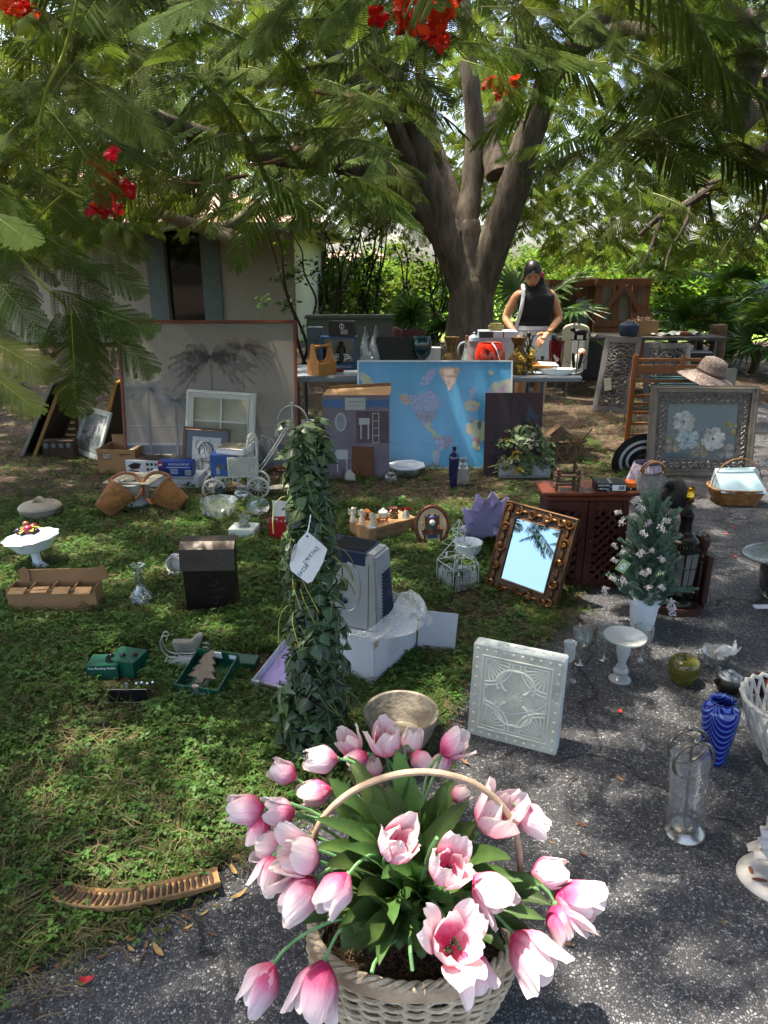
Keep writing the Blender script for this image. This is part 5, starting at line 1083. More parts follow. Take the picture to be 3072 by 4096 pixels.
for (x,y,z,r,c,nm) in [(-.04,-.03,.222,.019,'#2a1422','plum'),(-.015,-.045,.22,.017,'#2a1422','plum'),(.012,-.03,.228,.026,'#8c2233','apple'),(.02,.015,.225,.022,'#76202e','apple'),(-.05,.0,.218,.014,'#231025','plum'),(-.008,.0,.25,.017,'#7a4a3a','fig'),(.05,-.02,.214,.015,'#26101f','plum'),(.045,-.04,.21,.012,'#26101f','plum')]:
 b=MB(); b.ell((x,y,z),(r,r,r*.92),14,9); b.build(nm,M('fruit'+c,c,.25,var=.2,vs=20,coat=.4),t)
for k in range(6):a=k*1.05+.3; b=MB(); b.grid(lambda u,v:((.015+.05*u)*math.cos(a)+(v-.5)*.03*math.sin(PI*u)*-math.sin(a),(.015+.05*u)*math.sin(a)+(v-.5)*.03*math.sin(PI*u)*math.cos(a)-.01,.242-.02*u),6,4); b.build('leaf',M('ceramic_leaf','#8f9a3a',.35,var=.2),t,thick=.003)
# divided carton with ears
p0,p1=G(*ZL(60,832)),G(*ZL(590,818)); wv=p1-p0; L_=wv.length
t=T('divided_carton','long open cardboard carton with divider inserts on the grass','carton',(p0+p1)/2,math.degrees(math.atan2(wv.y,wv.x)))
h_,d_=.115,.105; hw=L_/2; th=.003
b=MB(); b.box(-hw,hw,0,th,0,h_); b.box(-hw,hw,d_-th,d_,0,h_); b.box(-hw,-hw+th,th,d_-th,0,h_); b.box(hw-th,hw,th,d_-th,0,h_); b.box(-hw,hw,th,d_-th,0,th); b.build('carton',CB,t)
for k in range(4):
 x=-hw+L_*(k+.5)/4; b=MB(); b.box(x-.036,x+.036,.004,.05,h_-.01,h_-.006,tr(0,0,0)@rotm('X',R.uniform(4,22))); b.build('divider_flap',CBI,t); b=MB(); b.box(x+.046,x+.049,.004,d_-.004,.005,h_-.004); b.build('divider',CB,t)
b=MB(); b.box(-hw+.02,hw-.01,d_,d_+.003,h_-.01,h_+.055,tr(0,0,0)); b.build('lid_flap',CB,t)
for s in (-1,1):b=MB(); b.prism([(s*.022*math.cos(a)-0,.03+.045*math.sin(a)) for a in [PI*k/10 for k in range(11)]]+[(-s*.022,0),(s*.022,0)],-.0015,.0015,tr(s*(hw-.01)+(.04 if s<0 else .02),d_-.01,h_)); b.build('ear',CB,t)
# decanter
t=T('decanter','clear glass ship decanter with flared lip on the grass','decanter',G(*ZL(855,775)))
b=MB(); b.lathe([(.0,.004),(.05,.0),(.066,.012),(.064,.03),(.045,.055),(.026,.085),(.02,.11),(.017,.16),(.019,.178),(.032,.192),(.034,.198),(.028,.194),(.015,.178),(.013,.12),(.02,.085),(.05,.035),(0,.01)],30,cap=False); b.build('body',CGc,t,ang=60)
b=MB(); b.tube([(.0205*math.cos(k*PI/12),.0205*math.sin(k*PI/12),.165) for k in range(24)],.003,6,closed=True); b.build('neck_ring',CG,t)
# mug tipped over with yarn
mp=G(*ZL(1045,610))+Vector((0,.03,.05))
t=T('white_mug','white mug lying on its side with purple yarn tied round it','mug',mp+Vector((0,0,-.0)),-12)
WM=M('mug_white','#c4c3bd',.4,var=.06)
mm=tr(0,0,.0)@rotm('X',78)
b=MB(); b.lathe([(.0,-.10),(.04,-.10),(.044,-.095),(.046,.0),(.0475,.004),(.041,.002),(.04,-.05),(0,-.055)],32,mm,cap=False); b.build('body',WM,t)
b=MB(); b.tube(bez((.044,.03,.0),(.085,.03,.01),(.085,.085,.01),(.044,.08,.0),9),.005,7); b.build('handle',WM,t)
for k,c in enumerate(('#5a4a78','#c9c6cf','#3a3a3c','#7d6a9c')):
 b=MB()
 for j in range(9):x=R.uniform(-.03,.04); b.tube([(x,-.012,-.035),(x+R.gauss(0,.01),-.02,-.05),(x+R.gauss(0,.012),-.016,-.07),(x+R.gauss(0,.014),-.012,-.09)],.0018,5)
 b.tube([(.049*math.cos(a),.02+.004*k,.049*math.sin(a)) for a in [2*PI*i/24 for i in range(24)]],.0025,5,closed=True); b.build('yarn',M('yarn'+c,c,.95),t)
# mailbox
t=T('wall_mailbox','dark bronze wall mailbox with embossed scrollwork standing on the grass','mailbox',G(*ZL(1278,812)),2,-2)
MBX=M('mailbox_bronze','#221b17',.4,.4,var=.25,vs=10); MLD=M('mailbox_lid','#4a443f',.35,.6,var=.15,vs=10)
hw=.118; b=MB(); b.prism([(-hw*.97,0),(hw*.97,0),(hw,.27),(-hw,.27)],0,.1); b._add([(-hw,0,.27),(hw,0,.27),(hw,.1,.27),(-hw,.1,.27),(-hw,.1,.325),(hw,.1,.325),(-hw,.03,.32),(hw,.03,.32)],[(0,1,7,6),(6,7,5,4),(0,6,4,3),(1,2,5,7)]); b.build('body',MBX,t,bevel=.003)
b=MB(); b._add([(-hw-.006,-.012,.205),(hw+.006,-.012,.205),(hw+.006,.002,.305),(-hw-.006,.002,.305),(-hw-.006,.04,.33),(hw+.006,.04,.33),(-hw-.006,.105,.332),(hw+.006,.105,.332)],[(0,1,2,3),(3,2,5,4),(4,5,7,6)]); b.build('lid',MLD,t,thick=.003,ang=20)
def vine(b,pts,r,y=-.004):b.tube(cat_rom([(x,y,z) for x,z in pts],5),r,5)
for s in (-1,1):
 b=MB(); yl=lambda z:-.013+.014*(z-.205)/.1
 for (x,z) in [(.02,.258),(.035,.262),(.055,.252),(.085,.258),(.095,.262)]:b.ell((s*x,yl(z)-.001,z),(.011,.003,.004),8,5,None); b.ell((s*(x+.006),yl(z)-.001,z+.007),(.005,.003,.008),8,5)
 b.tube([(s*x,yl(z)-.001,z) for x,z in ((.0,.24),(.04,.24),(.06,.265),(.09,.265),(.1,.25))],.0018,5); b.build('lid_relief',MLD,t)
 for P in ([(.0,.17),(.012,.16),(.02,.175),(.01,.185)],[(.0,.13),(.02,.125),(.04,.14),(.035,.155),(.025,.148)],[(.0,.1),(.03,.1),(.06,.11),(.075,.1),(.07,.088),(.06,.092)],[(.0,.07),(.02,.06),(.035,.07),(.05,.06),(.06,.075)],[(.0,.05),(.015,.03),(.03,.035),(.028,.048)]):
  b=MB(); vine(b,[(s*x,z) for x,z in P],.0022,-.001); b.ell((s*P[-1][0],-.002,P[-1][1]),.004,8,5); b.build('scroll_relief',MBX,t)
# sled stocking holder
PWT=M('pewter','#9a968c',.4,.6,var=.2,vs=16)
t=T('sled_holder','pewter sleigh stocking holder on a white stand in the grass','stocking holder',G(*ZL(1128,1150)),6)
b=MB(); b.box(-.085,.085,-.02,.03,.02,.032); b.box(-.02,.02,-.028,-.02,-.01,.032); b.build('stand',M('silver_paint','#c6c9c6',.35,.3,var=.1),t,bevel=.003)
for y in (-.012,.022):
 b=MB(); b.tube(cat_rom([(.07,y,.085),(.09,y,.08),(.088,y,.055),(.06,y,.045),(.0,y,.043),(-.06,y,.05),(-.085,y,.08),(-.09,y,.12),(-.075,y,.145),(-.062,y,.135),(-.068,y,.125)],6),.0032,6); b.build('runner',PWT,t)
 for x in (-.03,.035):b=MB(); b.tube([(x+.009*math.cos(a),y,.056+.009*math.sin(a)) for a in [2*PI*k/14 for k in range(14)]],.0025,5,closed=True); b.build('ring',PWT,t)
b=MB(); b.prism([(-.04,.072),(.05,.068),(.062,.1),(.078,.138),(.05,.135),(.025,.108),(-.02,.112),(-.048,.112)],-.014,.024); b.build('sleigh_body',PWT,t,bevel=.004)
# green stocking holder cartons
t=T('green_carton','green stocking holder carton lying behind the black sign','box',G(*ZL(655,1235)),3)
b=MB(); b.box(-.082,.04,.0,.09,0,.062); b.build('carton',GRN,t,bevel=.002)
b=MB(); b.box(-.03,.095,.03,.14,.0,.068,rotm('Z',-18)); b.build('carton_sleeve',GRN,t,bevel=.002); text('Tree Stocking Holder',.0125,WHT,t,(-.02,-.0006,.05),sx=1.0,shear=.2)
b=MB(); b.prism([(-.012,.062),(.012,.062),(.008,.09),(.002,.096),(-.006,.09)],.02,.03); b.build('metal_hook',M('hook_brown','#4a4140',.4,.6),t,bevel=.002)
for x in (.0,.045,.09):b=MB(); b.ell((x,.06,.07),(.013,.013,.01),10,6); b.build('bell',M('bell_dark','#262a33',.25,.8),t)
t=T('tree_holder_tray','green open tray lettered Tree Stocking Holder with a pewter tree inside','box',G(*ZL(1195,1345)),-14,0)
tlm=rotm('X',14)
b=MB(); b.M=tlm; b.box(-.088,.088,0,.004,0,.055); b.box(-.088,.088,.004,.19,0,.004); b.box(-.088,-.084,.004,.19,.004,.05); b.box(.084,.088,.004,.19,.004,.05); b.box(-.088,.088,.186,.19,.004,.06); b.build('tray',GRN,t)
text('Tree Stocking Holder',.0165,WHT,t,tlm@Vector((0,-.0008,.028)),rot=(PI/2+math.radians(14),0,0),sx=.98,shear=.15)
b=MB(); b.M=tlm@tr(0,.03,.045)@rotm('X',-82+10); tp_=[(-.012,0),(-.012,.02),(-.052,.022),(-.028,.045),(-.043,.05),(-.02,.075),(-.033,.08),(-.012,.102),(-.02,.107),(0,.135),(.02,.107),(.012,.102),(.033,.08),(.02,.075),(.043,.05),(.028,.045),(.052,.022),(.012,.02),(.012,0)]
b.prism([(x*1.15,z*1.05) for x,z in tp_],-.006,.006); b.build('pewter_tree',M('pewter_dark','#5f5a54',.4,.6,var=.2),t,bevel=.002)
b=MB(); b.M=tlm; b.box(-.012,.012,-.004,.01,.03,.062); b.build('metal_clip',PWT,t,bevel=.002)
b=MB(); b.M=tlm; b.box(-.02,.02,.18,.1855,.03,.058); b.box(.05,.08,.1845,.1855,.03,.05); b.build('price_sticker',WHT,t); b=MB(); b.M=tlm; b.box(-.05,-.01,.14,.182,.02,.045); b.build('ribbon',M('ribbon_tan','#8c5a48',.7),t)
t=T('green_leaflet','flat dark green box lid lying in grass behind the tray','box',G(*ZL(1450,1150)),-10)
b=MB(); b.box(-.07,.07,-.02,.04,.0,.03,rotm('X',8)); b.build('lid',GRN,t,bevel=.002)
t=T('sign_holder','black blank sign stocking holder with silver hook in the grass','sign holder',G(*ZL(780,1372)),1,-6)
b=MB(); b.box(-.072,.072,0,.006,0,.06); b.build('board',M('sign_black','#0b0b0c',.5),t,bevel=.001); b=MB(); sq(b,-.072,.072,.001,.06,.0018,-.001); b.build('frame',M('frame_tan','#8d8265',.4,.5),t)
b=MB(); b.prism([(-.008,.058),(.008,.058),(.007,.085),(-.003,.09)],-.004,.004); b.build('hook',PWT,t); b=MB(); [b.ell((.03+.02*k,.02,.068+.004*(k%2)),.007,8,5) for k in range(4)]; b.build('bead',M('bead_silver','#a9b4bd',.2,.9),t)
# purple boxed stocking holder half hidden by the ivy
t=T('purple_carton','white and purple stocking holder box leaning by the ivy','box',G(1075,2770),-22,0)
tl2=rotm('X',10); b=MB(); b.M=tl2; b.box(-.07,.085,0,.004,0,.045); b.box(-.07,.085,.004,.26,0,.006); b.box(-.07,-.066,.004,.26,.006,.04); b.build('carton',M('carton_white','#c3c4cc',.5),t,bevel=.001)
b=MB(); b.M=tl2; b.box(-.065,.085,.006,.255,.0063,.008); b.build('insert',M('lilac_print','#a08fc4',.6,var=.25,vs=14),t)
b=MB(); b.M=tl2; b.box(-.04,.045,-.012,.0,.02,.042); b.box(-.02,.0,-.03,-.012,.016,.04); b.build('metal_hook',M('hook_brown'),t,bevel=.003); text('Stocking',.022,M('print_grey'),t,tl2@Vector((-.0,-.0008,.016)),rot=(PI/2+.17,0,0),shear=.3)
# ivy column
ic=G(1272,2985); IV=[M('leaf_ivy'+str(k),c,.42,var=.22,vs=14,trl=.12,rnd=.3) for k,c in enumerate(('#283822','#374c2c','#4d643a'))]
t=T('ivy_topiary','tall artificial ivy column with a white paper tag','ivy column',ic)
def ivy_mesh(mat):
 out=[(0,-.05),(.12,-.16),(.34,-.2),(.5,-.02),(.42,.14),(.62,.3),(.72,.46),(.5,.42),(.34,.44),(.22,.7),(0,1.02)]
 pts_=out+[(-x,z) for x,z in out[-2:0:-1]]; b=MB(); s=.075
 vs=[Vector((x*s,z*s,-.22*s*abs(x)*1.6-.18*s*z*z+.05*s*math.sin(5*z))) for x,z in pts_]; c=Vector((0,.2*s,.07*s)); c2=Vector((0,.55*s,.04*s)); n_=len(vs)
 b._add(vs+[c,c2],[(i,(i+1)%n_,n_ if (i<6 or i>n_-7) else n_+1) for i in range(n_)]+[]); b.cm=1
 for (x,z) in ((0,.92),(.5,.36),(-.5,.36),(.33,-.1),(-.33,-.1)):b.tube([(0,0,.004),(x*s*.5,(.12+z)*.5*s,.078*s-.11*s*abs(x)),(x*s,z*s,.012*s-.3*s*abs(x)-.17*s*z*z+.02*s)],.0009,3)
 return b.mesh('leaf',[mat,M('leaf_vein','#6d8560',.5)],ang=120)
IVM=[ivy_mesh(m) for m in IV]
b=MB()
for k in range(7):limb(b,[(R.gauss(0,.02),R.gauss(0,.02),0),(R.gauss(0,.03),R.gauss(0,.02),.35),(R.gauss(0,.03),R.gauss(0,.02),.7),(R.gauss(0,.02),R.gauss(0,.02),1.02)],.007,.004,6)
b.build('stem',M('ivy_stem','#7a7a3a',.6,var=.3),t)
b=MB(); b.lathe([(0,0),(.075,0),(.095,.12),(.09,.12),(0,.11)],20,cap=False); b.build('pot',M('pot_dark','#1d2420',.6),t)
for i in range(270):
 z=R.uniform(.02,1.06) if i<240 else R.uniform(.95,1.1); a=R.uniform(0,2*PI) if R.random()<.45 else R.gauss(-PI/2,.95)
 wd=.055+.012*math.sin(z*11)+.05*max(0,.95-z); r_=wd*R.uniform(.55,1.15)
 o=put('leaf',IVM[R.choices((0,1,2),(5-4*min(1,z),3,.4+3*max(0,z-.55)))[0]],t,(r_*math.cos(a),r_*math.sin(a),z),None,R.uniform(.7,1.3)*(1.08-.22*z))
 o.rotation_euler=(Matrix.Rotation(a-PI/2,3,'Z')@Matrix.Rotation(R.gauss(-.95,.35) if z<1.0 else R.gauss(-.35,.3),3,'X')@Matrix.Rotation(R.gauss(0,.5),3,'Z')).to_euler()
b=MB()
for k in range(14):a=R.uniform(-PI,0); z=R.uniform(.1,.9); b.tube(bez((.04*math.cos(a),.04*math.sin(a),z),(.1*math.cos(a),.1*math.sin(a),z+.03),(.12*math.cos(a+.4),.12*math.sin(a+.4),z-.02),(.13*math.cos(a+.6),.13*math.sin(a+.6),z-.08),8),.0018,5)
b.build('tendril',M('ivy_stem'),t)['kind']='stuff'
tgp=W(1232,2225,ic.y-.15)-ic
b=MB(); b.prism([(0,.088),(.055,.035),(.066,.022),(.05,-.025),(.012,-.09),(-.004,-.096),(-.058,-.05),(-.064,-.03),(-.052,.01),(-.03,.055)],-.0005,.0005); tg=b.build('paper_tag',M('paper','#cfd0cc',.8,var=.04),t,loc=tgp,rot=(-.12,.0,.1)); tg.scale=(.82,.82,.82)
INK=M('ink','#33404f',.7)
text('95245',.021,INK,tg,(-.018,-.0012,-.046),rot=(PI/2,PI-.9,0),shear=.2); text('13/6/2',.021,INK,tg,(.002,-.0012,-.004),rot=(PI/2,PI-.9,0),shear=.2); text('De',.02,INK,tg,(.028,-.0012,.022),rot=(PI/2,PI-.9,0),shear=.2)
b=MB(); b.tube([(-.05+.005*math.cos(a),-.0016,.0+.03*math.sin(a)) for a in [2*PI*k/20 for k in range(20)]],.0012,5,closed=True,M=rotm('Y',18)); b.build('paper_clip',M('chain_steel'),tg)
b=MB(); b.tube([(-.002,0,.075),(.006,.01,.1),(.014,.02,.14)],.0018,5); b.build('bead_chain',M('chain_steel'),tg)
b=MB(); b.lathe([(0,0),(.004,0),(.004,.0003),(0,.0004)],12,tr(.0,-.0008,.07)@rotm('X',90)); b.build('punch_hole',PR,tg)
# stone bowl planter
t=T('stone_planter','round weathered concrete planter bowl behind the tulips','planter',G(1605,2965))
b=MB(); b.lathe([(.0,.0),(.075,.0),(.085,.01),(.105,.05),(.116,.09),(.124,.1),(.126,.115),(.123,.12),(.114,.118),(.105,.09),(.07,.03),(0,.022)],44,wob=lambda a,i:1+.008*math.sin(3*a+i),cap=False); b.build('body',M('concrete','#7d7466',.9,var=.3,vs=12,bump=.5,bs=50),t,ang=50)
# white box, cooler and bubble wrap
n0=Vector((-.037,2.34,0)); t=T('white_carton','white cardboard box with an open end flap on the grass','box',n0,57.6)
WBX=M('box_white','#b9bcc2',.7,var=.05,vs=6,bump=.06,bs=50); bh=.192; bl,bw=.32,.27
b=MB(); b.box(0,bl,0,bw,0,bh-.002); b.build('carton',WBX,t,bevel=.003)
b=MB(); b.box(0,bl,0,bw,bh-.002,bh); b.build('lid',WBX,t)
for k in range(9):
 b=MB(); z=bh-.03-k*.011; b.box(.1,.1+R.uniform(.06,.1),-.0008,-.0002,z,z+.0028); b.build("fine_print",M("print_grey"),t)
b=MB(); b.box(-.0,.03,-.0012,-.0002,bh-.03,bh-.001); b.build('tape',M('tape','#a8987c',.4),t)
fa=G(1660,2607); fb=G(1830,2610); b=MB(); dv=(fb-fa); b.box(0,.155,-.0015,.0015,.0,.195); fl=b.build('flap',WBX,t); inv=Matrix.Rotation(-math.radians(57.6),4,'Z'); fl.location=inv@(Vector((.135,2.60,0))-n0); fl.rotation_euler=(0,.06,-math.radians(57.6)+math.radians(-6))
SIL=M('cooler_silver','#a9abad',.35,.5,var=.06,vs=4); NAV=M('cooler_navy','#1b2440',.35,var=.1)
c0=W(1515,2440,2.44); t=T('air_cooler','silver and navy portable air cooler standing on the white box','air cooler',(c0.x,2.40,bh+.002),-24)
wl,dp,hh=.27,.165,.31
b=MB(); b._add([(-wl,0,0),(0,0,0),(0,dp,0),(-wl,dp,0),(-wl,.012,hh),(-.018,.012,hh),(-.018,dp-.02,hh),(-wl,dp-.02,hh)],[(0,3,2,1),(4,5,6,7),(0,1,5,4),(1,2,6,5),(2,3,7,6),(3,0,4,7)]); b.build('body',SIL,t,bevel=.01)
b=MB(); b._add([(-wl,.006,hh-.045),(-.06,.006,hh-.045),(-.06,dp-.012,hh+.004),(-wl,dp-.012,hh+.004),(-wl,.008,hh+.003),(-.06,.008,hh+.003)],[(0,1,5,4),(4,5,2,3),(1,2,5)]); b.build('control_panel',NAV,t,thick=.003)
for k in range(9):b=MB(); b.box(-wl+.06+k*.0,-.07,.03+k*.0125,.036+k*.0125,hh+.003,hh+.0085); b.build('grille_slat',M('grille_black','#0c0d11',.5),t)
for k in range(15):b=MB(); z=.03+k*.0135; y0=.055+.0*k; xx=-.018*z/hh+.0025; b.cbox((xx,.092,z),(.006,.1-.002*k,.0085)); b.build('vent_slat',NAV,t,bevel=.001)
b=MB(); b.tube([(-.045,-.001+.012*z/hh,z) for z in (0,.13,.27)],.0012,4); b.build('panel_seam',PR,t)
b=MB(); b.tube([(-.13+.05*math.cos(a),.004,.17+.1*math.sin(a)) for a in [-PI/2+PI*k/12 for k in range(13)]],.0035,6); b.build('trim_curve',SIL,t)
b=MB(); b.box(-.165,-.13,.003,.009,.155,.2); b.build('display_window',M('window_amber','#6a5a42',.2),t,bevel=.002); b=MB(); b.ell((-.145,.004,.11),(.014,.006,.014),12,7); b.build('dial',M('dial_navy','#23305e',.2,.3),t)
BW=glassm('bubble_wrap',(.86,.9,.93),.95,.26,.5,1.0,110)
t=T('bubble_wrap_sheet','crumpled bubble wrap draped round the air cooler base','bubble wrap',(c0.x-.02,2.40,bh+.006))
def bw_f(u,v):
 a=-2.2+3.6*u; r=.16+.07*v+.02*math.sin(9*u+3*v); zz=.10*max(0,math.sin(PI*u*.9))*(1-v)**1.2*(.3+1.1*u)+.008*math.sin(14*u)*v+.006*math.sin(23*u+9*v); return (-.06+r*math.cos(a)*1.05,.09+r*.72*math.sin(a),max(.0,zz)+.004)
b=MB(); b.grid(bw_f,60,14); b.build('sheet',BW,t,ang=80)
b=MB(); b.grid(lambda u,v:(.10+.11*u+.02*math.sin(6*v),.05+.2*v,.012+.085*math.sin(PI*min(1,u*1.05))*(.5+.5*math.sin(PI*v))+.01*math.sin(17*u+5*v)),22,20); b.build('fold',BW,t,ang=80)
# carton of ornaments
q0,q1=Vector((-.086,3.79,0)),Vector((.195,4.0,0)); wv=q1-q0; L_=wv.length; t=T('fragile_carton','brown carton with upside-down HANDLE WITH CARE print, ornaments on top','carton',q0,math.degrees(math.atan2(wv.y,wv.x)))
ctop=.105; b=MB(); b.box(0,L_,0,.2,0,ctop); b.build('carton',CB,t,bevel=.003); b=MB(); b.box(.0,L_,.098,.102,ctop,ctop+.0008); b.build('tape',M('tape'),t)
text('HANDLE',.04,PR,t,(.13,-.0008,.038),rot=(PI/2,PI,0)); text('WITH CARE',.04,PR,t,(.15,-.0008,.075),rot=(PI/2,PI,0),sx=.9); text('UP',.025,PR,t,(L_-.03,-.0008,.07),rot=(PI/2,PI,0)); text('Made in',.009,PR,t,(.2,-.0008,.097),rot=(PI/2,PI,0))
b=MB(); b.prism([(L_-.042,.04),(L_-.018,.04),(L_-.03,.018)],-.0008,-.0002); b.box(L_-.038,L_-.022,-.0008,-.0002,.04,.05); b.build('arrow_print',PR,t); b=MB(); b.tube([(.05+.026*math.cos(a),-.0006,.025+.015*math.sin(a)) for a in [2*PI*k/24 for k in range(24)]],.0009,4,closed=True); b.build('ring_print',PR,t); text('33',.022,PR,t,(.05,-.0008,.025),rot=(PI/2,PI,0))
cm=Matrix.Translation(q0)@Matrix.Rotation(math.atan2(wv.y,wv.x),4,'Z')
def onc(x,y):return cm@Vector((x,y,ctop+.001))
IV_=M('figure_ivory','#cfc3a8',.5,var=.1)
def angel(label,x,y,s,rz):
 t=T('angel_figurine',label,'figurine',onc(x,y),rz); b=MB(); b.lathe([(0,0),(.018*s,0),(.019*s,.004*s),(.014*s,.03*s),(.009*s,.045*s),(.011*s,.052*s),(.005*s,.06*s),(.008*s,.066*s),(.0105*s,.075*s),(.008*s,.084*s),(0,.087*s)],16); b.build('robe_body',IV_,t,ang=60)
 for q in (-1,1):b=MB(); b.grid(lambda u,v:(q*(.006+.018*u)*s,(.008+.004*u)*s,(.04+.028*v+.012*u*(v))*s),5,4); b.build('wing',IV_,t,thick=.002)
angel('tallest ivory angel figurine at the far end of the carton',.0,.16,1.05,20); angel('ivory angel figurine second from the far end of the carton',.035,.12,.95,0); angel('ivory angel figurine nearest the front of the carton',.055,.045,.9,-20)
t=T('orange_lantern','little orange lantern ornament on the carton','ornament',onc(.095,.155),15); OR=M('orange_glaze','#c0661a',.4,var=.2)
b=MB(); b.frus((.017,.017),(.02,.02),0,.045); b.build('body',OR,t,bevel=.003); b=MB(); b.frus((.024,.024),(.006,.006),.045,.062); b.build('roof',OR,t,bevel=.002); b=MB(); b.cbox((0,-.0195,.024),(.012,.003,.02)); b.build('opening',PR,t)
t=T('white_teapot_ornament','small white lidded ceramic pot on the carton','ornament',onc(.19,.12)); b=MB(); b.lathe([(0,0),(.022,0),(.03,.015),(.028,.035),(.02,.043),(.008,.05),(.009,.056),(0,.058)],20); b.build('pot',M('glaze_mint','#c5cdc0',.35,var=.1),t)
b=MB(); b.tube(bez((.028,0,.02),(.045,0,.02),(.04,0,.04),(.05,0,.045),6),.004,6); b.build('spout',M('glaze_mint'),t)
t=T('bell_ornament','pewter bell with a red bow on the carton corner','bell',onc(L_-.055,.035)); b=MB(); b.lathe([(.027,0),(.025,.004),(.02,.018),(.017,.034),(.01,.045),(0,.048)],22,cap=False); b.build('bell',PWT,t,thick=.002)
for s in (-1,1):b=MB(); b.grid(lambda u,v:(s*.004+s*.034*u,.004*math.sin(7*u),.048+.014*u+(v-.5)*.022*math.sin(PI*min(1,.15+u))),7,4); b.build('bow_loop',RED,t,thick=.001)
b=MB(); b.ell((0,0,.051),.006,8,5); b.build('bow_knot',RED,t)
t=T('wreath_ornament','tangle of gold and red wreath ornaments on the carton','ornament',onc(.14,.06)); b=MB()
for k in range(40):a=R.uniform(0,6.28); rr_=.028+R.gauss(0,.004); b.tube([(rr_*math.cos(a+j*.3),rr_*.8*math.sin(a+j*.3),.006+.006*R.random()) for j in range(4)],.0012,4)
b.build('wreath',M('gold_wire','#a37a34',.4,.5),t)
for k in range(9):a=k*.7; b=MB(); b.ell((.028*math.cos(a),.022*math.sin(a),.012),.005,8,5); b.build('berry',RED,t)
t=T('nest_ornament','small brown nest ornament with ribbon on the carton','ornament',onc(.235,.075)); b=MB()
for k in range(46):a=R.uniform(0,6.28); z=R.uniform(.002,.03); rr_=.026-.3*abs(z-.012); b.tube([(rr_*math.cos(a+j*.35),rr_*math.sin(a+j*.35),z) for j in range(4)],.0016,4)
b.lathe([(0,0),(.022,0),(.024,.02)],14,cap=False); b.build('nest',M('nest_straw'),t); b=MB(); b.ell((-.02,.01,.034),(.012,.008,.004),8,5); b.build('ribbon',RED,t)
t=T('plaid_parcel','tiny plaid wrapped parcel on the carton','ornament',onc(.285,.15),10); b=MB(); b.box(-.03,.03,-.02,.02,0,.032); b.build('parcel',M('plaid_red','#5c1f1f',.7,var=.6,vs=40),t,bevel=.002);
for k in range(3):b=MB(); b.box(-.0305,.0305,-.0208,-.0202,.006+k*.01,.009+k*.01); b.build('stripe',GRN,t)
t=T('snowflake_ornament','white filigree snowflake ornament lying on the carton','ornament',onc(.03,.015)); b=MB()
for k in range(8):a=k*PI/4; b.tube([(0,0,.004),(.03*math.cos(a),.03*math.sin(a),.004)],.0018,5); b.tube([(.02*math.cos(a-.2),.02*math.sin(a-.2),.004),(.026*math.cos(a),.026*math.sin(a),.004),(.02*math.cos(a+.2),.02*math.sin(a+.2),.004)],.0015,5)
b.build('snowflake',M('glaze_white','#cfd3d6',.4),t)
# carved oval plaque: a bearded craftsman at a bench
t=T('oval_plaque','oval painted plaque of a bearded man at a workbench','plaque',G(1731,2190),8,14)
RD=M('plaque_red','#5f1f17',.6,var=.3,vs=14); b=MB(); E=lambda rx,rz,n=36:[(rx*math.cos(2*PI*k/n),.125+rz*math.sin(2*PI*k/n)) for k in range(n)]
b.prism(E(.105,.122),0,.014); b.build('frame',RD,t,bevel=.003); b=MB(); b.tube([(.094*math.cos(2*PI*k/60),-.002,.125+.111*math.sin(2*PI*k/60)) for k in range(60)],[.006+.0018*(k%2) for k in range(60)],6,closed=True); b.build('rope_border',M('plaque_brown','#5a3219',.6,var=.3),t)
b=MB(); b.prism(E(.083,.1),-.004,0); b.build('scene_ground',M('plaque_cream','#b9a57c',.7,var=.1),t)
for nm,col,shp in [('chair_back','#4a2616',[(-.042,.11),(-.042,.19),(-.03,.178),(-.018,.196),(0,.18),(.018,.196),(.03,.178),(.042,.19),(.042,.11)]),('coat','#24402f',[(-.03,.1),(-.028,.14),(.0,.155),(.028,.14),(.032,.1)]),('trousers','#22345c',[(-.03,.055),(-.03,.09),(.03,.09),(.03,.055)]),('bench_top','#4d2513',rect(-.062,.062,.092,.104)),('bench_front','#572b17',rect(-.058,.058,.075,.092)),('bench_leg','#43200f',rect(-.052,-.04,.035,.075)),('bench_leg','#43200f',rect(.04,.052,.035,.075)),('rug','#6b1c22',[(-.05,.035),(.05,.035),(.03,.028),(-.03,.028)])]:
 b=MB(); b.prism(shp,-.010 if 'bench' in nm else (-.006 if nm=='chair_back' else -.008),-.004); b.build(nm,M('plq'+col,col,.6,var=.2,vs=20),t,bevel=.001)
for nm,col,c,r in [('face','#b98a72',(0,-.011,.157),(.013,.008,.014)),('beard','#c9c6bd',(0,-.013,.145),(.017,.008,.017)),('cap','#2a4a86',(0,-.011,.173),(.02,.008,.01)),('doll','#9c3b2e',(.036,-.012,.112),(.009,.006,.014)),('child_face','#b98a72',(-.058,-.008,.14),(.01,.005,.012)),('pot','#5f231d',(-.04,-.012,.11),(.01,.006,.008))]:
 b=MB(); b.ell(c,r,12,8); b.build(nm,M('plq'+col,col,.6),t)
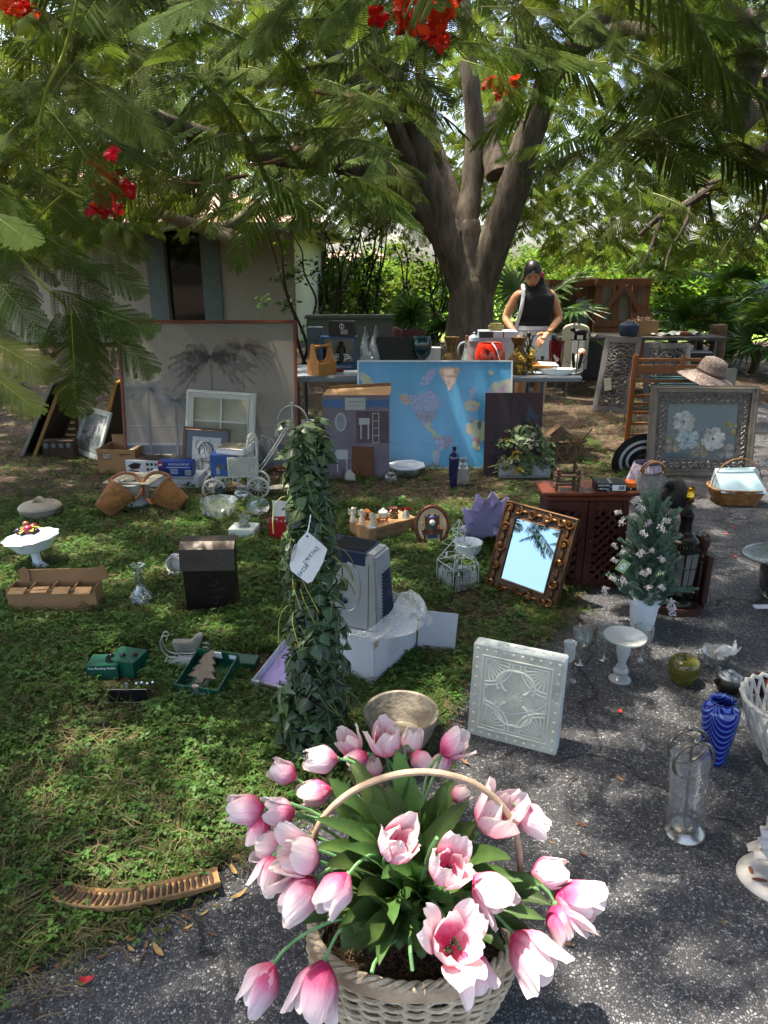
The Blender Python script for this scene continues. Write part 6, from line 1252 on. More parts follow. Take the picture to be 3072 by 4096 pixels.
# wire church, bowl behind it, purple flower
WR=M('wire_white','#b9bcb8',.5,var=.1)
t=T('wire_church','white wire church lantern with little bulbs standing in the weeds','wire church',G(1828,2335),28)
b=MB(); s_=.075; wr=.0022
def wl_(a,c,r=wr):b.tube([a,c],r,5)
for z in (0,.12):
 for (x0,y0,x1,y1) in ((-s_,-s_,s_,-s_),(s_,-s_,s_,s_),(s_,s_,-s_,s_),(-s_,s_,-s_,-s_)):wl_((x0,y0,z),(x1,y1,z))
for x in (-s_,s_):
 for y in (-s_,s_):wl_((x,y,0),(x,y,.12)); wl_((x,y,.12),(x*.28,y*.28,.225)); wl_((x*.28,y*.28,.225),(x*.28,y*.28,.29)); wl_((x*.36,y*.36,.29),(0,0,.345))
for z,k in ((.225,.28),(.26,.28),(.29,.36)):
 for (x0,y0,x1,y1) in ((-1,-1,1,-1),(1,-1,1,1),(1,1,-1,1),(-1,1,-1,-1)):wl_((x0*s_*k,y0*s_*k,z),(x1*s_*k,y1*s_*k,z))
b.build('frame',WR,t)
for sd_ in range(4):
 m_=Matrix.Rotation(sd_*PI/2,4,'Z')
 for xo in (-.042,0,.042):
  b=MB(); b.M=m_
  for w_ in (.016,.008):b.tube([(xo-w_,-s_,.005),(xo-w_,-s_,.06)]+[(xo+w_*math.cos(PI-PI*k/6),-s_,.06+w_*math.sin(PI*k/6)*1.5) for k in range(1,6)]+[(xo+w_,-s_,.06),(xo+w_,-s_,.005)],.0016,5)
  b.tube([(xo,-s_,.0),(xo,-s_,.085)],.0014,5); b.build('arched_window',WR,t)
for k in range(16):
 a=R.uniform(0,6.28); z=R.choice((.08,.12,.16,.2,.24)); q=s_*(1.15 if z<.13 else 1.1-(z-.12)*7); b=MB(); b.tube([(q*math.cos(a),q*math.sin(a),z),(q*math.cos(a)+.008,q*math.sin(a),z+.016)],.0042,6); b.build('mini_bulb',M('bulb_white','#c3ccd0',.3),t)
b=MB(); b.tube(cat_rom([(s_*1.1*math.cos(k*1.1),s_*1.1*math.sin(k*1.1),.06+.012*k) for k in range(17)],4),.0013,4); b.build('light_cord',WR,t)
t=T('white_bowl','plain white relief bowl behind the wire church','bowl',G(1870,2228)); b=MB(); b.lathe([(0,0),(.04,0),(.055,.02),(.07,.05),(.076,.085),(.08,.09),(.074,.09),(.06,.04),(0,.015)],36,wob=lambda a,i:1+.012*math.sin(12*a),cap=False); b.build('body',MG,t)
t=T('purple_flower','oversized pale purple fabric flower behind the ornate mirror','artificial flower',G(1965,2195)+Vector((0,.12,0)),0)
PP=M('petal_lilac','#cfc9ea',.6,var=.1,vs=10,trl=.45)
for (a,l,e,w_) in [(158,.27,48,.05),(128,.31,62,.062),(92,.31,70,.062),(58,.29,60,.06),(28,.26,45,.055),(172,.2,22,.05),(10,.16,20,.08),(-80,.12,10,.07)]:
 m_=tr(0,0,.03)@rotm('Z',a-90 if False else 0)@Matrix.Identity(4)
 d=Vector((math.cos(math.radians(a))*math.cos(math.radians(e)),-.25,math.sin(math.radians(e)))).normalized(); s=d.cross(Vector((0,-1,.2))).normalized(); nn=s.cross(d)
 b=MB(); b.grid(lambda u,v:Vector((0,0,.03))+d*l*u+s*((v-.5)*2*w_*math.sin(PI*min(1,.05+.9*u))**.7)+nn*(.05*u*u*((v-.5)**2*4)-.03*math.sin(PI*u)+.006*math.sin(v*14)*u),12,11); b.build('petal',PP,t,thick=.0015,ang=80)
# seed pod at the lawn edge
ps=[G(225,3600),G(330,3632),G(470,3640),G(620,3612),G(760,3580),G(880,3545)]
mid=sum(ps,Vector())/6; t=T('seed_pod','long dry brown flame tree seed pod at the lawn edge','seed pod',(mid.x,mid.y,0)); P=[p-Vector((mid.x,mid.y,0))+Vector((0,0,.032)) for p in cat_rom(ps,9)]
b=MB(); N_=len(P); vs=[]
for i,p in enumerate(P):
 d=(P[min(N_-1,i+1)]-P[max(0,i-1)]).normalized(); s=d.cross(Vector((0,0,1))).normalized(); w_=.033*min(1,.25+i/6)
 up_=Vector((0,0,1))
 for (q,z) in ((-1,.012),(-.94,.016),(-.8,.004),(.8,-.006),(.94,.004),(1,-.002),(.8,-.014),(-.8,-.008)):vs.append(p+s*w_*q*-1+up_*z)
b._add(vs,[(8*i+j,8*i+(j+1)%8,8*i+8+(j+1)%8,8*i+8+j) for i in range(N_-1) for j in range(8)]+[tuple(range(8)),tuple(8*(N_-1)+j for j in range(8))]); b.build('husk',M('pod_tan','#8a6b45',.85,var=.3,vs=30,bump=.4,bs=60),t,ang=30)
for k in range(27):
 u=1.5+k*(N_-4)/27; i=int(u); p=P[i].lerp(P[i+1],u-i); d=(P[i+1]-P[i]).normalized(); an=math.atan2(d.y,d.x); w_=.024*min(1,.35+i/6)
 b=MB(); b.ell((0,0,0),(.0055,w_,.003),10,6,tr(p.x,p.y,p.z+.002)@Matrix.Rotation(an,4,'Z')); b.build('seed_chamber',M('pod_dark','#33221a',.8,var=.25),t)
# ---------------------------------------------------------------- the row of pictures and boxes in front of the table
def flat(par,name,shapes,mat,y=-.0012,th=.0006):
 b=MB()
 for s in shapes:b.prism(s,y,y+th)
 return b.build(name,mat,par,smooth=False)
def frame4(par,w,h,f,d,mat,y0=0.,name='frame',bevel=.004):
 hw=w/2
 for pts_ in ([(-hw,0),(hw,0),(hw-f,f),(-hw+f,f)],[(-hw,h),(-hw+f,h-f),(hw-f,h-f),(hw,h)],[(-hw,0),(-hw+f,f),(-hw+f,h-f),(-hw,h)],[(hw,0),(hw,h),(hw-f,h-f),(hw-f,f)]):
  b=MB(); b.prism(pts_,y0,y0+d); b.build(name,mat,par,bevel=bevel)
# big palm picture
PICY=5.45; pl,prr=W(500,1850,PICY),W(1195,1850,PICY); pw=prr.x-pl.x; TYP=5.66; pz=W(900,1281,TYP).z; ptl=math.degrees(math.atan2(TYP-PICY,pz)); ph=math.hypot(TYP-PICY,pz)
t=T('palm_picture','huge framed misty palm beach picture leaning on the table end','picture',((pl.x+prr.x)/2,PICY,0),1,ptl)
frame4(t,pw,ph,.024,.03,M('frame_cedar','#6d3319',.45,var=.2,vs=6),-.012)
b=MB(); b.box(-pw/2+.02,pw/2-.02,-.002,.006,.02,ph-.02); b.build('print',M('mist_grey','#827c74',.4,var=.08,vs=1.2,spec=.25),t)
def pframe(shapes,col,nm,y):flat(t,nm,shapes,M('pic'+col,col,.4,var=.1,vs=5,spec=.25),y)
hw=pw/2
pframe([rect(-hw+.026,hw-.026,.026,ph*.17)],'#5c6068','sea',-.0028); pframe([rect(-hw+.026,-.05,ph*.17,ph*.185),rect(-hw+.026,hw-.026,ph*.3,ph*.306)],'#8f8f90','surf',-.0028)
pframe([[(-hw+.03,ph*.55),(-hw+.3,ph*.6),(-.1,ph*.85),(-.2,ph-.03),(-hw+.03,ph-.03)]],'#8a8578','glow',-.0028)
def palm_shapes(cx,cz,r,n,droop=.3,z0=.03):
 S=[[(cx-.012,z0),(cx+.012,z0),(cx+.006,cz),(cx-.006,cz)]]
 for k in range(n):
  a=-.75+(PI+1.5)*k/(n-1); L_=r*R.uniform(.85,1.1); up_,lo_=[],[]
  for j in range(15):
   u=j/14; x=cx+math.cos(a)*L_*u; z=cz+math.sin(a)*L_*u*.75-droop*L_*u*u; up_.append((x,z+.006)); lo_.append((x+.01*math.cos(a),z-.20*r*math.sin(PI*(.10+.8*u))*(1 if j%2 else .7)))
  lo_=[(x_,up_[j_][1]-(up_[j_][1]-z_)*R.uniform(.35,1.25)) for j_,(x_,z_) in enumerate(lo_)]; S.append(up_+lo_[::-1])
 return S
pframe(palm_shapes(.02,ph*.76,.34,19,.42),'#67645f','palm',-.0040); pframe(palm_shapes(hw-.42,ph*.82,.26,17,.45),'#7a7068','palm',-.0034); pframe(palm_shapes(-hw+.21,ph*.55,.2,9),'#6d6f72','palm',-.0034); pframe(palm_shapes(-hw+.42,ph*.47,.17,9),'#6a6d70','palm',-.0046)
# white six-pane collage frame
t=T('collage_frame','white moulded multi-opening frame leaning on the palm picture','frame',W(870,1838,5.30)*1.0-Vector((0,0,W(870,1838,5.30).z)),2,12,4)
WF=M('frame_white','#b5b6ae',.5,var=.05); fw_,fh_=.53,.64
frame4(t,fw_,fh_,.05,.03,WF,-.012);
b=MB(); sq(b,-fw_/2+.055,fw_/2-.055,.055,fh_-.055,.006,-.012); sq(b,-fw_/2+.018,fw_/2-.018,.018,fh_-.018,.005,-.013); b.build('moulding',WF,t)
b=MB(); b.box(-fw_/2+.045,fw_/2-.045,.045,.05,.045,fh_-.045); b.build('back_board',M('back_cream','#a8a590',.7),t)
b=MB(); b.box(-.006,.006,.0,.045,.05,fh_-.05); b.build('divider',WF,t)
for z in (.23,.41):b=MB(); b.box(-fw_/2+.05,-.006,.0,.045,z-.006,z+.006); b.box(.006,fw_/2-.05,.0,.045,z-.006,z+.006); b.build('divider',WF,t)
# framed drawing of a child
t=T('child_drawing','dark framed charcoal drawing of a child with blue mat','picture',Vector((W(812,1838,5.12).x,5.12,0)),3,13,5)
w_,h_=.35,.40; frame4(t,w_,h_,.022,.02,M('frame_dark_gold','#3d2a18',.4,var=.3,vs=20),-.008); b=MB(); sq(b,-w_/2+.02,w_/2-.02,.02,h_-.02,.004,-.008); b.build('gold_bead',M('frame_gold'),t)
b=MB(); b.box(-w_/2+.02,w_/2-.02,-.001,.004,.02,h_-.02); b.build('mat',M('mat_blue','#232d38',.4,coat=.3),t); b=MB(); b.box(-.105,.105,-.0022,-.001,.06,.33); b.build('paper',M('drawing_paper','#a9acad',.7,var=.08,vs=10),t)
CK=M('charcoal','#1a1a1c',.9); b=MB()
def cs(pts_,r):b.tube(cat_rom([(x,-.0026,z) for x,z in pts_],4),r,4)
for P,r in [([(-.045,.255),(-.05,.225),(-.042,.195),(-.02,.175),(.005,.172),(.03,.19),(.04,.225)],.0018),([(-.052,.2),(-.056,.245),(-.03,.285),(.01,.29),(.045,.27),(.05,.225)],.005),([(-.05,.27),(-.02,.255),(-.015,.225)],.004),([(-.02,.285),(.0,.26),(.0,.235)],.004),([(.01,.288),(.025,.26),(.022,.232)],.004),([(.03,.28),(.042,.25),(.04,.225)],.0045),([(-.03,.215),(-.02,.218),(-.012,.213)],.0028),([(.01,.214),(.02,.219),(.03,.215)],.0028),([(-.004,.205),(-.006,.196),(.002,.194)],.0012),([(-.012,.184),(.0,.187),(.01,.184)],.002),([(-.03,.17),(-.05,.16),(-.075,.12),(-.088,.075)],.003),([(-.02,.172),(-.03,.15),(.0,.155),(.02,.15),(.035,.172)],.003),([(.02,.15),(.03,.12),(.02,.09)],.003),([(-.03,.15),(-.02,.11),(-.035,.08)],.003),([(.035,.165),(.06,.15),(.08,.1),(.07,.075)],.002),([(-.06,.3),(-.08,.28),(-.078,.25),(-.06,.235)],.003),([(.02,.295),(.03,.31),(.02,.315)],.003),([(-.06,.12),(-.045,.095),(-.06,.08)],.004)]:cs(P,r*.6)
b.build('drawing',CK,t)
# boards and a framed print at the far end
def side_board(label,bl,tl_,Y,dep,th,mat,edge,name='canvas_board'):
 a,c=W(bl[0],bl[1],Y),W(tl_[0],tl_[1],Y); a.z=0; ax=c-a; h=ax.length; t=T(name,label,'canvas',a); t.rotation_euler=(0,math.atan2(ax.x,ax.z),0)
 b=MB(); b.box(.001,th,.004,dep,.004,h-.004); b.build('canvas',mat,t); b=MB(); b.box(-.012,th*.6+.004,-.012,.004,0,h); b.box(-.012,th*.6+.004,.004,dep,h-.004,h+.016); b.build('edge_strip',edge,t,bevel=.002)
side_board('grey-edged large canvas leaning at the shady left end of the row',(88,1822),(206,1535),5.9,.55,.02,M('canvas_dark','#2a2724',.8),M('edge_grey','#77736a',.7))
side_board('gold-edged dark board leaning beside the grey-edged canvas',(135,1822),(236,1562),5.85,.5,.02,M('board_brown','#2e2115',.8),M('edge_gold','#7a5a24',.5))
side_board('brown board with bright gold edge beside the palm picture',(395,1790),(462,1535),6.0,.5,.02,M('board_tan','#4a3826',.8),M('edge_bright','#a87626',.5))
p0,p1=G(292,1806),G(392,1846); wv=p1-p0; w_=wv.length; t=T('framed_print','white framed botanical print under glass behind the brown box','picture',(p0+p1)/2,math.degrees(math.atan2(wv.y,wv.x)),24); h_=.42
frame4(t,w_,h_,.045,.02,M('frame_white'),-.01); b=MB(); b.box(-w_/2+.04,w_/2-.04,0,.004,.04,h_-.04); b.build('print',M('print_floral','#7d877d',.08,var=.4,vs=9,col2='#b0b5b4',coat=.6),t)
b=MB(); [b.ell((R.gauss(0,.08),-.001,.2+R.gauss(0,.06)),(R.uniform(.01,.035),.0015,R.uniform(.01,.03)),10,5,rotm('Y',R.uniform(-10,10))) for k in range(14)]; b.build('flower_print',M('print_mauve','#6f6268',.3,var=.4,vs=20),t)
t=T('brick_planter','small dark brick-shaped planter among the canvases','planter',G(248,1832),4); b=MB(); b.frus((.12,.05),(.13,.06),0,.16); b.build('box',M('brick_dark','#3b2a22',.9,var=.4,vs=8),t,bevel=.004); b=MB(); [b.ell((x,-.058,.12),(.02,.006,.025),8,6) for x in (-.09,-.03,.03,.09)]; b.build('leaf_relief',M('relief_grey','#55605a',.8),t)
t=T('wooden_rack','small yellowish wooden slatted rack behind the framed print','rack',G(270,1780),-12,8)
for x in (-.1,.1):b=MB(); b.box(x-.012,x+.012,0,.02,0,.33); b.build('post',M('wood_yellow','#6a5428',.6,var=.2),t)
for k in range(5):b=MB(); b.box(-.12,.12,-.012,-.001,.05+k*.055,.085+k*.055); b.build('slat',M('wood_yellow'),t)
# brown box
def obox(name,label,loc,rz,w,d,h,mat,flaps=(),cat='box',bevel=.003,open_=True,tilt=0):
 t=T(name,label,cat,loc,rz,tilt); b=MB(); th=.004
 if open_:b.box(-w/2,w/2,0,th,0,h); b.box(-w/2,w/2,d-th,d,0,h); b.box(-w/2,-w/2+th,th,d-th,0,h); b.box(w/2-th,w/2,th,d-th,0,h); b.box(-w/2+th,w/2-th,th,d-th,.002,.006); b.build('carton',mat,t)
 else :b.box(-w/2,w/2,0,d,0,h); b.build('carton',mat,t,bevel=bevel)
 return t
t=obox('brown_box','open brown moving box with a shipping sticker',G(472,1893),-6,.31,.26,.19,CB)
for k in range(4):flat(t,'print_line',[rect(-.14,-.14+R.uniform(.06,.13),.155-k*.016,.16-k*.016)],M('print_brown','#4a3522',.8),-.0016)
flat(t,'print_line',[rect(.03,.12,.15,.156),rect(.03,.08,.14,.145)],M('print_brown'),-.0016); barcode(t,-.10,-.05,.12,.15,-.0016)
b=MB(); b.box(-.15,.15,.262,.264,.19,.25,None); b.build('flap',CB,t); text('pottery',.03,PR,t,(.02,.2612,.235),sx=1.1); b=MB(); b.box(.115,.145,-.002,.26,.191,.193); b.build('tape',M('tape'),t)
t=obox('game_box','white and dark WOOD GAME CENTER box with pictures of games',G(585,1905),-8,.32,.22,.125,WBX,open_=False)
b=MB(); b.box(-.158,.158,.004,.216,.1252,.1262); b.build('cover_print',M('cover_dark','#2b2320',.4,var=.4,vs=8),t); text('WOOD GAME CENTER',.022,WHT,t,(.02,.19,.127),rot=(.0,0,0)); text('CENTER',.022,PR,t,(-.02,-.0008,.022),rot=(PI/2,PI,0))
for k in range(8):
 x,z=.02+.033*(k%4),.095-.04*(k//4); b=MB(); b.lathe([(0,0),(.013,0),(.013,.0006),(0,.0007)],16,tr(x,-.0002,z)@rotm('X',90)); b.build('disc_print',M('disc%d'%(k%4),('#5a2a2a','#2b4a38','#57606a','#3a2a22')[k%4],.4),t)
flat(t,'tray_print',[[(-.14,.08),(-.09,.105),(-.03,.1),(-.05,.06),(-.11,.05)]],M('cover_dark'),-.0008); flat(t,'tray_print',[[(-.135,.05),(-.055,.04),(-.06,.028),(-.13,.038)]],M('print_brown'),-.0008)
t=obox('long_white_box','long white box with upside-down slogan under the microscope set',G(690,1950),-3,.40,.20,.085,WBX,open_=False)
text('Explore the World with this Fun, Educational',.018,PR,t,(.0,-.0008,.068),rot=(PI/2,PI,0)); flat(t,'doodle_print',[[(.1,.01),(.11,.035),(.13,.045),(.125,.02)],[(.14,.02),(.17,.03),(.16,.01)]],PR,-.0008)
t=T('microscope_box','blue boxed MICROSCOPE SET on top of the long white box','box',W(702,1895,4.95)*1-Vector((0,0,W(702,1895,4.95).z-.0862)),-2); b=MB(); b.box(-.125,.125,0,.09,0,.11); b.build('carton',M('micro_blue','#1f3f86',.35,var=.12,vs=6),t,bevel=.003)
text('MICROSCOPE SET',.021,WHT,t,(.03,-.0008,.09),sx=.92,shear=.15); flat(t,'print_block',[rect(-.115,-.05,.015,.055)],M('print_navy','#14244f',.5),-.0008); flat(t,'print_line',[rect(-.035,.02,.05-.01*k,.053-.01*k) for k in range(4)]+[rect(-.06,.11,.066,.07)],WHT,-.0008); barcode(t,.07,.115,.012,.048,-.0012)
b=MB(); b.lathe([(0,0),(.032,0),(.032,.0008),(0,.0009)],20,tr(-.105,-.0004,.088)@rotm('X',90)@Matrix.Diagonal((.62,.7,1,1))); b.build('badge',RED,t); flat(t,'badge_print',[[(-.12,.085),(-.1,.095),(-.092,.086),(-.11,.08)]],WHT,-.0018)
# wicker flasks either side of a white bin
WKB=M('wicker_brown','#80532a',.5,var=.3,vs=20,col2='#9c6c38'); WDB=M('wood_honey','#7d5024',.45,var=.2,vs=6,stretch=(1,6,6)); LE=M('strap_wood','#7a4a26',.5)
def flask(label,pb,pm,zb,zm,sg):
 a=G(pb[0],pb[1],zb); c=G(pm[0],pm[1],zm); ax=(c-a); L_=ax.length; t=T('wicker_flask',label,'basket',(a.x,a.y,0),group='woven flask baskets')
 zax=ax.normalized(); xax=(Vector((sg*.15,-1,.2))).cross(zax).normalized(); yax=zax.cross(xax); m_=Matrix((xax,yax,zax)).transposed().to_4x4(); m_.translation=Vector((0,0,zb))
 def rp(u):return .058+.034*u,.036+.022*u
 b=MB(); b.M=m_; b.slab([(rp(0)[0]*math.cos(2*PI*k/28),rp(0)[1]*math.sin(2*PI*k/28)) for k in range(28)],-.006,.004); b.build('base_board',WDB,t,bevel=.002)
 for k in range(22):
  u=(k+.4)/22; rx_,ry_=rp(u); N_=84; b=MB(); b.M=m_; b.tube([((rx_+.0035*math.sin(21*2*PI*j/N_*1+k*PI))*math.cos(2*PI*j/N_),(ry_+.0035*math.sin(21*2*PI*j/N_+k*PI))*math.sin(2*PI*j/N_),L_*u) for j in range(N_)],.0058,5,closed=True,flat=1.1); b.build('weaver',WKB,t)
 b=MB(); b.M=m_
 for k in range(42):q=2*PI*k/42; b.tube([(rp(u)[0]*math.cos(q),rp(u)[1]*math.sin(q),L_*u) for u in (0,.5,1)],.0035,4)
 b.build('stake',WKB,t)['kind']='stuff'
 b=MB(); b.M=m_; rx_,ry_=rp(1); b.grid(lambda u,v:((rx_+.008)*math.cos(2*PI*u),(ry_+.008)*math.sin(2*PI*u),L_*(.96+.06*v)),48,2,wrap=True); b.build('rim',LE,t,thick=.005)
 b=MB(); b.M=m_; b.slab([(rx_*.96*math.cos(2*PI*k/28),ry_*.96*math.sin(2*PI*k/28)) for k in range(28)],L_*.93,L_*.96); b.build('lid',WKB,t)
 P=bez((-rx_-.012,0,L_*.9),(-rx_-.03,-.02,L_+.17),(rx_+.03,-.02,L_+.17),(rx_+.012,0,L_*.9),16); b=MB(); b.M=m_; b.tube(P,.011,8,flat=.35); b.build('handle',LE,t)
 for s in (-1,1):b=MB(); b.M=m_; b.ell((s*(rx_+.018),0,L_*.92),.006,8,5); b.build('rivet',M('brass_dull'),t)
flask('woven flask basket leaning to the casserole side of the white bin',(412,2042),(492,1958),.05,.16,-1); flask('woven flask basket leaning to the doll carriage side of the white bin',(730,2020),(640,1958),.055,.15,1)
t=T('white_bin','white plastic bin with a printed map lid between the flask baskets','bin',G(545,2028)); b=MB(); b.lathe([(0,0),(.085,0),(.1,.17),(.104,.175),(.1,.178),(0,.178)],28); b.build('bin',M('bin_white','#aab0ae',.5),t); b=MB(); b.box(-.17,.15,-.08,.18,.18,.19,rotm('Z',-8)); b.build('lid_board',M('map_lid','#a39d8b',.5,var=.12,vs=8),t,bevel=.002)
b=MB(); [b.tube(cat_rom([(R.uniform(-.13,.12),R.uniform(-.06,.14),.1912) for j in range(4)],4),.0018,4) for k in range(6)]; b.build('lid_print',PR,t)
# doll carriage
WC=M('carriage_white','#bdbcb2',.5,var=.1,vs=14); rw=.072; xa,xb=G(862,2000),G(1033,1962)
t=T('doll_carriage','white wicker doll carriage with spoked wheels','doll carriage',(xa+xb)/2,8)
wb,tw_=.15,.085
def wheel(x,y):
 b=MB(); b.tube([(x+rw*math.cos(2*PI*k/32),y,rw+rw*math.sin(2*PI*k/32)) for k in range(32)],.009,8,closed=True); wo=b.build('wheel',WC,t)
 for k in range(12):a=2*PI*k/12; b=MB(); b.tube([(x+.01*math.cos(a),y,rw+.01*math.sin(a)),(x+(rw-.006)*math.cos(a),y,rw+(rw-.006)*math.sin(a))],.0026,5); b.build('spoke',WC,wo)
 b=MB(); b.lathe([(0,-.012),(.014,-.01),(.014,.01),(0,.012)],14,tr(x,y,rw)@rotm('X',90)); b.build('hub',WC,wo)
for x in (-wb,wb):
 for y in (-tw_,tw_):wheel(x,y)
 b=MB(); b.tube([(x,-tw_,rw),(x,tw_,rw)],.005,6); b.build('axle',WC,t)
 for y in (-.06,.06):b=MB(); b.tube(cat_rom([(x,y,rw),(x*.8,y,.12),(x*.55,y,.165)],4),.006,6); b.build('strut',WC,t)
b=MB(); b.box(-wb-.04,-wb+.045,-.05,.05,.075,.082); b.build('foot_plate',WC,t)
for y in (-.075,):b=MB(); b.tube([(-.0+(.028-.0011*k)*math.cos(.5*k-1),y,.13+(.028-.0011*k)*math.sin(.5*k-1)) for k in range(18)],.004,5); b.build('scroll',WC,t)
bz0,bz1,bl_,br_,bd=.165,.30,-.04,.15,.09
b=MB(); b.box(-.14,br_,-bd,bd,bz0-.012,bz0-.004); b.build('floor',WC,t)
for k in range(13):
 z=bz0+k*.0105; xl=bl_-.004; b=MB(); b.tube([(xl+j*(br_-xl)/22,-bd+.0035*(-1)**(j+k),z) for j in range(23)],.005,5); b.build('weaver',WC,t)
 b=MB(); b.tube([(br_+.0035*(-1)**(j+k),-bd+j*2*bd/14,z) for j in range(15)],.005,5); b.build('weaver',WC,t)
b=MB()
for k in range(16):x=bl_+(br_-bl_)*k/15; b.tube([(x,-bd,bz0),(x,-bd,bz1)],.0026,4)
b.build('stake',WC,t)['kind']='stuff'
for k in range(7):
 ym=-bd+2*bd*k/6; b=MB(); P=[(bl_+.02,ym,bz0+.1),(br_-.08,ym*.98,bz1+.02),(br_-.01,ym*.9,bz1+.1),(br_+.005,ym*.85,bz1+.04),(br_,ym,bz1-.02)] if abs(ym)>bd-.01 else [(br_-.06,ym*.95,bz1+.08+.03*(1-(ym/bd)**2)),(br_-.01,ym*.92,bz1+.11+.035*(1-(ym/bd)**2)),(br_+.012,ym,bz1+.05),(br_,ym,bz1-.02)]
 b.tube(cat_rom(P,5),.005 if abs(ym)>bd-.01 else .003,5); b.build('hood_rib',WC,t)
b=MB(); b.tube([(br_-.03-.03*abs(math.cos(PI*k/16))*1.0,bd*math.cos(PI*k/16)*.95,bz1+.02+.115*math.sin(PI*k/16)) for k in range(17)],.008,6); b.tube([(br_+.003,bd*math.cos(PI*k/16)*.95,bz1+.0+.09*math.sin(PI*k/16)) for k in range(17)],.006,6); b.build('hood_rim',WC,t)
for y in (-.07,.07):b=MB(); b.tube(cat_rom([(br_-.03,y,bz0-.01),(br_+.05,y,bz0+.06),(br_+.22,y,bz0+.31),(br_+.235,y,bz0+.33)],5),.0045,6); b.build('handle_rod',WC,t)
b=MB(); b.tube([(br_+.235,-.1,bz0+.33),(br_+.235,.1,bz0+.33)],.0125,10); b.build('handle_bar',M('handle_cream','#a59d80',.5),t)
cmx=t.matrix_basis if False else (Matrix.Translation((xa+xb)/2)@rotm('Z',8))
t=T('blue_storage_box','blue printed storage box sitting in the doll carriage','box',cmx@Vector((-.075,-.01,bz0+.001)),6); b=MB(); b.box(-.085,.085,-.065,.075,0,.145); b.build('box',M('blue_print','#2c5290',.5,var=.3,vs=12),t,bevel=.003)
for k in range(7):x,z=R.uniform(-.07,.07),R.uniform(.02,.12); b=MB(); b.ell((x,-.0655,z),(.014,.0015,.02),8,5); b.build('figure_print',M('fig%d'%(k%3),('#6a4a38','#8c8f93','#3a3f5c')[k%3],.6),t)
t=T('striped_book_box','candy-striped gift box with wreath cover lying on the carriage box','box',cmx@Vector((.0,-.01,bz0+.148)),-18,-4); b=MB(); b.box(-.1,.1,-.07,.07,0,.045); b.build('box',WHT,t,bevel=.002); b=MB(); b.box(-.094,.094,-.064,.064,.0452,.0462); b.build('cover_print',M('cover_wreath','#5f5a3c',.4,var=.5,vs=9,col2='#8a8574'),t)
for k in range(26):x=-.098+k*.0076; flat(t,'stripe',[[(x,.0),(x+.0035,.0),(x+.006,.009),(x+.0025,.009)],[(x,.036),(x+.0035,.036),(x+.006,.0445),(x+.0025,.0445)]],RED if k%2 else PR,-.0707)
# wire plant stand, acrylic shell, skimmer, glassware
t=T('wire_stand','white wire arch plant stand behind the ivy column','plant stand',G(1178,1868)); b=MB(); aw=.125
b.tube([(-aw,0,0),(-aw,0,.30)]+[(-aw*math.cos(PI*k/14),0,.34+.16*math.sin(PI*k/14)) for k in range(15)]+[(aw,0,.3),(aw,0,0)],.0045,6); b.build('arch',WR,t); b=MB(); b.tube([(0,0,0),(0,0,.5)],.006,6); b.ell((0,0,.515),.012,8,6); b.build('post',WR,t)
for (x,z) in ((-.09,.27),(-.08,.08),(.12,.33)):
 b=MB()
 for k in range(4):b.tube([(x+.05*math.cos(2*PI*j/18),.05*math.sin(2*PI*j/18)-.03,z+.018*k) for j in range(18)],.002,5,closed=True)
 for k in range(8):a=2*PI*k/8; b.tube([(x+.02*math.cos(a),.02*math.sin(a)-.03,z-.015),(x+.052*math.cos(a),.052*math.sin(a)-.03,z+.055)],.0018,5)
 b.build('wire_holder',WR,t)
t=T('shell_dish','frosted acrylic shell-shaped stand behind the doll carriage','dish',G(1040,1880)); ACR=glassm('acrylic',(.85,.87,.88),.9,.3,.45)
for (a,s) in ((-35,1),(0,1.15),(32,1)):b=MB(); b.grid(lambda u,v:((v-.5)*.14*math.sin(PI*min(1,.15+.75*u))*1.6+math.sin(math.radians(a))*.14*u,.04*(1-u)-.03*(v-.5)**2*4+.004*math.sin(20*v),.03+.23*s*u),9,14); b.build('petal',ACR,t,thick=.003,ang=80)
b=MB(); b.lathe([(0,.012),(.1,.016),(.12,.03),(.1,.01),(0,0)],30,cap=False); b.build('base',ACR,t)
t=T('skimmer','cream slotted serving spoon lying in the grass beside the ivy','spoon',G(1130,1975)+Vector((0,0,.03)),12); b=MB(); b.grid(lambda u,v:(-.11+.2*u,(v-.5)*.1*math.sin(PI*(.08+.84*u))**.6,.02*((v-.5)**2*4)+.015*u),12,7); b.build('bowl',M('spoon_cream','#b0a991',.4),t,thick=.004); b=MB(); b.tube([(.085,0,.015),(.15,.01,.045),(.24,.02,.06)],[.009,.007,.008],8); b.build('handle',M('spoon_cream'),t)
for k in range(5):b=MB(); b.cbox((-.06+k*.022,-.03,.014),(.005,.012,.002)); b.build('slot',PR,t)
t=T('blue_goblet','small blue glass footed goblet beside the carriage wheel','goblet',G(883,2000)); BG=glassm('blue_glass','#4f86b8',.9,.12,.5); b=MB(); b.lathe([(.035,.0),(.03,.006),(.012,.014),(.014,.028),(.036,.036),(.04,.045),(.035,.07),(.041,.092),(.037,.09),(.03,.05),(0,.04)],26,cap=False); b.build('body',BG,t,ang=60)
t=T('globe_vase','round ribbed clear glass globe vase beside the blue goblet','vase',G(970,2010)); b=MB(); b.lathe([(0,0),(.03,0),(.05,.018),(.058,.05),(.05,.082),(.034,.098),(.038,.112),(.033,.108),(.03,.098),(.045,.08),(.05,.05),(0,.01)],30,wob=lambda a,i:1+.012*math.sin(16*a),cap=False); b.build('body',CGc,t,ang=60)
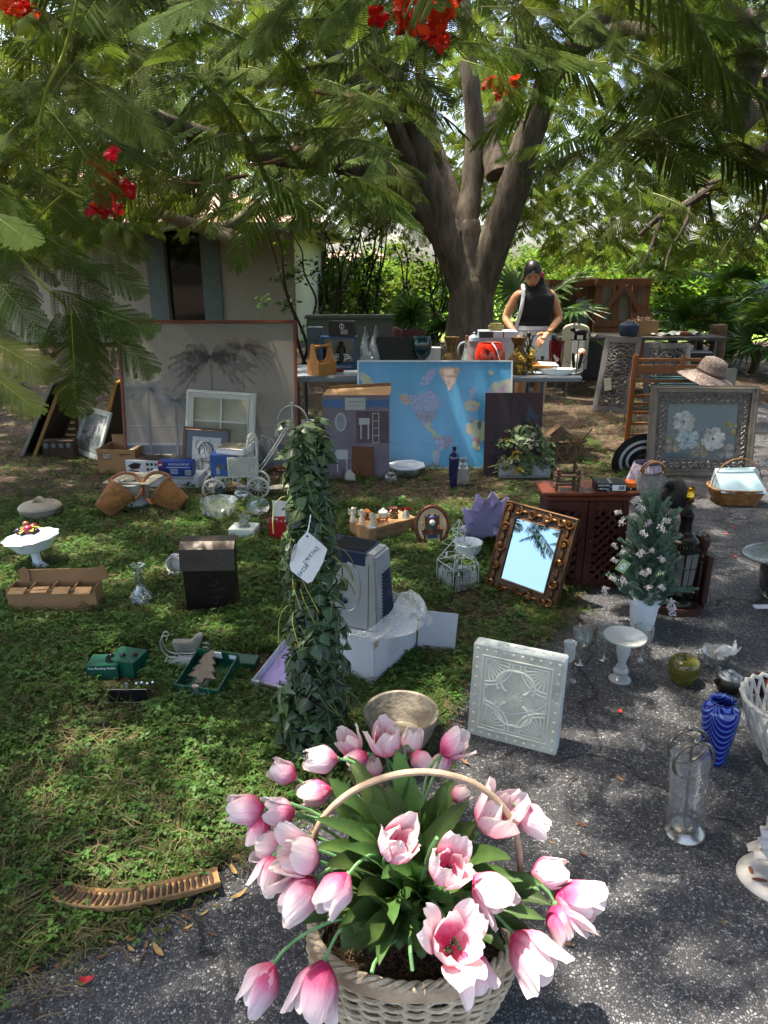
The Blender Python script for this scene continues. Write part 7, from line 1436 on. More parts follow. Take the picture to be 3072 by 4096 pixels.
t=T('grape_bowl','large pressed glass bowl with grape clusters in the grass','bowl',G(880,2070)); PG_=glassm('pressed_glass',(.86,.9,.86),.6,.1,.35,.3,30); b=MB(); b.lathe([(0,.004),(.05,0),(.085,.03),(.108,.08),(.118,.118),(.112,.118),(.08,.04),(0,.012)],40,wob=lambda a,i:1+(.03*math.sin(9*a) if i==4 else 0),cap=False); b.build('body',PG_,t,ang=60)
for k in range(7):
 a=-PI/2+(k-3)*.5; b=MB(); [b.ell(((.1+.0*j)*math.cos(a+(j%3-1)*.09),.1*math.sin(a+(j%3-1)*.09),.045+.014*(j//3)),.0085,7,5) for j in range(9)]; b.build('grape_relief',PG_,t)
t=T('glass_dish','oval clear glass dish tipped on its edge in the sun','dish',G(1025,2062),20,0); b=MB(); b.lathe([(0,0),(.045,.004),(.075,.025),(.08,.032),(.072,.026),(.04,.01),(0,.006)],30,tr(0,0,.05)@rotm('Z',30)@rotm('X',48)@Matrix.Diagonal((1.1,.8,1,1)),cap=False); b.build('body',PG_,t,ang=60)
t=T('star_candle_box','white gift box topped with a clear star candle holder','box',G(970,2152),-6); b=MB(); b.box(-.077,.077,-.02,.11,0,.06); b.build('carton',M('gloss_white','#cfd0ca',.35),t,bevel=.003)
b=MB(); st_=[((.05 if k%2==0 else .022)*math.cos(PI/2+k*PI/5),.045+(.05 if k%2==0 else .022)*math.sin(PI/2+k*PI/5)) for k in range(10)]; b.prism(st_,-.012,.012,tr(0,.04,.065)@rotm('X',-25)); b.prism([(x*.65,.045+(z-.045)*.65) for x,z in st_],-.02,-.012,tr(0,.04,.065)@rotm('X',-25)); b.lathe([(.04,0),(.038,.006),(.02,.02),(.025,.03)],20,tr(0,.04,.06)); b.build('glass_star',PG_,t)
t=T('red_gift_box','tall open red gift box with white tissue beside the ivy','box',G(1118,2170),4); b=MB(); b.box(-.055,.075,0,.003,0,.125); b.box(-.055,.075,.1,.103,0,.125); b.box(-.055,-.052,.003,.1,0,.125); b.box(.072,.075,.003,.1,0,.125); b.build('box',RED,t); b=MB(); b.box(-.05,.08,.104,.107,.12,.22,rotm('Y',3)); b.build('lid',M('gloss_white'),t)
for k in range(4):b=MB(); b.grid(lambda u,v:(-.04+.025*k+.03*u,.02+.06*v,.11+.03*math.sin(3*u+2*v+k)),5,5); b.build('tissue',WHT,t)
# vanity carton, leftovers box, trays, vases
t=obox('vanity_carton','tall carton printed with a white vanity and mirror, flap open',Vector((W(1427,1872,5.2).x,5.2,0)),1,.495,.11,W(1427,1580,5.2).z,CB)
h_=W(1427,1580,5.2).z; flat(t,'photo_print',[rect(-.245,.245,.0,h_-.005)],M('photo_lilac','#6d6672',.4,var=.18,vs=5),-.0008); flat(t,'blue_band',[rect(-.245,.245,h_-.09,h_-.035)],M('band_blue','#43618f',.4),-.0016); flat(t,'title_label',[rect(-.08,.07,h_-.11,h_-.02)],M('label_grey','#a5a7a4',.5),-.0024)
text('RESTORE & RESTYLE',.0125,PR,t,(-.005,-.0032,h_-.05)); text('VANITY & MIRROR',.009,PR,t,(-.005,-.0032,h_-.08))
flat(t,'white_furniture',[[(-.115+.042*math.cos(2*PI*k/24),h_-.2+.07*math.sin(2*PI*k/24)) for k in range(24)],rect(-.16,-.065,.15,.21),rect(-.15,-.14,.05,.15),rect(-.08,-.07,.05,.15),rect(-.155,-.07,.21,.225)],M('photo_white','#a7a8aa',.4),-.0016); flat(t,'photo_shelf',[rect(.02,.10,h_-.22,h_-.17),rect(.03,.04,h_-.33,h_-.22),rect(.085,.095,h_-.33,h_-.22),rect(.12,.125,h_-.36,h_-.13),rect(.165,.17,h_-.36,h_-.13)]+[rect(.12,.17,h_-.14-k*.055,h_-.135-k*.055) for k in range(5)],M('photo_white'),-.0016); flat(t,'photo_wall',[rect(.0,.24,h_-.36,h_-.12)],M('photo_mauve','#54414a',.5,var=.2),-.0012); flat(t,'mirror_print',[[(-.115+.032*math.cos(2*PI*k/24),h_-.2+.058*math.sin(2*PI*k/24)) for k in range(24)]],M('photo_glass','#7f838c',.3),-.0022)
b=MB(); b._add([(-.24,.0,h_),(.25,.0,h_),(.262,.07,h_+.055),(-.215,.085,h_+.03)],[(0,1,2,3)]); b.build('flap',CBI,t,thick=.004); b=MB(); b._add([(-.2,.11,h_),(.25,.11,h_),(.26,.10,h_+.075),(-.2,.1,h_+.05)],[(0,1,2,3)]); b.build('flap',CB,t,thick=.004)
t=obox('open_brown_carton','open dark brown carton of ornaments behind the ivy',G(1412,1914),-10,.31,.24,.25,M('cardboard_dark','#5f4029',.85,var=.15,vs=5)); b=MB(); b.lathe([(0,0),(.014,0),(.014,.001)],14,tr(.12,-.001,.17)@rotm('X',90)); b.build('grip_hole',PR,t)
b=MB(); b.grid(lambda u,v:(-.12+.2*u,.03+.17*v,.2+.05*math.sin(5*u+2)*math.sin(4*v+1)+.03),9,8); b.build('newspaper',M('newspaper','#7d6f58',.8,var=.4,vs=14),t); b=MB(); [b.ell((.05+.03*k,.05,.25),.017,9,6) for k in range(3)]; b.build('bauble',glassm('bauble',(.7,.8,.78),.9,.3),t)
t=T('wire_card_holder','small twisted wire holder with a printed card before the brown carton','card holder',G(1400,1930)); b=MB(); b.tube(cat_rom([(-.05,0,0),(-.055,0,.08),(-.02,0,.14),(.0,0,.17),(.02,0,.14),(.055,0,.08),(.05,0,.0)],5),.003,5); b.build('wire',M('brass_dull'),t); b=MB(); b.prism([(-.04,.02),(.045,.015),(.04,.06),(.0,.105),(-.035,.07)],-.002,.0); b.build('card',M('newspaper2','#a9a79c',.7,var=.25,vs=40),t)
t=T('serving_tray_stack','white octagonal plate resting on a plastic berry basket','plate',G(1625,1897),6,0); b=MB(); b.frus((.075,.06),(.095,.075),.0,.065); b.build('berry_basket',M('basket_cream','#8f8a7a',.6),t)
for k in range(10):b=MB(); b.cbox((-.085+k*.019,-.071,.036),(.006,.004,.05),rotm('X',0)); b.build('basket_rib',M('basket_slot','#5d5a50',.7),t)
b=MB(); oc=[(.15*math.cos(PI/8+k*PI/4)*1.0,.105*math.sin(PI/8+k*PI/4)) for k in range(8)]; b.slab(oc,.07,.082,rotm('X',8)); b.build('plate',M('plate_white','#b3bcc4',.35),t,bevel=.003); b=MB(); b.tube([(.085*math.cos(2*PI*k/40),.06*math.sin(2*PI*k/40),.083) for k in range(40)],.004,6,closed=True,M=rotm('X',8)); b.build('plate_well',M('plate_white'),t)
t=T('fish_bowl','little round clear glass ball vase on the grass before the plate','vase',G(1562,1932)); b=MB(); b.lathe([(0,0),(.03,0),(.048,.025),(.05,.05),(.035,.08),(.022,.088),(.027,.096)],26,wob=lambda a,i:1+.015*math.sin(18*a),cap=False); b.build('body',CGc,t,ang=60)
t=T('tall_blue_vase','tall slim dark blue glass bottle vase','vase',G(1812,1958)); b=MB(); b.lathe([(0,0),(.025,0),(.026,.01),(.035,.18),(.037,.235),(.03,.26),(.014,.275),(.012,.3),(.017,.315),(.013,.312),(.01,.28)],26,cap=False); b.build('body',M('cobalt_glass','#1d1c46',.12,var=.15,vs=6,stretch=(1,1,.1),coat=.5),t,ang=60)
t=T('ribbed_vase','grey ribbed clear glass jar beside the tall blue vase','vase',G(1850,1938)); b=MB(); b.lathe([(0,0),(.04,0)]+[(.047+.003*(k%2),.01+k*.009) for k in range(14)]+[(.035,.15),(.026,.165),(.026,.185),(.032,.2),(.029,.2),(.024,.17)],28,cap=False); b.build('body',glassm('grey_glass',(.6,.64,.66),.9,.28,.5),t,ang=80)
# world map and bamboo panel
MY=5.48; ml,mr_=W(1430,1858,MY),W(2044,1858,MY); mw=mr_.x-ml.x; MT=5.66; mz=W(1740,1441,MT).z; t=T('world_map','large white-framed political world map leaning on the folding table','map',((ml.x+mr_.x)/2,MY,0),0,math.degrees(math.atan2(MT-MY,mz))); mh=math.hypot(MT-MY,mz); hw=mw/2
frame4(t,mw,mh,.014,.02,M('frame_silver','#b9bcbd',.35,.3,var=.05),-.008,bevel=.002); b=MB(); b.box(-hw+.012,hw-.012,-.001,.004,.012,mh-.012); b.build('sea_print',M('map_blue','#4d93bd',.3,var=.05,vs=2,coat=.2),t)
def ms(P):return [(-hw+(x/1000)*mw,mh-(y/675)*mh) for x,y in P]
lands={'map_pink':[[(535,55),(640,55),(668,65),(650,110),(640,150),(605,225),(590,240),(575,190),(540,130),(520,90)],[(275,265),(335,265),(338,335),(318,345),(295,330),(275,300)],[(440,620),(455,640),(448,655)]],'map_lilac':[[(335,265),(420,255),(470,225),(520,270),(545,360),(505,390),(470,395),(370,395),(345,360)],[(400,200),(470,180),(520,60),(460,70),(420,120)],[(500,590),(560,600),(585,640),(560,690),(520,720),(505,660)],[(715,440),(745,425),(760,470),(735,490)],[(765,480),(800,460),(815,500),(790,540)]],'map_mauve':[[(372,397),(470,397),(520,400),(505,440),(480,470),(440,480),(395,450),(380,425)],[(550,610),(600,580),(620,620),(598,670),(570,690)]],'map_green':[[(398,452),(440,482),(480,475),(470,520),(500,545),(520,575),(495,580),(450,530),(415,490)],[(495,575),(545,580),(560,600),(505,615),(485,600)],[(500,690),(540,720),(525,790),(505,860),(495,800),(488,740)],[(700,500),(740,470),(790,460),(830,480),(855,520),(830,600),(800,640),(780,700),(755,690),(750,620),(710,560)],[(25,85),(70,115),(95,160),(140,200),(90,215),(35,190),(15,120)]],'map_yellow':[[(690,330),(720,300),(760,310),(800,340),(780,380),(740,400),(700,380)],[(720,230),(755,195),(765,250),(740,300),(722,280)],[(880,170),(990,140),(1000,330),(930,360),(850,350),(820,300),(850,220)],[(845,80),(880,85),(865,115),(850,105)],[(755,605),(800,600),(790,700),(765,690)]]}
mapk=.80
def rough(P):
 o=[]
 for (xa,ya),(xb,yb) in zip(P,P[1:]+P[:1]):
  o.append((xa,ya))
  for k in (1,2,3,4):f=k/5; o.append((xa+(xb-xa)*f+R.uniform(-5,5),ya+(yb-ya)*f+R.uniform(-6,6)))
 return o
def patchwork(m):
 n=m.node_tree.nodes; L=m.node_tree.links; tc=n.new('ShaderNodeTexCoord'); v=n.new('ShaderNodeTexVoronoi'); v.inputs['Scale'].default_value=22; L.new(tc.outputs['Object'],v.inputs['Vector'])
 cr=n.new('ShaderNodeValToRGB'); cr.color_ramp.interpolation='CONSTANT'; e=cr.color_ramp.elements; e[0].color=H('#b493a6')+(1,); e[1].position=.8; e[1].color=H('#a9a98a')+(1,)
 for p,c in ((.2,'#8f9cc0'),(.4,'#9cb491'),(.6,'#b9a58f')):x=e.new(p); x.color=H(c)+(1,)
 sp_=n.new('ShaderNodeSeparateColor'); L.new(v.outputs['Color'],sp_.inputs[0]); L.new(sp_.outputs[0],cr.inputs[0]); L.new(cr.outputs[0],n['Principled BSDF'].inputs['Base Color']); return m
patchwork(M('map_yellow','#a3a98b',.3)); patchwork(M('map_green','#86a583',.3))
for nm,S in lands.items():
 for P in S:flat(t,'land_print',[ms([(x,y*mapk) for x,y in rough(P)])],M(nm,{'map_pink':'#b39c92','map_lilac':'#8a98bc','map_mauve':'#88859c','map_green':'#86a583','map_yellow':'#a3a98b'}[nm],.3,var=.25,vs=40),-.002 if nm!='map_mauve' else -.0026)
b=MB()
for k in range(420):
 S=R.choice(list(lands.values())); P=R.choice(S); x,y=R.choice(P); x+=R.gauss(0,22); y=y*mapk+R.gauss(0,16)
 if 20<x<980 and 25<y<650:
  (q,z),=ms([(x,y)]); l=R.uniform(.002,.008); b.box(q,q+l,-.0034,-.003,z,z+.0014)
b.build('place_names',PR,t)['kind']='stuff'
for k in range(1,12):flat(t,'meridian',[rect(-hw+k*mw/12,-hw+k*mw/12+.0012,.016,mh-.016)],M('grid_line','#3f7fa8',.4),-.0014)
gx,gz=ms([(600,95)])[0]; text('GREENLAND',.011,PR,t,(gx,-.003,gz))
t=T('bamboo_panel','dark maroon canvas panel with bamboo and butterfly silhouettes','canvas',Vector((W(2048,1885,5.28).x,5.28,0)),0,8); bw2,bh2=.435,W(2050,1572,5.36).z*1.01; hw=bw2/2
b=MB(); b.box(-hw,hw,0,.025,0,bh2); b.build('canvas',M('canvas_maroon','#35232a',.7,var=.12,vs=4),t,bevel=.002); DKB=M('bamboo_dark','#1d1820',.6); flat(t,'cane_print',[rect(x,x+w_,0,bh2*z) for x,w_,z in ((-.14,.012,.9),(-.03,.014,1),(.06,.008,.85))],DKB,-.0008)
S=[]
for k in range(34):x,z=R.choice((-.134,-.023,.064))+R.gauss(0,.01),R.uniform(.1,bh2-.05); a=R.uniform(-.9,.9)+R.choice((0,PI)); l=R.uniform(.05,.085); S.append([(x,z),(x+math.cos(a)*l*.5-math.sin(a)*.007,z+math.sin(a)*l*.5+math.cos(a)*.007),(x+math.cos(a)*l,z+math.sin(a)*l),(x+math.cos(a)*l*.5+math.sin(a)*.007,z+math.sin(a)*l*.5-math.cos(a)*.007)])
flat(t,'leaf_print',S,DKB,-.0014)['kind']='stuff'; flat(t,'butterfly_print',[[(.1,bh2*.74),(.12,bh2*.88),(.14,bh2*.78),(.19,bh2*.73),(.19,bh2*.66),(.13,bh2*.7),(.12,bh2*.62),(.1,bh2*.68)]],M('print_teal','#22303a',.5),-.002)
# white planter box of trailing ivy leaves
ip=G(2100,1912); t=T('leafy_planter','white wooden planter overflowing with variegated leaves and berries','planter',ip,-2); b=MB(); b.box(-.20,.19,0,.16,0,.12); b.build('box',M('planter_white','#a2a6a8',.8,var=.15,vs=6,stretch=(1,1,7),bump=.3,bs=40),t,bevel=.004)
VL=[M('leaf_var%d'%k,c,.5,var=.25,vs=22,trl=.25,rnd=.3) for k,c in enumerate(('#4a5c38','#5f7048','#a9a888','#b0922c'))]; VM=[ivy_mesh(m) for m in VL]
for i in range(150):
 a,e=R.uniform(0,2*PI),R.uniform(-.35,1.35); r_=.21*R.uniform(.6,1.1); x,y,z=r_*math.cos(a)*math.cos(e)*1.05,.08+r_*.7*math.sin(a)*math.cos(e),.13+.26*max(-.15,math.sin(e))*R.uniform(.7,1.15)
 o=put('leaf',VM[R.choices((0,1,2,3),(6,5,2.4 if z>.25 else .3,.6))[0]],t,(x,y,z),None,R.uniform(.7,1.15)); o.rotation_euler=(Matrix.Rotation(math.atan2(y-.08,x)-PI/2,3,'Z')@Matrix.Rotation(R.gauss(-.7,.4),3,'X')@Matrix.Rotation(R.gauss(0,.7),3,'Z')).to_euler()
for (cx,cz) in ((-.1,.14),(.02,.3),(.1,.12),(.05,.33)):
 b=MB(); [b.ell((cx+R.gauss(0,.014),-.1+R.gauss(0,.01),cz+R.gauss(0,.014)),.0075,7,5) for k in range(12)]; b.build('berry_cluster',M('berry_black','#121218',.2,coat=.5),t)
b=MB(); [b.tube(bez((R.uniform(-.15,.15),.05,.12),(R.uniform(-.2,.2),-.02,.2),(R.uniform(-.3,.3),-.05,.2),(R.uniform(-.32,.25),-.06,R.uniform(.03,.12)),8),.002,4) for k in range(16)]; b.build('vine',M('ivy_stem'),t)
# ---------------------------------------------------------------- right-hand row: painting, rack, purse, hats
p0,p1=G(2563,1905),G(2985,1890); p1.y=p0.y-.03; w_=.80; t=T('flower_painting','large silver framed painting of white flowers on blue','painting',(p0+p1)/2,-2,9); fh=.69
SF=M('frame_pewter','#6e665a',.4,.4,var=.3,vs=8); frame4(t,w_,fh,.055,.04,SF,-.02,bevel=.008); b=MB(); sq(b,-w_/2+.02,w_/2-.02,.02,fh-.02,.007,-.021); sq(b,-w_/2+.05,w_/2-.05,.05,fh-.05,.006,-.018); b.build('moulding',SF,t)
frame4(t,w_-.1,fh-.1,.09,.012,M('frame_embossed','#5a554e',.35,.6,var=.4,vs=30,bump=1.0,bs=45),-.006,'embossed_slip',.002)
for o in t.children:
 if o.name.startswith('embossed'):o.location.z=.05
b=MB(); iw,iz=w_/2-.135,.14
for k in range(52):
 u=k/52*4; s=int(u); f=u-s; x,z=[(-iw-.045+f*2*(iw+.045),iz-.045),(iw+.045,iz-.045+f*(fh-2*iz+.09)),(iw+.045-f*2*(iw+.045),fh-iz+.045),(-iw-.045,fh-iz+.045-f*(fh-2*iz+.09))][s]
 b.tube([(x+(.024-.0016*j)*math.cos(.6*j+k),-.009,z+(.024-.0016*j)*math.sin(.6*j+k)) for j in range(12)],.0032,4)
b.build('scroll_relief',M('frame_relief','#8a857c',.35,.6,var=.2),t)['kind']='stuff'
b=MB(); b.box(-iw,iw,-.002,.006,iz,fh-iz); b.build('canvas',M('paint_blue','#4d6578',.25,var=.35,vs=4,col2='#38483f',coat=.3),t)
def bloom(x,z,r,n,col,y,a0=0):
 for k in range(n):
  a=a0+2*PI*k/n; b=MB(); b.prism([(x+r*(.12*math.cos(a)+.9*u*math.cos(a)+v*math.sin(a)),z+r*(.12*math.sin(a)+.9*u*math.sin(a)-v*math.cos(a))) for u,v in ((0,.06),(.35,.34),(.75,.42),(1,.2),(.95,0),(1.02,-.22),(.72,-.4),(.35,-.32),(0,-.06))],y-.0004*k,y+.0006); b.build('petal_paint',M('pp'+col,col,.5,var=.55,vs=22),t)
for x,z,r,n,c,y in ((-.14,.42,.085,6,'#9a9c98',-.006),(-.1,.29,.085,5,'#8f9c9f',-.0035),(.09,.29,.09,6,'#a0a39f',-.006),(-.21,.25,.075,4,'#857c68',-.0035),(.0,.21,.07,4,'#7d735c',-.003),(.19,.2,.065,4,'#77756f',-.003),(.235,.38,.06,3,'#857a48',-.003)):bloom(x,z,r,n,c,y,R.uniform(0,1))
OK_=M('oak','#7a4a22',.45,var=.2,vs=6,stretch=(6,6,1)); RY=6.2; t=T('slatted_rack','open wooden slatted rack standing behind the flower painting','rack',(W(2690,1770,RY).x,RY,0)); x0_,x1_=W(2538,1500,RY).x-t.location.x,W(2846,1500,RY).x-t.location.x; zt=W(2538,1418,RY).z
for x,h in ((x0_,zt),(x1_,zt-.1)):
 b=MB(); b.box(x-.022,x+.022,0,.03,0,h); b.build('post',OK_,t,bevel=.008)
b=MB(); b.box(-.02,.02,-.012,.018,zt-.17,zt-.01); b.build('post',OK_,t,bevel=.008)
for z in (.1,.2,.3,.38,.45,zt-.24):b=MB(); b.box(x0_+.022,x1_-.022,.008,.02,z,z+.022); b.build('rail',OK_,t)
b=MB(); b.box(x0_+.022,x1_+.022,-.001,.03,zt-.16,zt-.09); b.build('rail',OK_,t); b=MB(); b.box(x0_+.022,x1_-.1,.005,.025,zt-.06,zt-.035); b.build('rail',OK_,t)
HX=M('hat_straw','#5a3e3a',.85,var=.6,vs=70,col2='#9a8a80'); hp_=W(2845,1500,RY); t=T('straw_hat','mottled brown floppy straw hat hanging on the rack end','hat',(hp_.x-.02,RY+.0,hp_.z-.0),0,-10,18)
b=MB(); b.lathe([(.3,-.06),(.22,-.01),(.15,.005),(.125,.02),(.12,.08),(.1,.135),(.05,.155),(0,.158)],36,wob=lambda a,i:1+(.08*math.sin(3*a+.6) if i<2 else 0),cap=False,sy=.85); b.build('hat',HX,t,thick=.004,ang=60); b=MB(); b.tube([(.127*math.cos(2*PI*k/30),.127*.85*math.sin(2*PI*k/30),.025) for k in range(30)],.01,6,closed=True); b.build('hat_band',M('hat_band','#4d3632',.9),t)
hp_=W(2556,1832,5.42)-Vector((0,.12,.22)); t=T('striped_hat','black and white striped sun hat propped behind the painting','hat',hp_+Vector((0,.12,.02)),12,0,0)
for k,(r0_,r1_) in enumerate(((.05,.10),(.10,.125),(.125,.155),(.155,.18),(.18,.24))):b=MB(); b.grid(lambda u,v:((r0_+(r1_-r0_)*v)*math.cos(2*PI*u),-.02-.03*math.sin(2*PI*u)+.03*(r0_+(r1_-r0_)*v),.2+(r0_+(r1_-r0_)*v)*math.sin(2*PI*u)*.86),44,3,wrap=True); b.build('brim_ring',M('stripe_w','#b4b6ba',.8) if k%2 else M('stripe_b','#121214',.85),t,thick=.004)
b=MB(); b.ell((0,.04,.2),(.1,.09,.09),18,10); b.build('crown',M('stripe_b'),t)
t=T('pleated_lampshade','shiny plum pleated lampshade behind the crocheted purse','lampshade',G(2600,1975)+Vector((0,.1,0))); b=MB(); b.lathe([(.155,0),(.14,.05),(.1,.19),(.098,.2)],120,wob=lambda a,i:1+.02*math.sin(30*a),cap=False); b.build('shade',M('shade_plum','#6a4f58',.3,var=.4,vs=30,col2='#9a94a8'),t,thick=.002)
pp_=G(2592,2012); t=T('crochet_purse','cream crocheted purse with round bamboo handles','purse',pp_,4); KN=M('crochet','#8d8780',.95,var=.3,vs=55,bump=1.,bs=110)
def purse(u,v):
 a=2*PI*u; w=.135-.06*max(0,v-.3)/.7; d=.05*math.sin(PI*min(1,.2+.65*v)); return (w*math.copysign(abs(math.cos(a))**.6,math.cos(a)),d*math.sin(a),.005+.205*v+.012*math.cos(2*a)*v)
b=MB(); b.grid(purse,40,18,wrap=True); b.build('bag',KN,t,ang=80); b=MB();
for k in range(20):b.tube([Vector(purse(j/40,.02+k*.05))*1.005 for j in range(40)],.0042,4,closed=True)
b.build('knit_row',KN,t)['kind']='stuff'
for y in (-.012,.02):b=MB(); b.tube([(.01+.075*math.cos(2*PI*k/36),y,.225+.062*math.sin(2*PI*k/36)) for k in range(36)],[.0072 if k%9 else .009 for k in range(36)],8,closed=True); b.build('bamboo_handle',M('bamboo','#7a4a1c',.35,var=.3,vs=20,coat=.3),t)
t=T('black_cloth','crumpled black velvet bag beside the purse','bag',G(2702,2020)); b=MB(); b.lathe([(.02,0),(.085,.004),(.1,.04),(.088,.09),(.06,.14),(.03,.17),(.015,.185),(0,.185)],40,wob=lambda a,i:1+.10*math.sin(3*a+i*1.3)+.05*math.sin(7*a+i*2.1)); b.ell((-.07,-.03,.15),(.03,.02,.03),10,6); b.build('bag',M('velvet','#0c0c0f',.95),t,ang=80)
t=T('bread_basket','brown handled basket with a pale blue book box inside','basket',G(2935,2010),-4);
for k in range(11):u=k/10; rx_,ry_=.13+.045*u,.085+.03*u; b=MB(); b.tube([((rx_+.003*math.sin(28*a+k*PI))*math.copysign(abs(math.cos(a))**.55,math.cos(a)),(ry_+.003*math.sin(28*a+k*PI))*math.copysign(abs(math.sin(a))**.55,math.sin(a)),.008+.105*u) for a in [2*PI*j/90 for j in range(90)]],.0062,5,closed=True); b.build('weaver',WKB,t)
b=MB(); b.tube(bez((-.165,0,.1),(-.16,0,.38),(.16,0,.38),(.165,0,.1),20),.004,6); b.build('handle',WKB,t); b=MB(); b.box(-.12,.12,-.08,.08,.004,.012); b.build('base_board',WKB,t)
t=T('book_box','pale blue book-shaped box lying in the brown basket','box',G(2935,2010)+Vector((.0,-.02,.1)),-4,0); b=MB(); b._add([(-.14,-.10,-.0),(.16,-.10,.0),(.14,.1,.13),(-.13,.1,.12),(-.155,.02,.11),(.09,.03,.135),(-.15,.1,.0),(.15,.1,.0)],[(0,1,5,4),(4,5,2,3),(0,4,3,6),(1,7,2,5),(0,6,7,1),(6,3,2,7)]); b.build('cover',M('book_blue','#8aa0a8',.5,var=.12,vs=5),t,bevel=.003)
# ---------------------------------------------------------------- folding table and what stands on it
FY,TZ,TD=5.7,.70,.74; tx0,tx1=-1.05,W(2332,1500,FY).x; GT=M('table_grey','#70767c',.5,var=.06,vs=4)
t=T('folding_table','long grey plastic folding table covered with bric-a-brac','table',((tx0+tx1)/2,FY,0)); hw=(tx1-tx0)/2
b=MB(); b.box(-hw,hw,0,TD,TZ-.045,TZ); b.build('table_top',GT,t,bevel=.01); LEGM=M('leg_steel','#59626b',.4,.5)
for x in (-hw+.35,hw-.30):
 for y in (.08,TD-.08):b=MB(); b.tube([(x,y,0),(x,y,TZ-.05)],.015,8); b.build('leg',LEGM,t)
 b=MB(); b.tube([(x,.08,.2),(x,TD-.08,.2)],.01,6); b.build('cross_bar',LEGM,t)
def tb(px,dy,z=0):return Vector((W(px,1500,FY+dy).x,FY+dy,TZ+.001+z))
def hz_(py,dy):return W(1500,py,FY+dy).z-TZ
def pxw(n,dy):return n*mpp(Vector((0,FY+dy,TZ)))
MP=M('maple','#9a6a2e',.5,var=.15,vs=6,stretch=(6,1,1))
t=T('tool_caddy','plain wooden tool caddy with arched ends at the table end','caddy',tb(1288,.1),42); b=MB(); b.box(-.09,.09,-.075,.075,0,.012); b.build('floor',MP,t)
for s in (-1,1):b=MB(); b.prism([(-.075,.012),(.075,.012),(.075,.1),(.04,.14),(.022,.22),(.016,.245),(-.016,.245),(-.022,.22),(-.04,.14),(-.075,.1)],-.006,.006,tr(s*.084,0,0)@rotm('Z',90)); b.build('end_board',MP,t); b=MB(); b.box(-.078,.078,s*.068-.005,s*.068+.005,.012,.1); b.build('side_board',MP,t)
b=MB(); b.tube([(-.084,0,.225),(.084,0,.225)],.011,10); b.build('handle',MP,t); b=MB(); b.box(-.078,.078,-.004,.004,.012,.08); b.build('divider',MP,t)
t=T('flat_boxes','stack of blue-grey flat boxes standing behind the tool caddy','box',tb(1262,.45),4); b=MB(); b.box(-.05,.075,0,.1,0,hz_(1310,.45)); b.build('carton',M('box_bluegrey','#4f5c66',.6),t,bevel=.004)
t=T('horse_barn_box','window box printed Collectibles Horse Barn with figures inside','box',tb(1357,.26),2); w_=pxw(146,.26); h_=hz_(1349,.26); NB=M('barn_blue','#1f4f78',.4); b=MB(); b.box(-w_/2,w_/2,.1,.16,0,h_); b.box(-w_/2,w_/2,0,.1,0,.065); b.box(-w_/2,w_/2,0,.1,h_-.012,h_); b.box(-w_/2,-w_/2+.02,0,.1,.065,h_-.012); b.box(w_/2-.02,w_/2,0,.1,.065,h_-.012); b.build('carton',NB,t)
b=MB(); b.box(-w_/2+.02,w_/2-.02,.095,.0995,.065,h_-.012); b.build('backing',M('backing_cream','#9c958a',.7),t); text('Collectibles Horse Barn',.021,WHT,t,(.01,-.001,.042),sx=.95); flat(t,'title_badge',[rect(-.07,.05,.008,.024)],RED,-.001)
for x,hh in ((-.09,.15),(.02,.18)):b=MB(); b.lathe([(.035,.07),(.04,.12),(.03,.07+hh*.7),(.012,.07+hh*.8),(.02,.07+hh*.9),(.0,.07+hh)],12,tr(x,.05,0)); b.build('figure',M('figure_dark','#2c2622',.6),t)
b=MB(); [b.tube(cat_rom([(R.uniform(-.1,.1),.02,R.uniform(.08,.16)) for j in range(5)],5),.003,5) for k in range(5)]; b.build('white_cable',WHT,t)
t=T('black_appliance_box','black appliance box with white heart-shaped print atop the horse barn box','box',tb(1366,.27,h_),-14); b=MB(); w_=pxw(100,.3); b.box(-w_/2,w_/2,0,.1,0,.125); b.build('carton',M('box_black','#262826',.6),t,bevel=.003); b=MB(); b.tube([(.01+.02*s_*math.sin(a)**2*(1),-.001,.085+.022*math.cos(a)) for s_,a in [(1 if k<12 else -1,PI*(k%12)/12) for k in range(24)]],.002,4,closed=True); b.build('emblem',WHT,t); flat(t,'print_line',[rect(.0,.06,.055-.01*k,.058-.01*k) for k in range(4)],WHT,-.001); b=MB(); b.box(-w_/2-.0012,-w_/2-.0002,.004,.096,.002,.123); b.build('side_print',M('backing_cream'),t)
t=T('bubble_wrapped_item','something wrapped in silvery bubble wrap standing on the table','parcel',tb(1482,.2),0); FO=M('foil','#a3a7a8',.25,.6,var=.2,vs=20,bump=1.,bs=90); h_=hz_(1309,.2)
for x,l,s in ((-.05,1,-1),(.06,1.03,1)):b=MB(); b.grid(lambda u,v:(x*(1-.2*u)+(v-.5)*.14*(1-u**2.2)*.9-x*.5*(1-u),.03*math.sin(8*u+3*v)+.04*(v-.5)**2*8*(1-u),h_*l*u),14,10); b.build('wrap_point',FO,t,thick=.004,ang=60)
b=MB(); b.ell((0,.03,.09),(.09,.06,.1),16,10); b.build('wrap_body',FO,t)
t=T('white_tray','shallow white polystyrene tray on the table front edge','tray',tb(1412,.08),3); b=MB(); b.frus((.07,.06),(.075,.065),0,.03); b.build('tray',M('gloss_white'),t,bevel=.004)
t=T('green_gift_bag','dark green paper gift bag with cord handles','gift bag',tb(1584,.2),2); w_=pxw(144,.2); h_=hz_(1348,.2); GBM=M('bag_green','#171c14',.6,var=.2); b=MB(); b.box(-w_/2,w_/2,0,.002,0,h_); b.box(-w_/2,w_/2,.088,.09,0,h_-.01); b.box(-w_/2,-w_/2+.002,.002,.088,0,h_); b.box(w_/2-.002,w_/2,.002,.088,0,h_); b.build('bag',GBM,t)
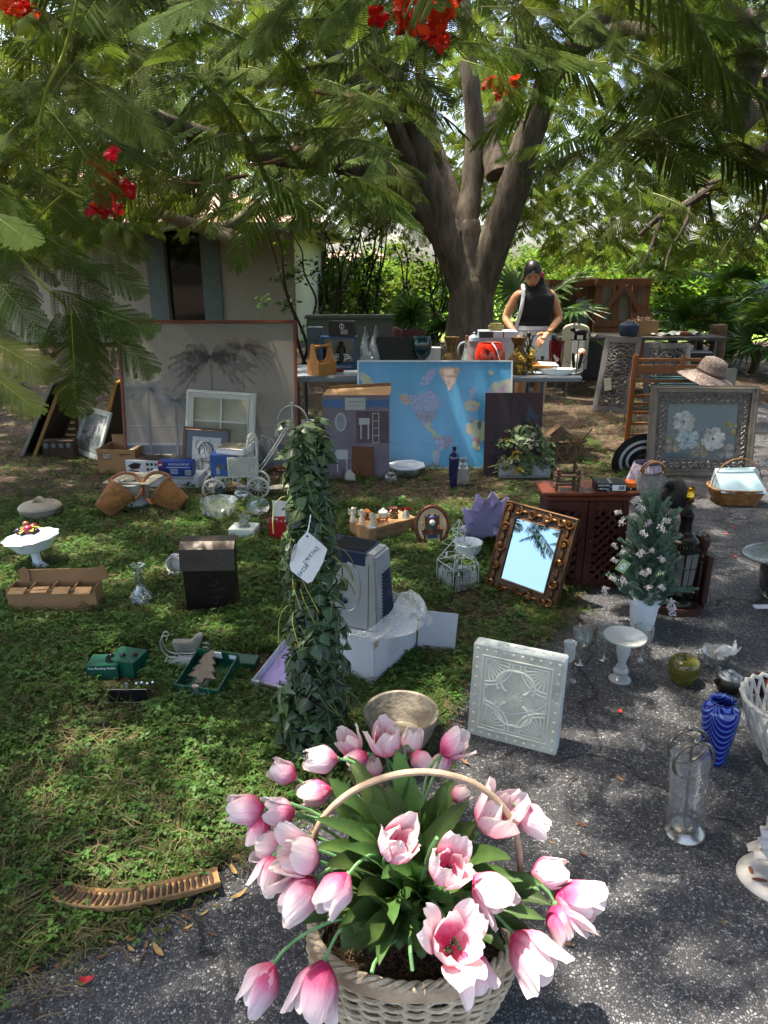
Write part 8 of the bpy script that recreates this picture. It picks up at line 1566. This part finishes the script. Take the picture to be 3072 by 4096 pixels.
for y in (.0,.09):b=MB(); b.tube(bez((-.04,y,h_-.02),(-.05,y,h_+.1),(.05,y,h_+.1),(.04,y,h_-.02),12),.003,5); b.build('cord_handle',M('cord_red','#4a1f1a',.8),t)
t=T('teal_goblet','large teal glass goblet vase on the table','goblet',tb(1686,.2)); s_=hz_(1347,.2)/.24; b=MB(); b.lathe([(r*s_,z*s_) for r,z in ((.04,0),(.036,.006),(.009,.02),(.008,.07),(.03,.085),(.06,.13),(.067,.18),(.06,.235),(.057,.24),(.055,.235),(.06,.18),(.03,.1))],28,cap=False); b.build('body',M('teal_glass','#123c40',.1,var=.1,glass=.35,coat=.5),t,ang=60)
t=T('fruit_label_box','white carton with a fruit label behind the teal goblet','box',tb(1725,.34),-4); b=MB(); b.box(-.08,.075,0,.1,0,hz_(1392,.34)); b.build('carton',M('gloss_white'),t,bevel=.003); flat(t,'fruit_label',[rect(-.03,.06,.03,.07)],M('label_orange','#9a5a3a',.5,var=.6,vs=20),-.001)
BRV=M('brass_carved','#6a5530',.35,.6,var=.5,vs=45,bump=.8,bs=60); t=T('brass_vase','square-necked pierced brass vase on the table','vase',tb(1802,.2),30); s_=hz_(1349,.2)/.22; b=MB(); b.lathe([(r*s_,z*s_) for r,z in ((.05,0),(.058,.02),(.062,.06),(.056,.1),(.04,.12),(.032,.135),(.034,.17),(.048,.205),(.05,.22),(.044,.218),(.03,.17))],8,cap=False); b.build('body',BRV,t,ang=30); b=MB(); [b.ell((.06*s_*math.cos(k*PI/6),.06*s_*math.sin(k*PI/6),z*s_),.009,7,5) for k in range(12) for z in (.03,.055,.08)]; b.build('pierced_relief',M('brass_dark','#2c2214',.5,.4),t)
t=T('corked_bottle','pale green glass bottle with cork stopper','bottle',tb(1863,.16)); s_=hz_(1343,.16)/.25; GGL=glassm('pale_green_glass',(.66,.76,.7),.95,.2,.5); b=MB(); b.lathe([(r*s_,z*s_) for r,z in ((0,0),(.06,0),(.075,.03),(.06,.08),(.025,.125),(.018,.16),(.016,.215),(.019,.22))],24,cap=False); b.build('body',GGL,t,ang=60); b=MB(); b.lathe([(.011,.205*s_),(.014,.25*s_)],12); b.build('cork',M('cork','#7a4a30',.9),t)
t=T('coffee_pot','pale blue-white enamel coffee pot with curved handle','coffee pot',tb(1890,.36)); s_=hz_(1326,.36)/.27; EN=M('enamel','#8d98a0',.25,coat=.3); b=MB(); b.lathe([(r*s_,z*s_) for r,z in ((.065,0),(.07,.02),(.055,.14),(.045,.2),(.047,.205))],26); b.build('body',EN,t,ang=50); b=MB(); b.lathe([(r*s_,z*s_) for r,z in ((.046,.206),(.04,.23),(.02,.245),(.008,.25),(.01,.262),(0,.268))],24); b.build('lid',EN,t)
b=MB(); b.tube(bez((-.055*s_,0,.19*s_),(-.13*s_,0,.22*s_),(-.12*s_,0,.05*s_),(-.065*s_,0,.04*s_),12),.009,8); b.build('handle',EN,t); b=MB(); b.tube([(.05*s_,0,.1*s_),(.08*s_,0,.16*s_),(.1*s_,0,.2*s_)],[.02,.013,.01],8); b.build('spout',EN,t)
t=T('pumpkin_pail','orange jack-o-lantern candy pail with white handle','pail',tb(1956,.13)); OP=M('pumpkin_orange','#b8280a',.3,var=.1,coat=.4); b=MB(); s_=hz_(1372,.13)/.152; b.lathe([(.07,0),(.105,.03*s_),(.12,.075*s_),(.115,.12*s_),(.09,.152*s_),(.085,.15*s_),(.1,.1*s_)],60,wob=lambda a,i:1+.03*abs(math.sin(6*a))*(i<4),cap=False); b.build('pail',OP,t)
for P in ([(-.05,.12),(-.03,.085),(-.018,.11)],[(.05,.12),(.03,.085),(.018,.11)],[(-.013,.06),(0,.082),(.013,.06)],[(-.05,.03),(-.03,.045),(0,.038),(.03,.045),(.05,.03),(.03,.022),(0,.02),(-.03,.022)]):b=MB(); b.prism([(x*1.15,(z+.012)*s_) for x,z in P],-.126,-.108); b.build('carved_face',M('face_dark','#3a0f06',.5),t)
b=MB(); b.tube(bez((-.0,-.09,.155*s_),(.03,-.15,.14*s_),(.06,-.14,.08*s_),(.085,-.1,.03*s_),10),.0045,6); b.build('handle',WHT,t)
t=T('lower_white_box','open white shoe box behind the pumpkin pail','box',tb(1990,.42),3); w_=pxw(128,.42); h_=hz_(1352,.42); b=MB(); b.box(-w_/2,w_/2,0,.16,0,h_); b.build('carton',WBX,t,bevel=.003)
t=T('game_case_box','white and black flat box lying on the shoe box','box',tb(1985,.38,h_+.001),-3); w2=pxw(150,.42); b=MB(); b.box(-w2/2,w2/2,0,.2,0,.055); b.build('carton',WBX,t,bevel=.002); flat(t,'dark_print',[rect(-w2/2,-w2*.13,.003,.052)],PR,-.001); flat(t,'gold_band',[rect(w2*.12,w2*.15,.003,.052)],M('frame_gold'),-.001)
t=T('wrapped_bundle','clear-wrapped yellow and white bundle on top of the boxes','parcel',tb(1978,.42,h_+.058)); b=MB(); b.box(-.062,.062,0,.09,0,.058); b.build('bundle',M('bundle','#8d8c78',.3,var=.5,vs=30,col2='#b0a25a'),t,bevel=.015)
t=T('bronze_lantern','brown pagoda candle lantern trailing gold leaves','lantern',tb(2068,.12)); s_=1.; hh=hz_(1350,.12); b=MB(); b.lathe([(.075,0),(.08,.02),(.085,hh*.35),(.06,hh*.55),(.04,hh*.62),(.038,hh*.8),(.06,hh*.92),(.065,hh)],6,cap=True); b.build('body',BRV,t,ang=20)
for k in range(16):a=R.uniform(-2.6,.2); z=R.uniform(.0,hh*.7); o=put('gold_leaf',VM[3],t,(.085*math.cos(a)+.04,.085*math.sin(a),z),(R.uniform(.8,2),R.uniform(-.5,.5),R.uniform(-1,1)),.55)
t=T('twig_figure','dark wirework figurine hung with gold leaves beside the lantern','figurine',tb(2105,.16)); b=MB(); [b.tube(cat_rom([(R.gauss(0,.03),R.gauss(0,.02),z*hh) for z in (0,.3,.6,.85,1.06)],4),.005,5) for k in range(9)]; b.ell((0,0,hh*1.08),.02,8,6); b.build('wirework',M('wire_bronze','#3a3226',.5,.5),t)
for k in range(14):put('gold_leaf',VM[3 if k%2 else 1],t,(R.gauss(0,.035),-.04,R.uniform(.02,hh*.8)),(R.uniform(.8,2),R.uniform(-.5,.5),R.uniform(-1,1)),.5)
t=T('red_glass_vase','tall ruby red crackle glass vase on the table','vase',tb(2218,.3)); hh=hz_(1363,.3); b=MB(); b.lathe([(0,.0),(.05,0),(.055,.02),(.066,hh),(.062,hh),(.05,.02)],10,cap=False); b.build('body',M('ruby_glass','#4a0610',.1,var=.5,vs=30,glass=.3,coat=.5),t,ang=50)
t=T('arched_cabinet','cream arch-topped jewellery chest with carved front','jewellery chest',tb(2290,.42),-14); hh=hz_(1298,.42); CRM=M('cream_paint','#a09a86',.5,var=.06); w_=pxw(52,.4); arch=[(-w_,0),(w_,0),(w_,hh*.86)]+[(w_*math.cos(PI*k/12),hh*.86+hh*.14*math.sin(PI*k/12)) for k in range(1,12)]+[(-w_,hh*.86)]; b=MB(); b.prism(arch,0,.14); b.build('case',CRM,t,bevel=.006); b=MB(); b.prism([(x*.72,z*.85+.02) for x,z in arch],-.008,0); b.build('door_panel',CRM,t,bevel=.003); b=MB(); b.tube([(-.03,-.002,hh*1.0),(0,-.01,hh*1.03),(.03,-.002,hh*1.0)],.006,6); b.build('finial',PR,t)
t=T('lace_card','white lace-patterned panel leaning on the jewellery chest','panel',tb(2304,.36),-8,4); b=MB(); b.box(-.05,.05,0,.01,0,hh*.78); b.build('panel',M('lace','#a8a8a2',.7,var=.3,vs=60,bump=.6,bs=90),t)
t=T('baby_figurine','pale baby figurine in a hooded wrap','figurine',tb(2305,.24)); b=MB(); limb(b,[(0,0,0),(-.01,0,.05),(.0,0,.1),(.02,0,.14)],.055,.03,12,.05); b.build('wrap',M('wrap_pale','#9a958a',.7,var=.3,vs=14),t); b=MB(); b.ell((.025,-.022,.15),(.028,.024,.03),12,8); b.build('face',M('skin_doll','#a06a52',.5),t); b=MB(); b.ell((.028,.0,.158),(.036,.03,.036),12,8); b.build('hood',M('wrap_pale'),t)
t=T('cow_weathervane','black metal cow on a rod with a dragonfly base','weathervane',tb(2303,.06)); BK=M('iron_black','#0d0d0e',.5,.3); hh=hz_(1360,.06); b=MB(); b.tube([(0,0,0),(0,0,hh)],.004,6); b.build('rod',BK,t); b=MB(); b.box(-.065,.065,-.004,.004,hh-.004,hh+.004); b.build('bar',BK,t)
b=MB(); b.ell((.01,0,hh+.06),(.055,.02,.026),14,8); b.ell((-.055,0,hh+.08),(.022,.012,.018),10,7); [b.tube([(x,0,hh+.05),(x-.004,0,hh+.02),(x,0,hh+.002)],.007,6) for x in (-.03,-.018,.04,.052)]; b.tube([(.06,0,hh+.07),(.08,0,hh+.05),(.078,0,hh+.03)],.003,5); b.build('cow',BK,t)
b=MB(); [b.ell((s*.012,0,z),(.014,.004,.045),8,6,rotm('Y',s*8)) for s in (-1,1) for z in (hh*.35,hh*.5)]; b.build('dragonfly',BK,t); b=MB(); b.tube([(.05*math.cos(2*PI*k/24),.03*math.sin(2*PI*k/24),.004) for k in range(24)],.004,5,closed=True); b.build('base_ring',BK,t); b=MB(); b.tube(bez((-.09,0,hh*.4),(0,0,hh*.2),(.06,0,hh*.3),(.09,0,hh*.62),10),.003,5); b.build('curl',BK,t)
t=T('white_dish','white oblong scalloped serving dish at the table corner','dish',tb(2228,.09),0); b=MB(); b.lathe([(.1,0),(.13,.02),(.155,.05),(.15,.05),(.12,.02),(0,.008)],40,sy=.4,wob=lambda a,i:1+.04*math.sin(4*a)*(i>0),cap=False); b.build('dish',MG,t,ang=60)
t=T('wooden_book_box','shallow wooden box with paper lying across the dish','box',tb(2170,.06,.052),4,-6); b=MB(); b.box(-.085,.085,0,.12,0,.022); b.build('box',MP,t,bevel=.002); b=MB(); b.box(-.01,.13,.01,.13,.0225,.027,rotm('Y',3)); b.build('paper',WHT,t)
t=T('dark_bottle','small dark bottle with cork near the red vase','bottle',tb(2165,.3)); b=MB(); b.lathe([(.025,0),(.027,.06),(.012,.08),(.011,.1),(.014,.102),(.014,.125)],14); b.build('body',M('bottle_dark','#15181a',.15),t)
t=T('dragon_ornament','dark metal ornament with white wing behind the lantern','ornament',tb(2140,.34),10); b=MB(); b.box(-.09,.09,0,.06,0,.05); limb(b,[(-.08,.03,.1),(0,.02,.075),(.09,.0,.06)],.03,.02); b.build('body',M('iron_black'),t,bevel=.01); b=MB(); b.prism([(-.02,.04),(.04,.03),(.06,.08),(.03,.07)],-.01,-.004); b.build('wing',WHT,t)
# ---------------------------------------------------------------- the woman behind the table
WY=6.72; SK=M('skin','#b5835f',.5,var=.08,vs=6); wx=W(2137,1300,WY).x
t=T('person','woman in black sleeveless top and white shorts looking down over the table','person',(wx,WY,0))
def wq(px,py,dy=0.):p=W(px,py,WY+dy); return Vector((p.x-wx,dy,p.z))
def skin(name,mat,par,V,E,Rr,sub=2):
 me=bpy.data.meshes.new(name); me.from_pydata([tuple(v) for v in V],E,[]); me.materials.append(mat); o=put(name,me,par)
 md=o.modifiers.new('skin','SKIN'); sv=me.skin_vertices[0].data
 for i,r in enumerate(Rr):sv[i].radius=r if isinstance(r,tuple) else (r,r)
 sv[0].use_root=True; md.use_smooth_shade=True; s=o.modifiers.new('sub','SUBSURF'); s.levels=s.render_levels=sub
 dg=bpy.context.evaluated_depsgraph_get(); m2=bpy.data.meshes.new_from_object(o.evaluated_get(dg)); o.modifiers.clear(); o.data=m2; bpy.data.meshes.remove(me); m2.polygons.foreach_set('use_smooth',[True]*len(m2.polygons)); return o
hl,hr=Vector((-.09,.0,.86)),Vector((.09,0,.86)); nk=wq(2140,1150,.02); chs=Vector((0,.02,1.22)); sl,sr=wq(2070,1172,.02),wq(2206,1168,.02); el,er=wq(2020,1275,.03),wq(2238,1275,.03); wrl,wrr=wq(2062,1335,-.22),wq(2192,1330,-.20)
V=[(0,0,.93),(0,.01,1.06),chs,nk-Vector((0,0,.03)),nk+Vector((-.01,-.02,.06)),sl,el,wrl,sr,er,wrr,hl,hl+Vector((-.005,-.01,-.42)),hl+Vector((-.005,.01,-.82)),hr,hr+Vector((.005,-.01,-.42)),hr+Vector((.005,.01,-.82)),hl+Vector((-.01,-.14,-.84)),hr+Vector((.01,-.14,-.84))]
E=[(0,1),(1,2),(2,3),(3,4),(2,5),(5,6),(6,7),(2,8),(8,9),(9,10),(0,11),(11,12),(12,13),(0,14),(14,15),(15,16),(13,17),(16,18)]
Rr=[(.15,.11),(.125,.09),(.14,.095),(.055,.05),(.045,.045),(.052,.05),(.040,.040),.026,(.052,.05),(.040,.040),.026,.09,.055,.035,.09,.055,.035,.03,.03]
skin('body',SK,t,V,E,Rr)
def hand(w,tips,pc):
 V=[w,w.lerp(pc,.5),pc]; E=[(0,1),(1,2)]; Rr=[(.024,.02),(.032,.016),(.034,.014)]; d=(pc-w).normalized(); s=d.cross(Vector((0,-1,.3))).normalized()
 for k in range(4):
  l=(.066,.075,.07,.055)[k]; i=len(V); a=pc+s*(k-1.5)*.017; V+=[a,a+d*l*.45+Vector((0,-.006,0)),a+d*l*.8+Vector((0,.004,-.012)),a+d*l+Vector((0,.014,-.024))]; E+=[(2,i),(i,i+1),(i+1,i+2),(i+2,i+3)]; Rr+=[.0095,.009,.008,.0065]
 i=len(V); a=w.lerp(pc,.45)+s*tips*.03; V+=[a,a+s*tips*.025+d*.03,a+s*tips*.028+d*.06]; E+=[(1,i),(i,i+1),(i+1,i+2)]; Rr+=[.011,.010,.008]
 skin('hand',SK,t,V,E,Rr,1)
hand(wrr,1,wrr+Vector((-.06,-.05,-.055))); hand(wrl,1,wrl+Vector((.03,-.07,-.05)))
# top
b=MB(); secs=[(1.005,.150,.112),(1.06,.140,.108),(1.15,.152,.116),(1.25,.165,.118),(1.30,.158,.108),(1.345,.118,.085),(1.375,.075,.068),(1.41,.062,.06),(1.435,.06,.058)]
b.grid(lambda u,v:(lambda q:(q[1]*math.cos(2*PI*u)*(1+.02*math.sin(5*u*PI)),.015+q[2]*math.sin(2*PI*u)-(.015 if q[0]>1.1 and q[0]<1.3 and math.sin(2*PI*u)<0 else 0),q[0]))([a+(b_-a)*(v*8-int(min(7,v*8))) for a,b_ in zip(secs[int(min(7,v*8))],secs[int(min(7,v*8))+1])]),40,33,wrap=True); b.build('sleeveless_top',M('top_black','#101012',.85,var=.2,vs=10),t,ang=80)
b=MB(); b.grid(lambda u,v:((.158+.02*(1-v))*math.cos(2*PI*u),.01+(.118+.012*(1-v))*math.sin(2*PI*u),.72+.30*v),36,8,wrap=True); b.build('shorts',M('shorts_white','#c0c3c8',.8,var=.06,bump=.3,bs=30),t,thick=.004,ang=80)
b=MB(); b.tube([(.0,-.108,.84),(.002,-.112,.98)],.002,5); b.tube([(.16*math.cos(2*PI*k/30),.01+.121*math.sin(2*PI*k/30),.985) for k in range(30)],.004,5,closed=True); b.build('shorts_seam',M('seam_grey','#8b8f98',.8),t)
# head, bowed
hc=wq(2130,1098,-.03); hm=Matrix.Translation(hc)@rotm('Z',-10)@rotm('X',27)@rotm('Y',-5)
def headf(u,v):
 a=2*PI*u; ph_=PI*v; z=-math.cos(ph_); r=math.sin(ph_); x,y=r*math.cos(a),r*math.sin(a); front=max(0,-y)
 jaw=max(0,-z); wx_=.073*(1-.34*jaw**1.4); wy=.092*(1-.12*jaw); X,Y_,Z=x*wx_,y*wy-.006*jaw,z*.118
 if front>.5:
  nx=abs(X)
  Y_-=.020*math.exp(-(nx/.011)**2-((Z+.022)/.02)**2)+.008*math.exp(-(nx/.008)**2-((Z-.005)/.022)**2)
  Y_+=.007*math.exp(-((nx-.03)/.014)**2-((Z-.010)/.012)**2)
  Y_-=.006*math.exp(-(nx/.022)**2-((Z+.058)/.008)**2); Y_-=.005*math.exp(-(nx/.02)**2-((Z+.095)/.014)**2); Y_-=.004*math.exp(-((nx-.03)/.02)**2-((Z-.028)/.008)**2)
 return (X,Y_,Z)
b=MB(); b.M=hm; b.grid(headf,56,40,wrap=True); hd=b.build('head',SK,t,ang=80)
b=MB(); b.M=hm
for s in (-1,1):b.ell((s*.03,-.080,.009),(.0125,.006,.0038),10,6)
b.build('eyelid_line',M('lash','#1c1310',.6),hd); b=MB(); b.M=hm; [b.tube([(s*.014,-.092,.028),(s*.03,-.09,.034),(s*.046,-.078,.029)],[.003,.0032,.0015],5) for s in (-1,1)]; b.build('eyebrow',M('lash'),hd)
b=MB(); b.M=hm; b.ell((0,-.092,-.054),(.021,.006,.0045),12,6); b.ell((0,-.0915,-.062),(.018,.006,.005),12,6); b.build('lips',M('lips','#7d4238',.5),hd)
b=MB(); b.M=hm; [b.ell((s*.073,.005,-.005),(.008,.018,.028),8,6) for s in (-1,1)]; b.build('ear',SK,hd)
HA=M('hair_black','#0e0b0a',.4,var=.3,vs=40,stretch=(3,3,.4))
def hairf(u,v):
 x,y,z=headf(u,.30+.70*v); k=1.07; fr=max(0,min(1,(-y-.01)/.07)); hl_=-.045+.105*fr+.02*fr*math.sin(abs(x)*-30)+.018*fr*(x>0); return (x*(k+.03*(1-fr)),y*(k+.06*(1-fr))+.006,max(z*(1.04)+.003,hl_) if z<.07 else z*1.05+.003)
b=MB(); b.M=hm; b.grid(hairf,56,22,wrap=True); b.build('hair',HA,t,ang=80)
b=MB(); limb(b,[hc+Vector((.03,.09,.0)),hc+Vector((.06,.11,-.05)),hc+Vector((.075,.10,-.12)),hc+Vector((.085,.09,-.2)),hc+Vector((.085,.09,-.25))],.036,.012,10); b.build('ponytail',HA,t)
b=MB(); [b.ell(hc+Vector((.088+R.gauss(0,.008),.02+R.gauss(0,.01),-.0+R.gauss(0,.016))),.009,7,5) for k in range(14)]; b.build('hair_flower',M('pink_flower','#b03a70',.5),t)
b=MB(); b.tube(cat_rom([sl+Vector((.035,-.10,.03)),sl+Vector((.025,-.13,-.08)),sl+Vector((-.0,-.12,-.22)),sl+Vector((-.03,-.09,-.36))],5),.016,8,flat=.25); b.tube(cat_rom([sl+Vector((.035,-.10,.03)),sl+Vector((.04,-.02,.075)),sl+Vector((.045,.07,.02))],5),.016,8,flat=.25); b.build('bag_strap',M('strap_white','#bfc2c6',.6),t)
b=MB(); b.tube([wrr.lerp(er,.12)+Vector((.030*math.cos(2*PI*k/18),.006*math.cos(2*PI*k/18),.026*math.sin(2*PI*k/18))) for k in range(18)],.003,5,closed=True); b.build('bracelet',M('chain_steel'),t)
# ---------------------------------------------------------------- farther back: clutter table, crates, carved panels
T2=8.9; z2=W(2500,1350,T2).z; t=T('back_table','second low table of clutter behind the carved panels','table',(W(2580,1350,T2).x,T2,0)); hw=1.05; b=MB(); b.box(-hw,hw,0,.7,z2-.04,z2); b.build('table_top',M('table_dark','#3d3a36',.7),t,bevel=.008)
for x in (-hw+.15,hw-.15):
 for y in (.06,.64):b=MB(); b.tube([(x,y,0),(x,y,z2-.04)],.018,6); b.build('leg',LEGM,t)
def t2(px,dy=.2,z=0):return Vector((W(px,1350,T2+dy).x,T2+dy,z2+.001+z))
def h2(py,dy=.2):return max(.03,W(2500,py,T2+dy).z-z2)
m2=mpp(Vector((0,T2,z2)))
t=obox('back_carton','open brown carton on the back table stuffed with tinsel',t2(2584),3,95*m2,.3,h2(1284),CB); b=MB(); b.box(-.1,.17,.3,.304,h2(1284),h2(1258)); b.build('flap',M('cardboard_dark'),t); b=MB(); [b.tube(cat_rom([(R.uniform(-.12,.12),R.uniform(.05,.25),h2(1284)+R.uniform(-.05,.05)) for j in range(3)],4),.01,5) for k in range(7)]; b.build('tinsel',M('tinsel','#5f4a3a',.6,var=.8,vs=20),t)
t=T('blue_bag','dark blue bag slumped beside the back carton','bag',t2(2512),0); b=MB(); b.lathe([(.1,0),(.12,.06),(.11,h2(1300)),(.05,h2(1285)),(0,h2(1283))],20,wob=lambda a,i:1+.08*math.sin(4*a+i)); b.build('bag',M('denim','#1f2d42',.8,var=.2),t)
for i,(px,py,c,w_) in enumerate([(2370,1335,'#7d776c',60),(2650,1338,'#a8a69c',90),(2740,1336,'#8f5f3f',40),(2790,1330,'#9a9a98',70),(2735,1345,'#b4b4ae',80)]):
 t=T('clutter_item',('pale crumpled paper at the near end of the back table','flat white tray beside the back carton','small terracotta bowl on the back table','stack of pale papers at the far end of the back table','white sheet hanging over the back table edge')[i],('paper','tray','bowl','paper','paper')[i],t2(px,.12+.04*i),8*i)
 b=MB(); hh=h2(py,.15)+.01*i
 if i==2:b.lathe([(.03,0),(.06,.03),(.065,.05),(.055,.05),(0,.015)],18,cap=False)
 else :b.grid(lambda u,v:((u-.5)*w_*m2,v*.2,hh*.4+.015*math.sin(9*u+i)+.01*math.sin(11*v)),8,6)
 b.build('body',M('clut'+c,c,.7,var=.15),t,thick=.006)
CRT=M('crate_wood','#6d4423',.7,var=.25,vs=4,bump=.2,bs=20)
def crate(label,px0,px1,Y,pyt):
 a,c=W(px0,pyt,Y),W(px1,pyt,Y); w_=c.x-a.x; h=a.z; t=T('wooden_crate',label,'crate',((a.x+c.x)/2,Y,0),group='stacked slatted crates'); hw=w_/2
 b=MB(); b.box(-hw+.03,hw-.03,.05,.95,.06,h-.04); b.build('cargo',M('cargo_grey','#77705f',.8,var=.2,vs=4),t)
 for x in (-hw,-hw*.33,hw*.33,hw-.09):b=MB(); b.box(x,x+.09,-.001,.03,0,h); b.build('slat',CRT,t)
 for z in (0,h*.42,h*.5,h-.1):b=MB(); b.box(-hw,hw,-.03,-.002,z,z+.095); b.build('slat',CRT,t)
 for s in (-1,1):
  for (z0_,z1_) in ((.1,h*.42),(h*.56,h-.1)):b=MB(); l=math.hypot(hw*.9,z1_-z0_); b.box(0,l,-.05,-.031,-.035,.035,tr(s*hw*.05,0,z1_)@Matrix.Rotation(math.atan2(z1_-z0_,s*hw*.85),4,'Y')); b.build('brace',CRT,t)
 for x in (-hw,hw-.05):b=MB(); b.box(x,x+.05,.03,1,0,.1); b.box(x,x+.05,.03,1,h-.1,h); b.box(x,x+.05,.9,1,.1,h-.1); b.build('side_slat',CRT,t)
crate('slatted wooden crate just behind the woman',2196,2383,11.2,1118); crate('slatted wooden crate nearer the palms',2390,2608,11.0,1114)
t=T('stone_slab','blue-grey mottled slab leaning against the crates','slab',Vector((W(2325,1300,10.4).x,10.4,.55)),0,5); b=MB(); b.box(-.09,.09,0,.03,0,.56); b.build('slab',M('slab_grey','#5f6a68',.6,var=.3,vs=12),t,bevel=.01); b=MB(); b.box(-.3,.3,-.05,.4,-.55,-.002); b.build('support_box',M('box_black'),t)
GM=M('mdf_grey','#4c4a49',.8,var=.12,vs=5)
def carved(label,bl,br,tl,Y):
 p0,p1=G(*bl),G(*br); wv=p1-p0; w_=wv.length; ztop=W(tl[0],tl[1],p0.y+.25).z; t=T('carved_panel',label,'panel',(p0+p1)/2,math.degrees(math.atan2(wv.y,wv.x)),math.degrees(math.atan2(.25,ztop))); h=math.hypot(.25,ztop); frame4(t,w_,h,.06,.022,GM,-.006,bevel=.003); x_=w_/2-.06
 b=MB(); n_=26; mz_=46
 for cz in (h*.27,h*.5,h*.73):
  for r_ in (.05,.1,.145):b.tube([(max(-x_,min(x_,r_*math.cos(2*PI*k/40))),.004,max(.06,min(h-.06,cz+r_*math.sin(2*PI*k/40)))) for k in range(40)],.012,4,closed=True)
  for k in range(12):a=2*PI*k/12; b.tube(bez((.03*math.cos(a),.004,cz+.03*math.sin(a)),(.09*math.cos(a+.5),.004,cz+.09*math.sin(a+.5)),(.12*math.cos(a+.4),.004,cz+.12*math.sin(a+.4)),(max(-x_,min(x_,.18*math.cos(a))),.004,max(.06,min(h-.06,cz+.18*math.sin(a)))),6),.011,4)
 for s in (-1,1):
  for k in range(10):z=.08+k*(h-.16)/9; b.tube([(s*x_,.004,z-.03),(s*(x_-.05),.004,z),(s*x_,.004,z+.03)],.011,4)
 for k in range(7):x=-x_+.02+k*(2*x_-.04)/6; [b.tube([(x-.03,.004,zz),(x,.004,zz+s2*.05),(x+.03,.004,zz)],.011,4) for zz,s2 in ((.06,1),(h-.06,-1))]
 b.build('fretwork',GM,t); return t
t=carved('grey carved fretwork panel with a paper tag leaning on the back table',(2368,1640),(2512,1655),(2400,1346),8); b=MB(); b.box(-.04,.04,-.02,-.018,.24,.38,rotm('Y',-14)); b.build('paper_tag',M('tag_buff','#8d8a78',.7),t)
carved('grey carved fretwork panel half hidden by the wooden rack',(2572,1640),(2758,1642),(2585,1372),8.1)
t=T('log_stump','upright brown palm stump standing on a tray by the drive','stump',Vector((W(2865,1395,9.4).x,9.4,.0)),0); b=MB(); limb(b,[(0,0,.35),(.01,0,.6),(-.01,0,W(2865,1298,9.4).z)],.105,.1,14,.05); b.build('stump',M('stump_bark','#5a4632',.95,var=.3,vs=6,bump=.8,bs=25),t); b=MB(); b.box(-.3,.25,-.15,.25,.0,.30); b.build('plinth',M('plinth_cream','#8a8474',.7),t,bevel=.01); b=MB(); b.box(-.2,.22,-.1,.2,.301,.348); b.build('tray',M('box_black'),t,bevel=.01)
t=T('book_pile_case','dark flat case with papers on top beside the stump','case',Vector((W(2800,1380,9.2).x,9.2,.30)),-6); b=MB(); b.box(-.24,.22,0,.3,.0,.1); b.box(-.22,.24,.02,.28,.105,.2); b.build('case',M('box_black'),t,bevel=.015); b=MB(); b.box(-.15,.18,.02,.25,.201,.215); b.build('papers',M('paper'),t); b=MB(); b.box(-.3,.3,-.05,.4,-.30,-.002); b.build('crate_base',M('plinth_cream'),t)
t=T('blue_bench','dark teal slatted bench behind the rack and straw hat','bench',Vector((W(2790,1560,7.0).x,7.0,0)));
for k in range(5):b=MB(); b.box(-.35,.35,k*.07,k*.07+.055,.40+.012*k,.425+.012*k); b.build('slat',M('teal_paint','#1c3a3c',.6),t)
for x in (-.3,.3):b=MB(); b.box(x-.02,x+.02,.02,.3,0,.40); b.build('leg',M('teal_paint'),t)
pz_=W(1640,1318,6.9).z; t=T('red_flowerpot','dark red flowerpot holding a spiky palm behind the table','flowerpot',Vector((W(1640,1340,6.9).x,6.9,0))); b=MB(); b.lathe([(.1,0),(.13,.55),(.11,.56),(.105,pz_-.3),(.12,pz_-.28),(.15,pz_-.02),(.155,pz_),(.14,pz_-.01),(0,pz_-.04)],28); b.build('pot',M('pot_red','#4a1620',.5),t)
for k in range(16):a=k*2.4; e=R.uniform(.5,1.4); o=put('spiky_leaf',FAN[k%3],t,(0,0,pz_+.12),(R.gauss(0,.3),-e,a),.62)
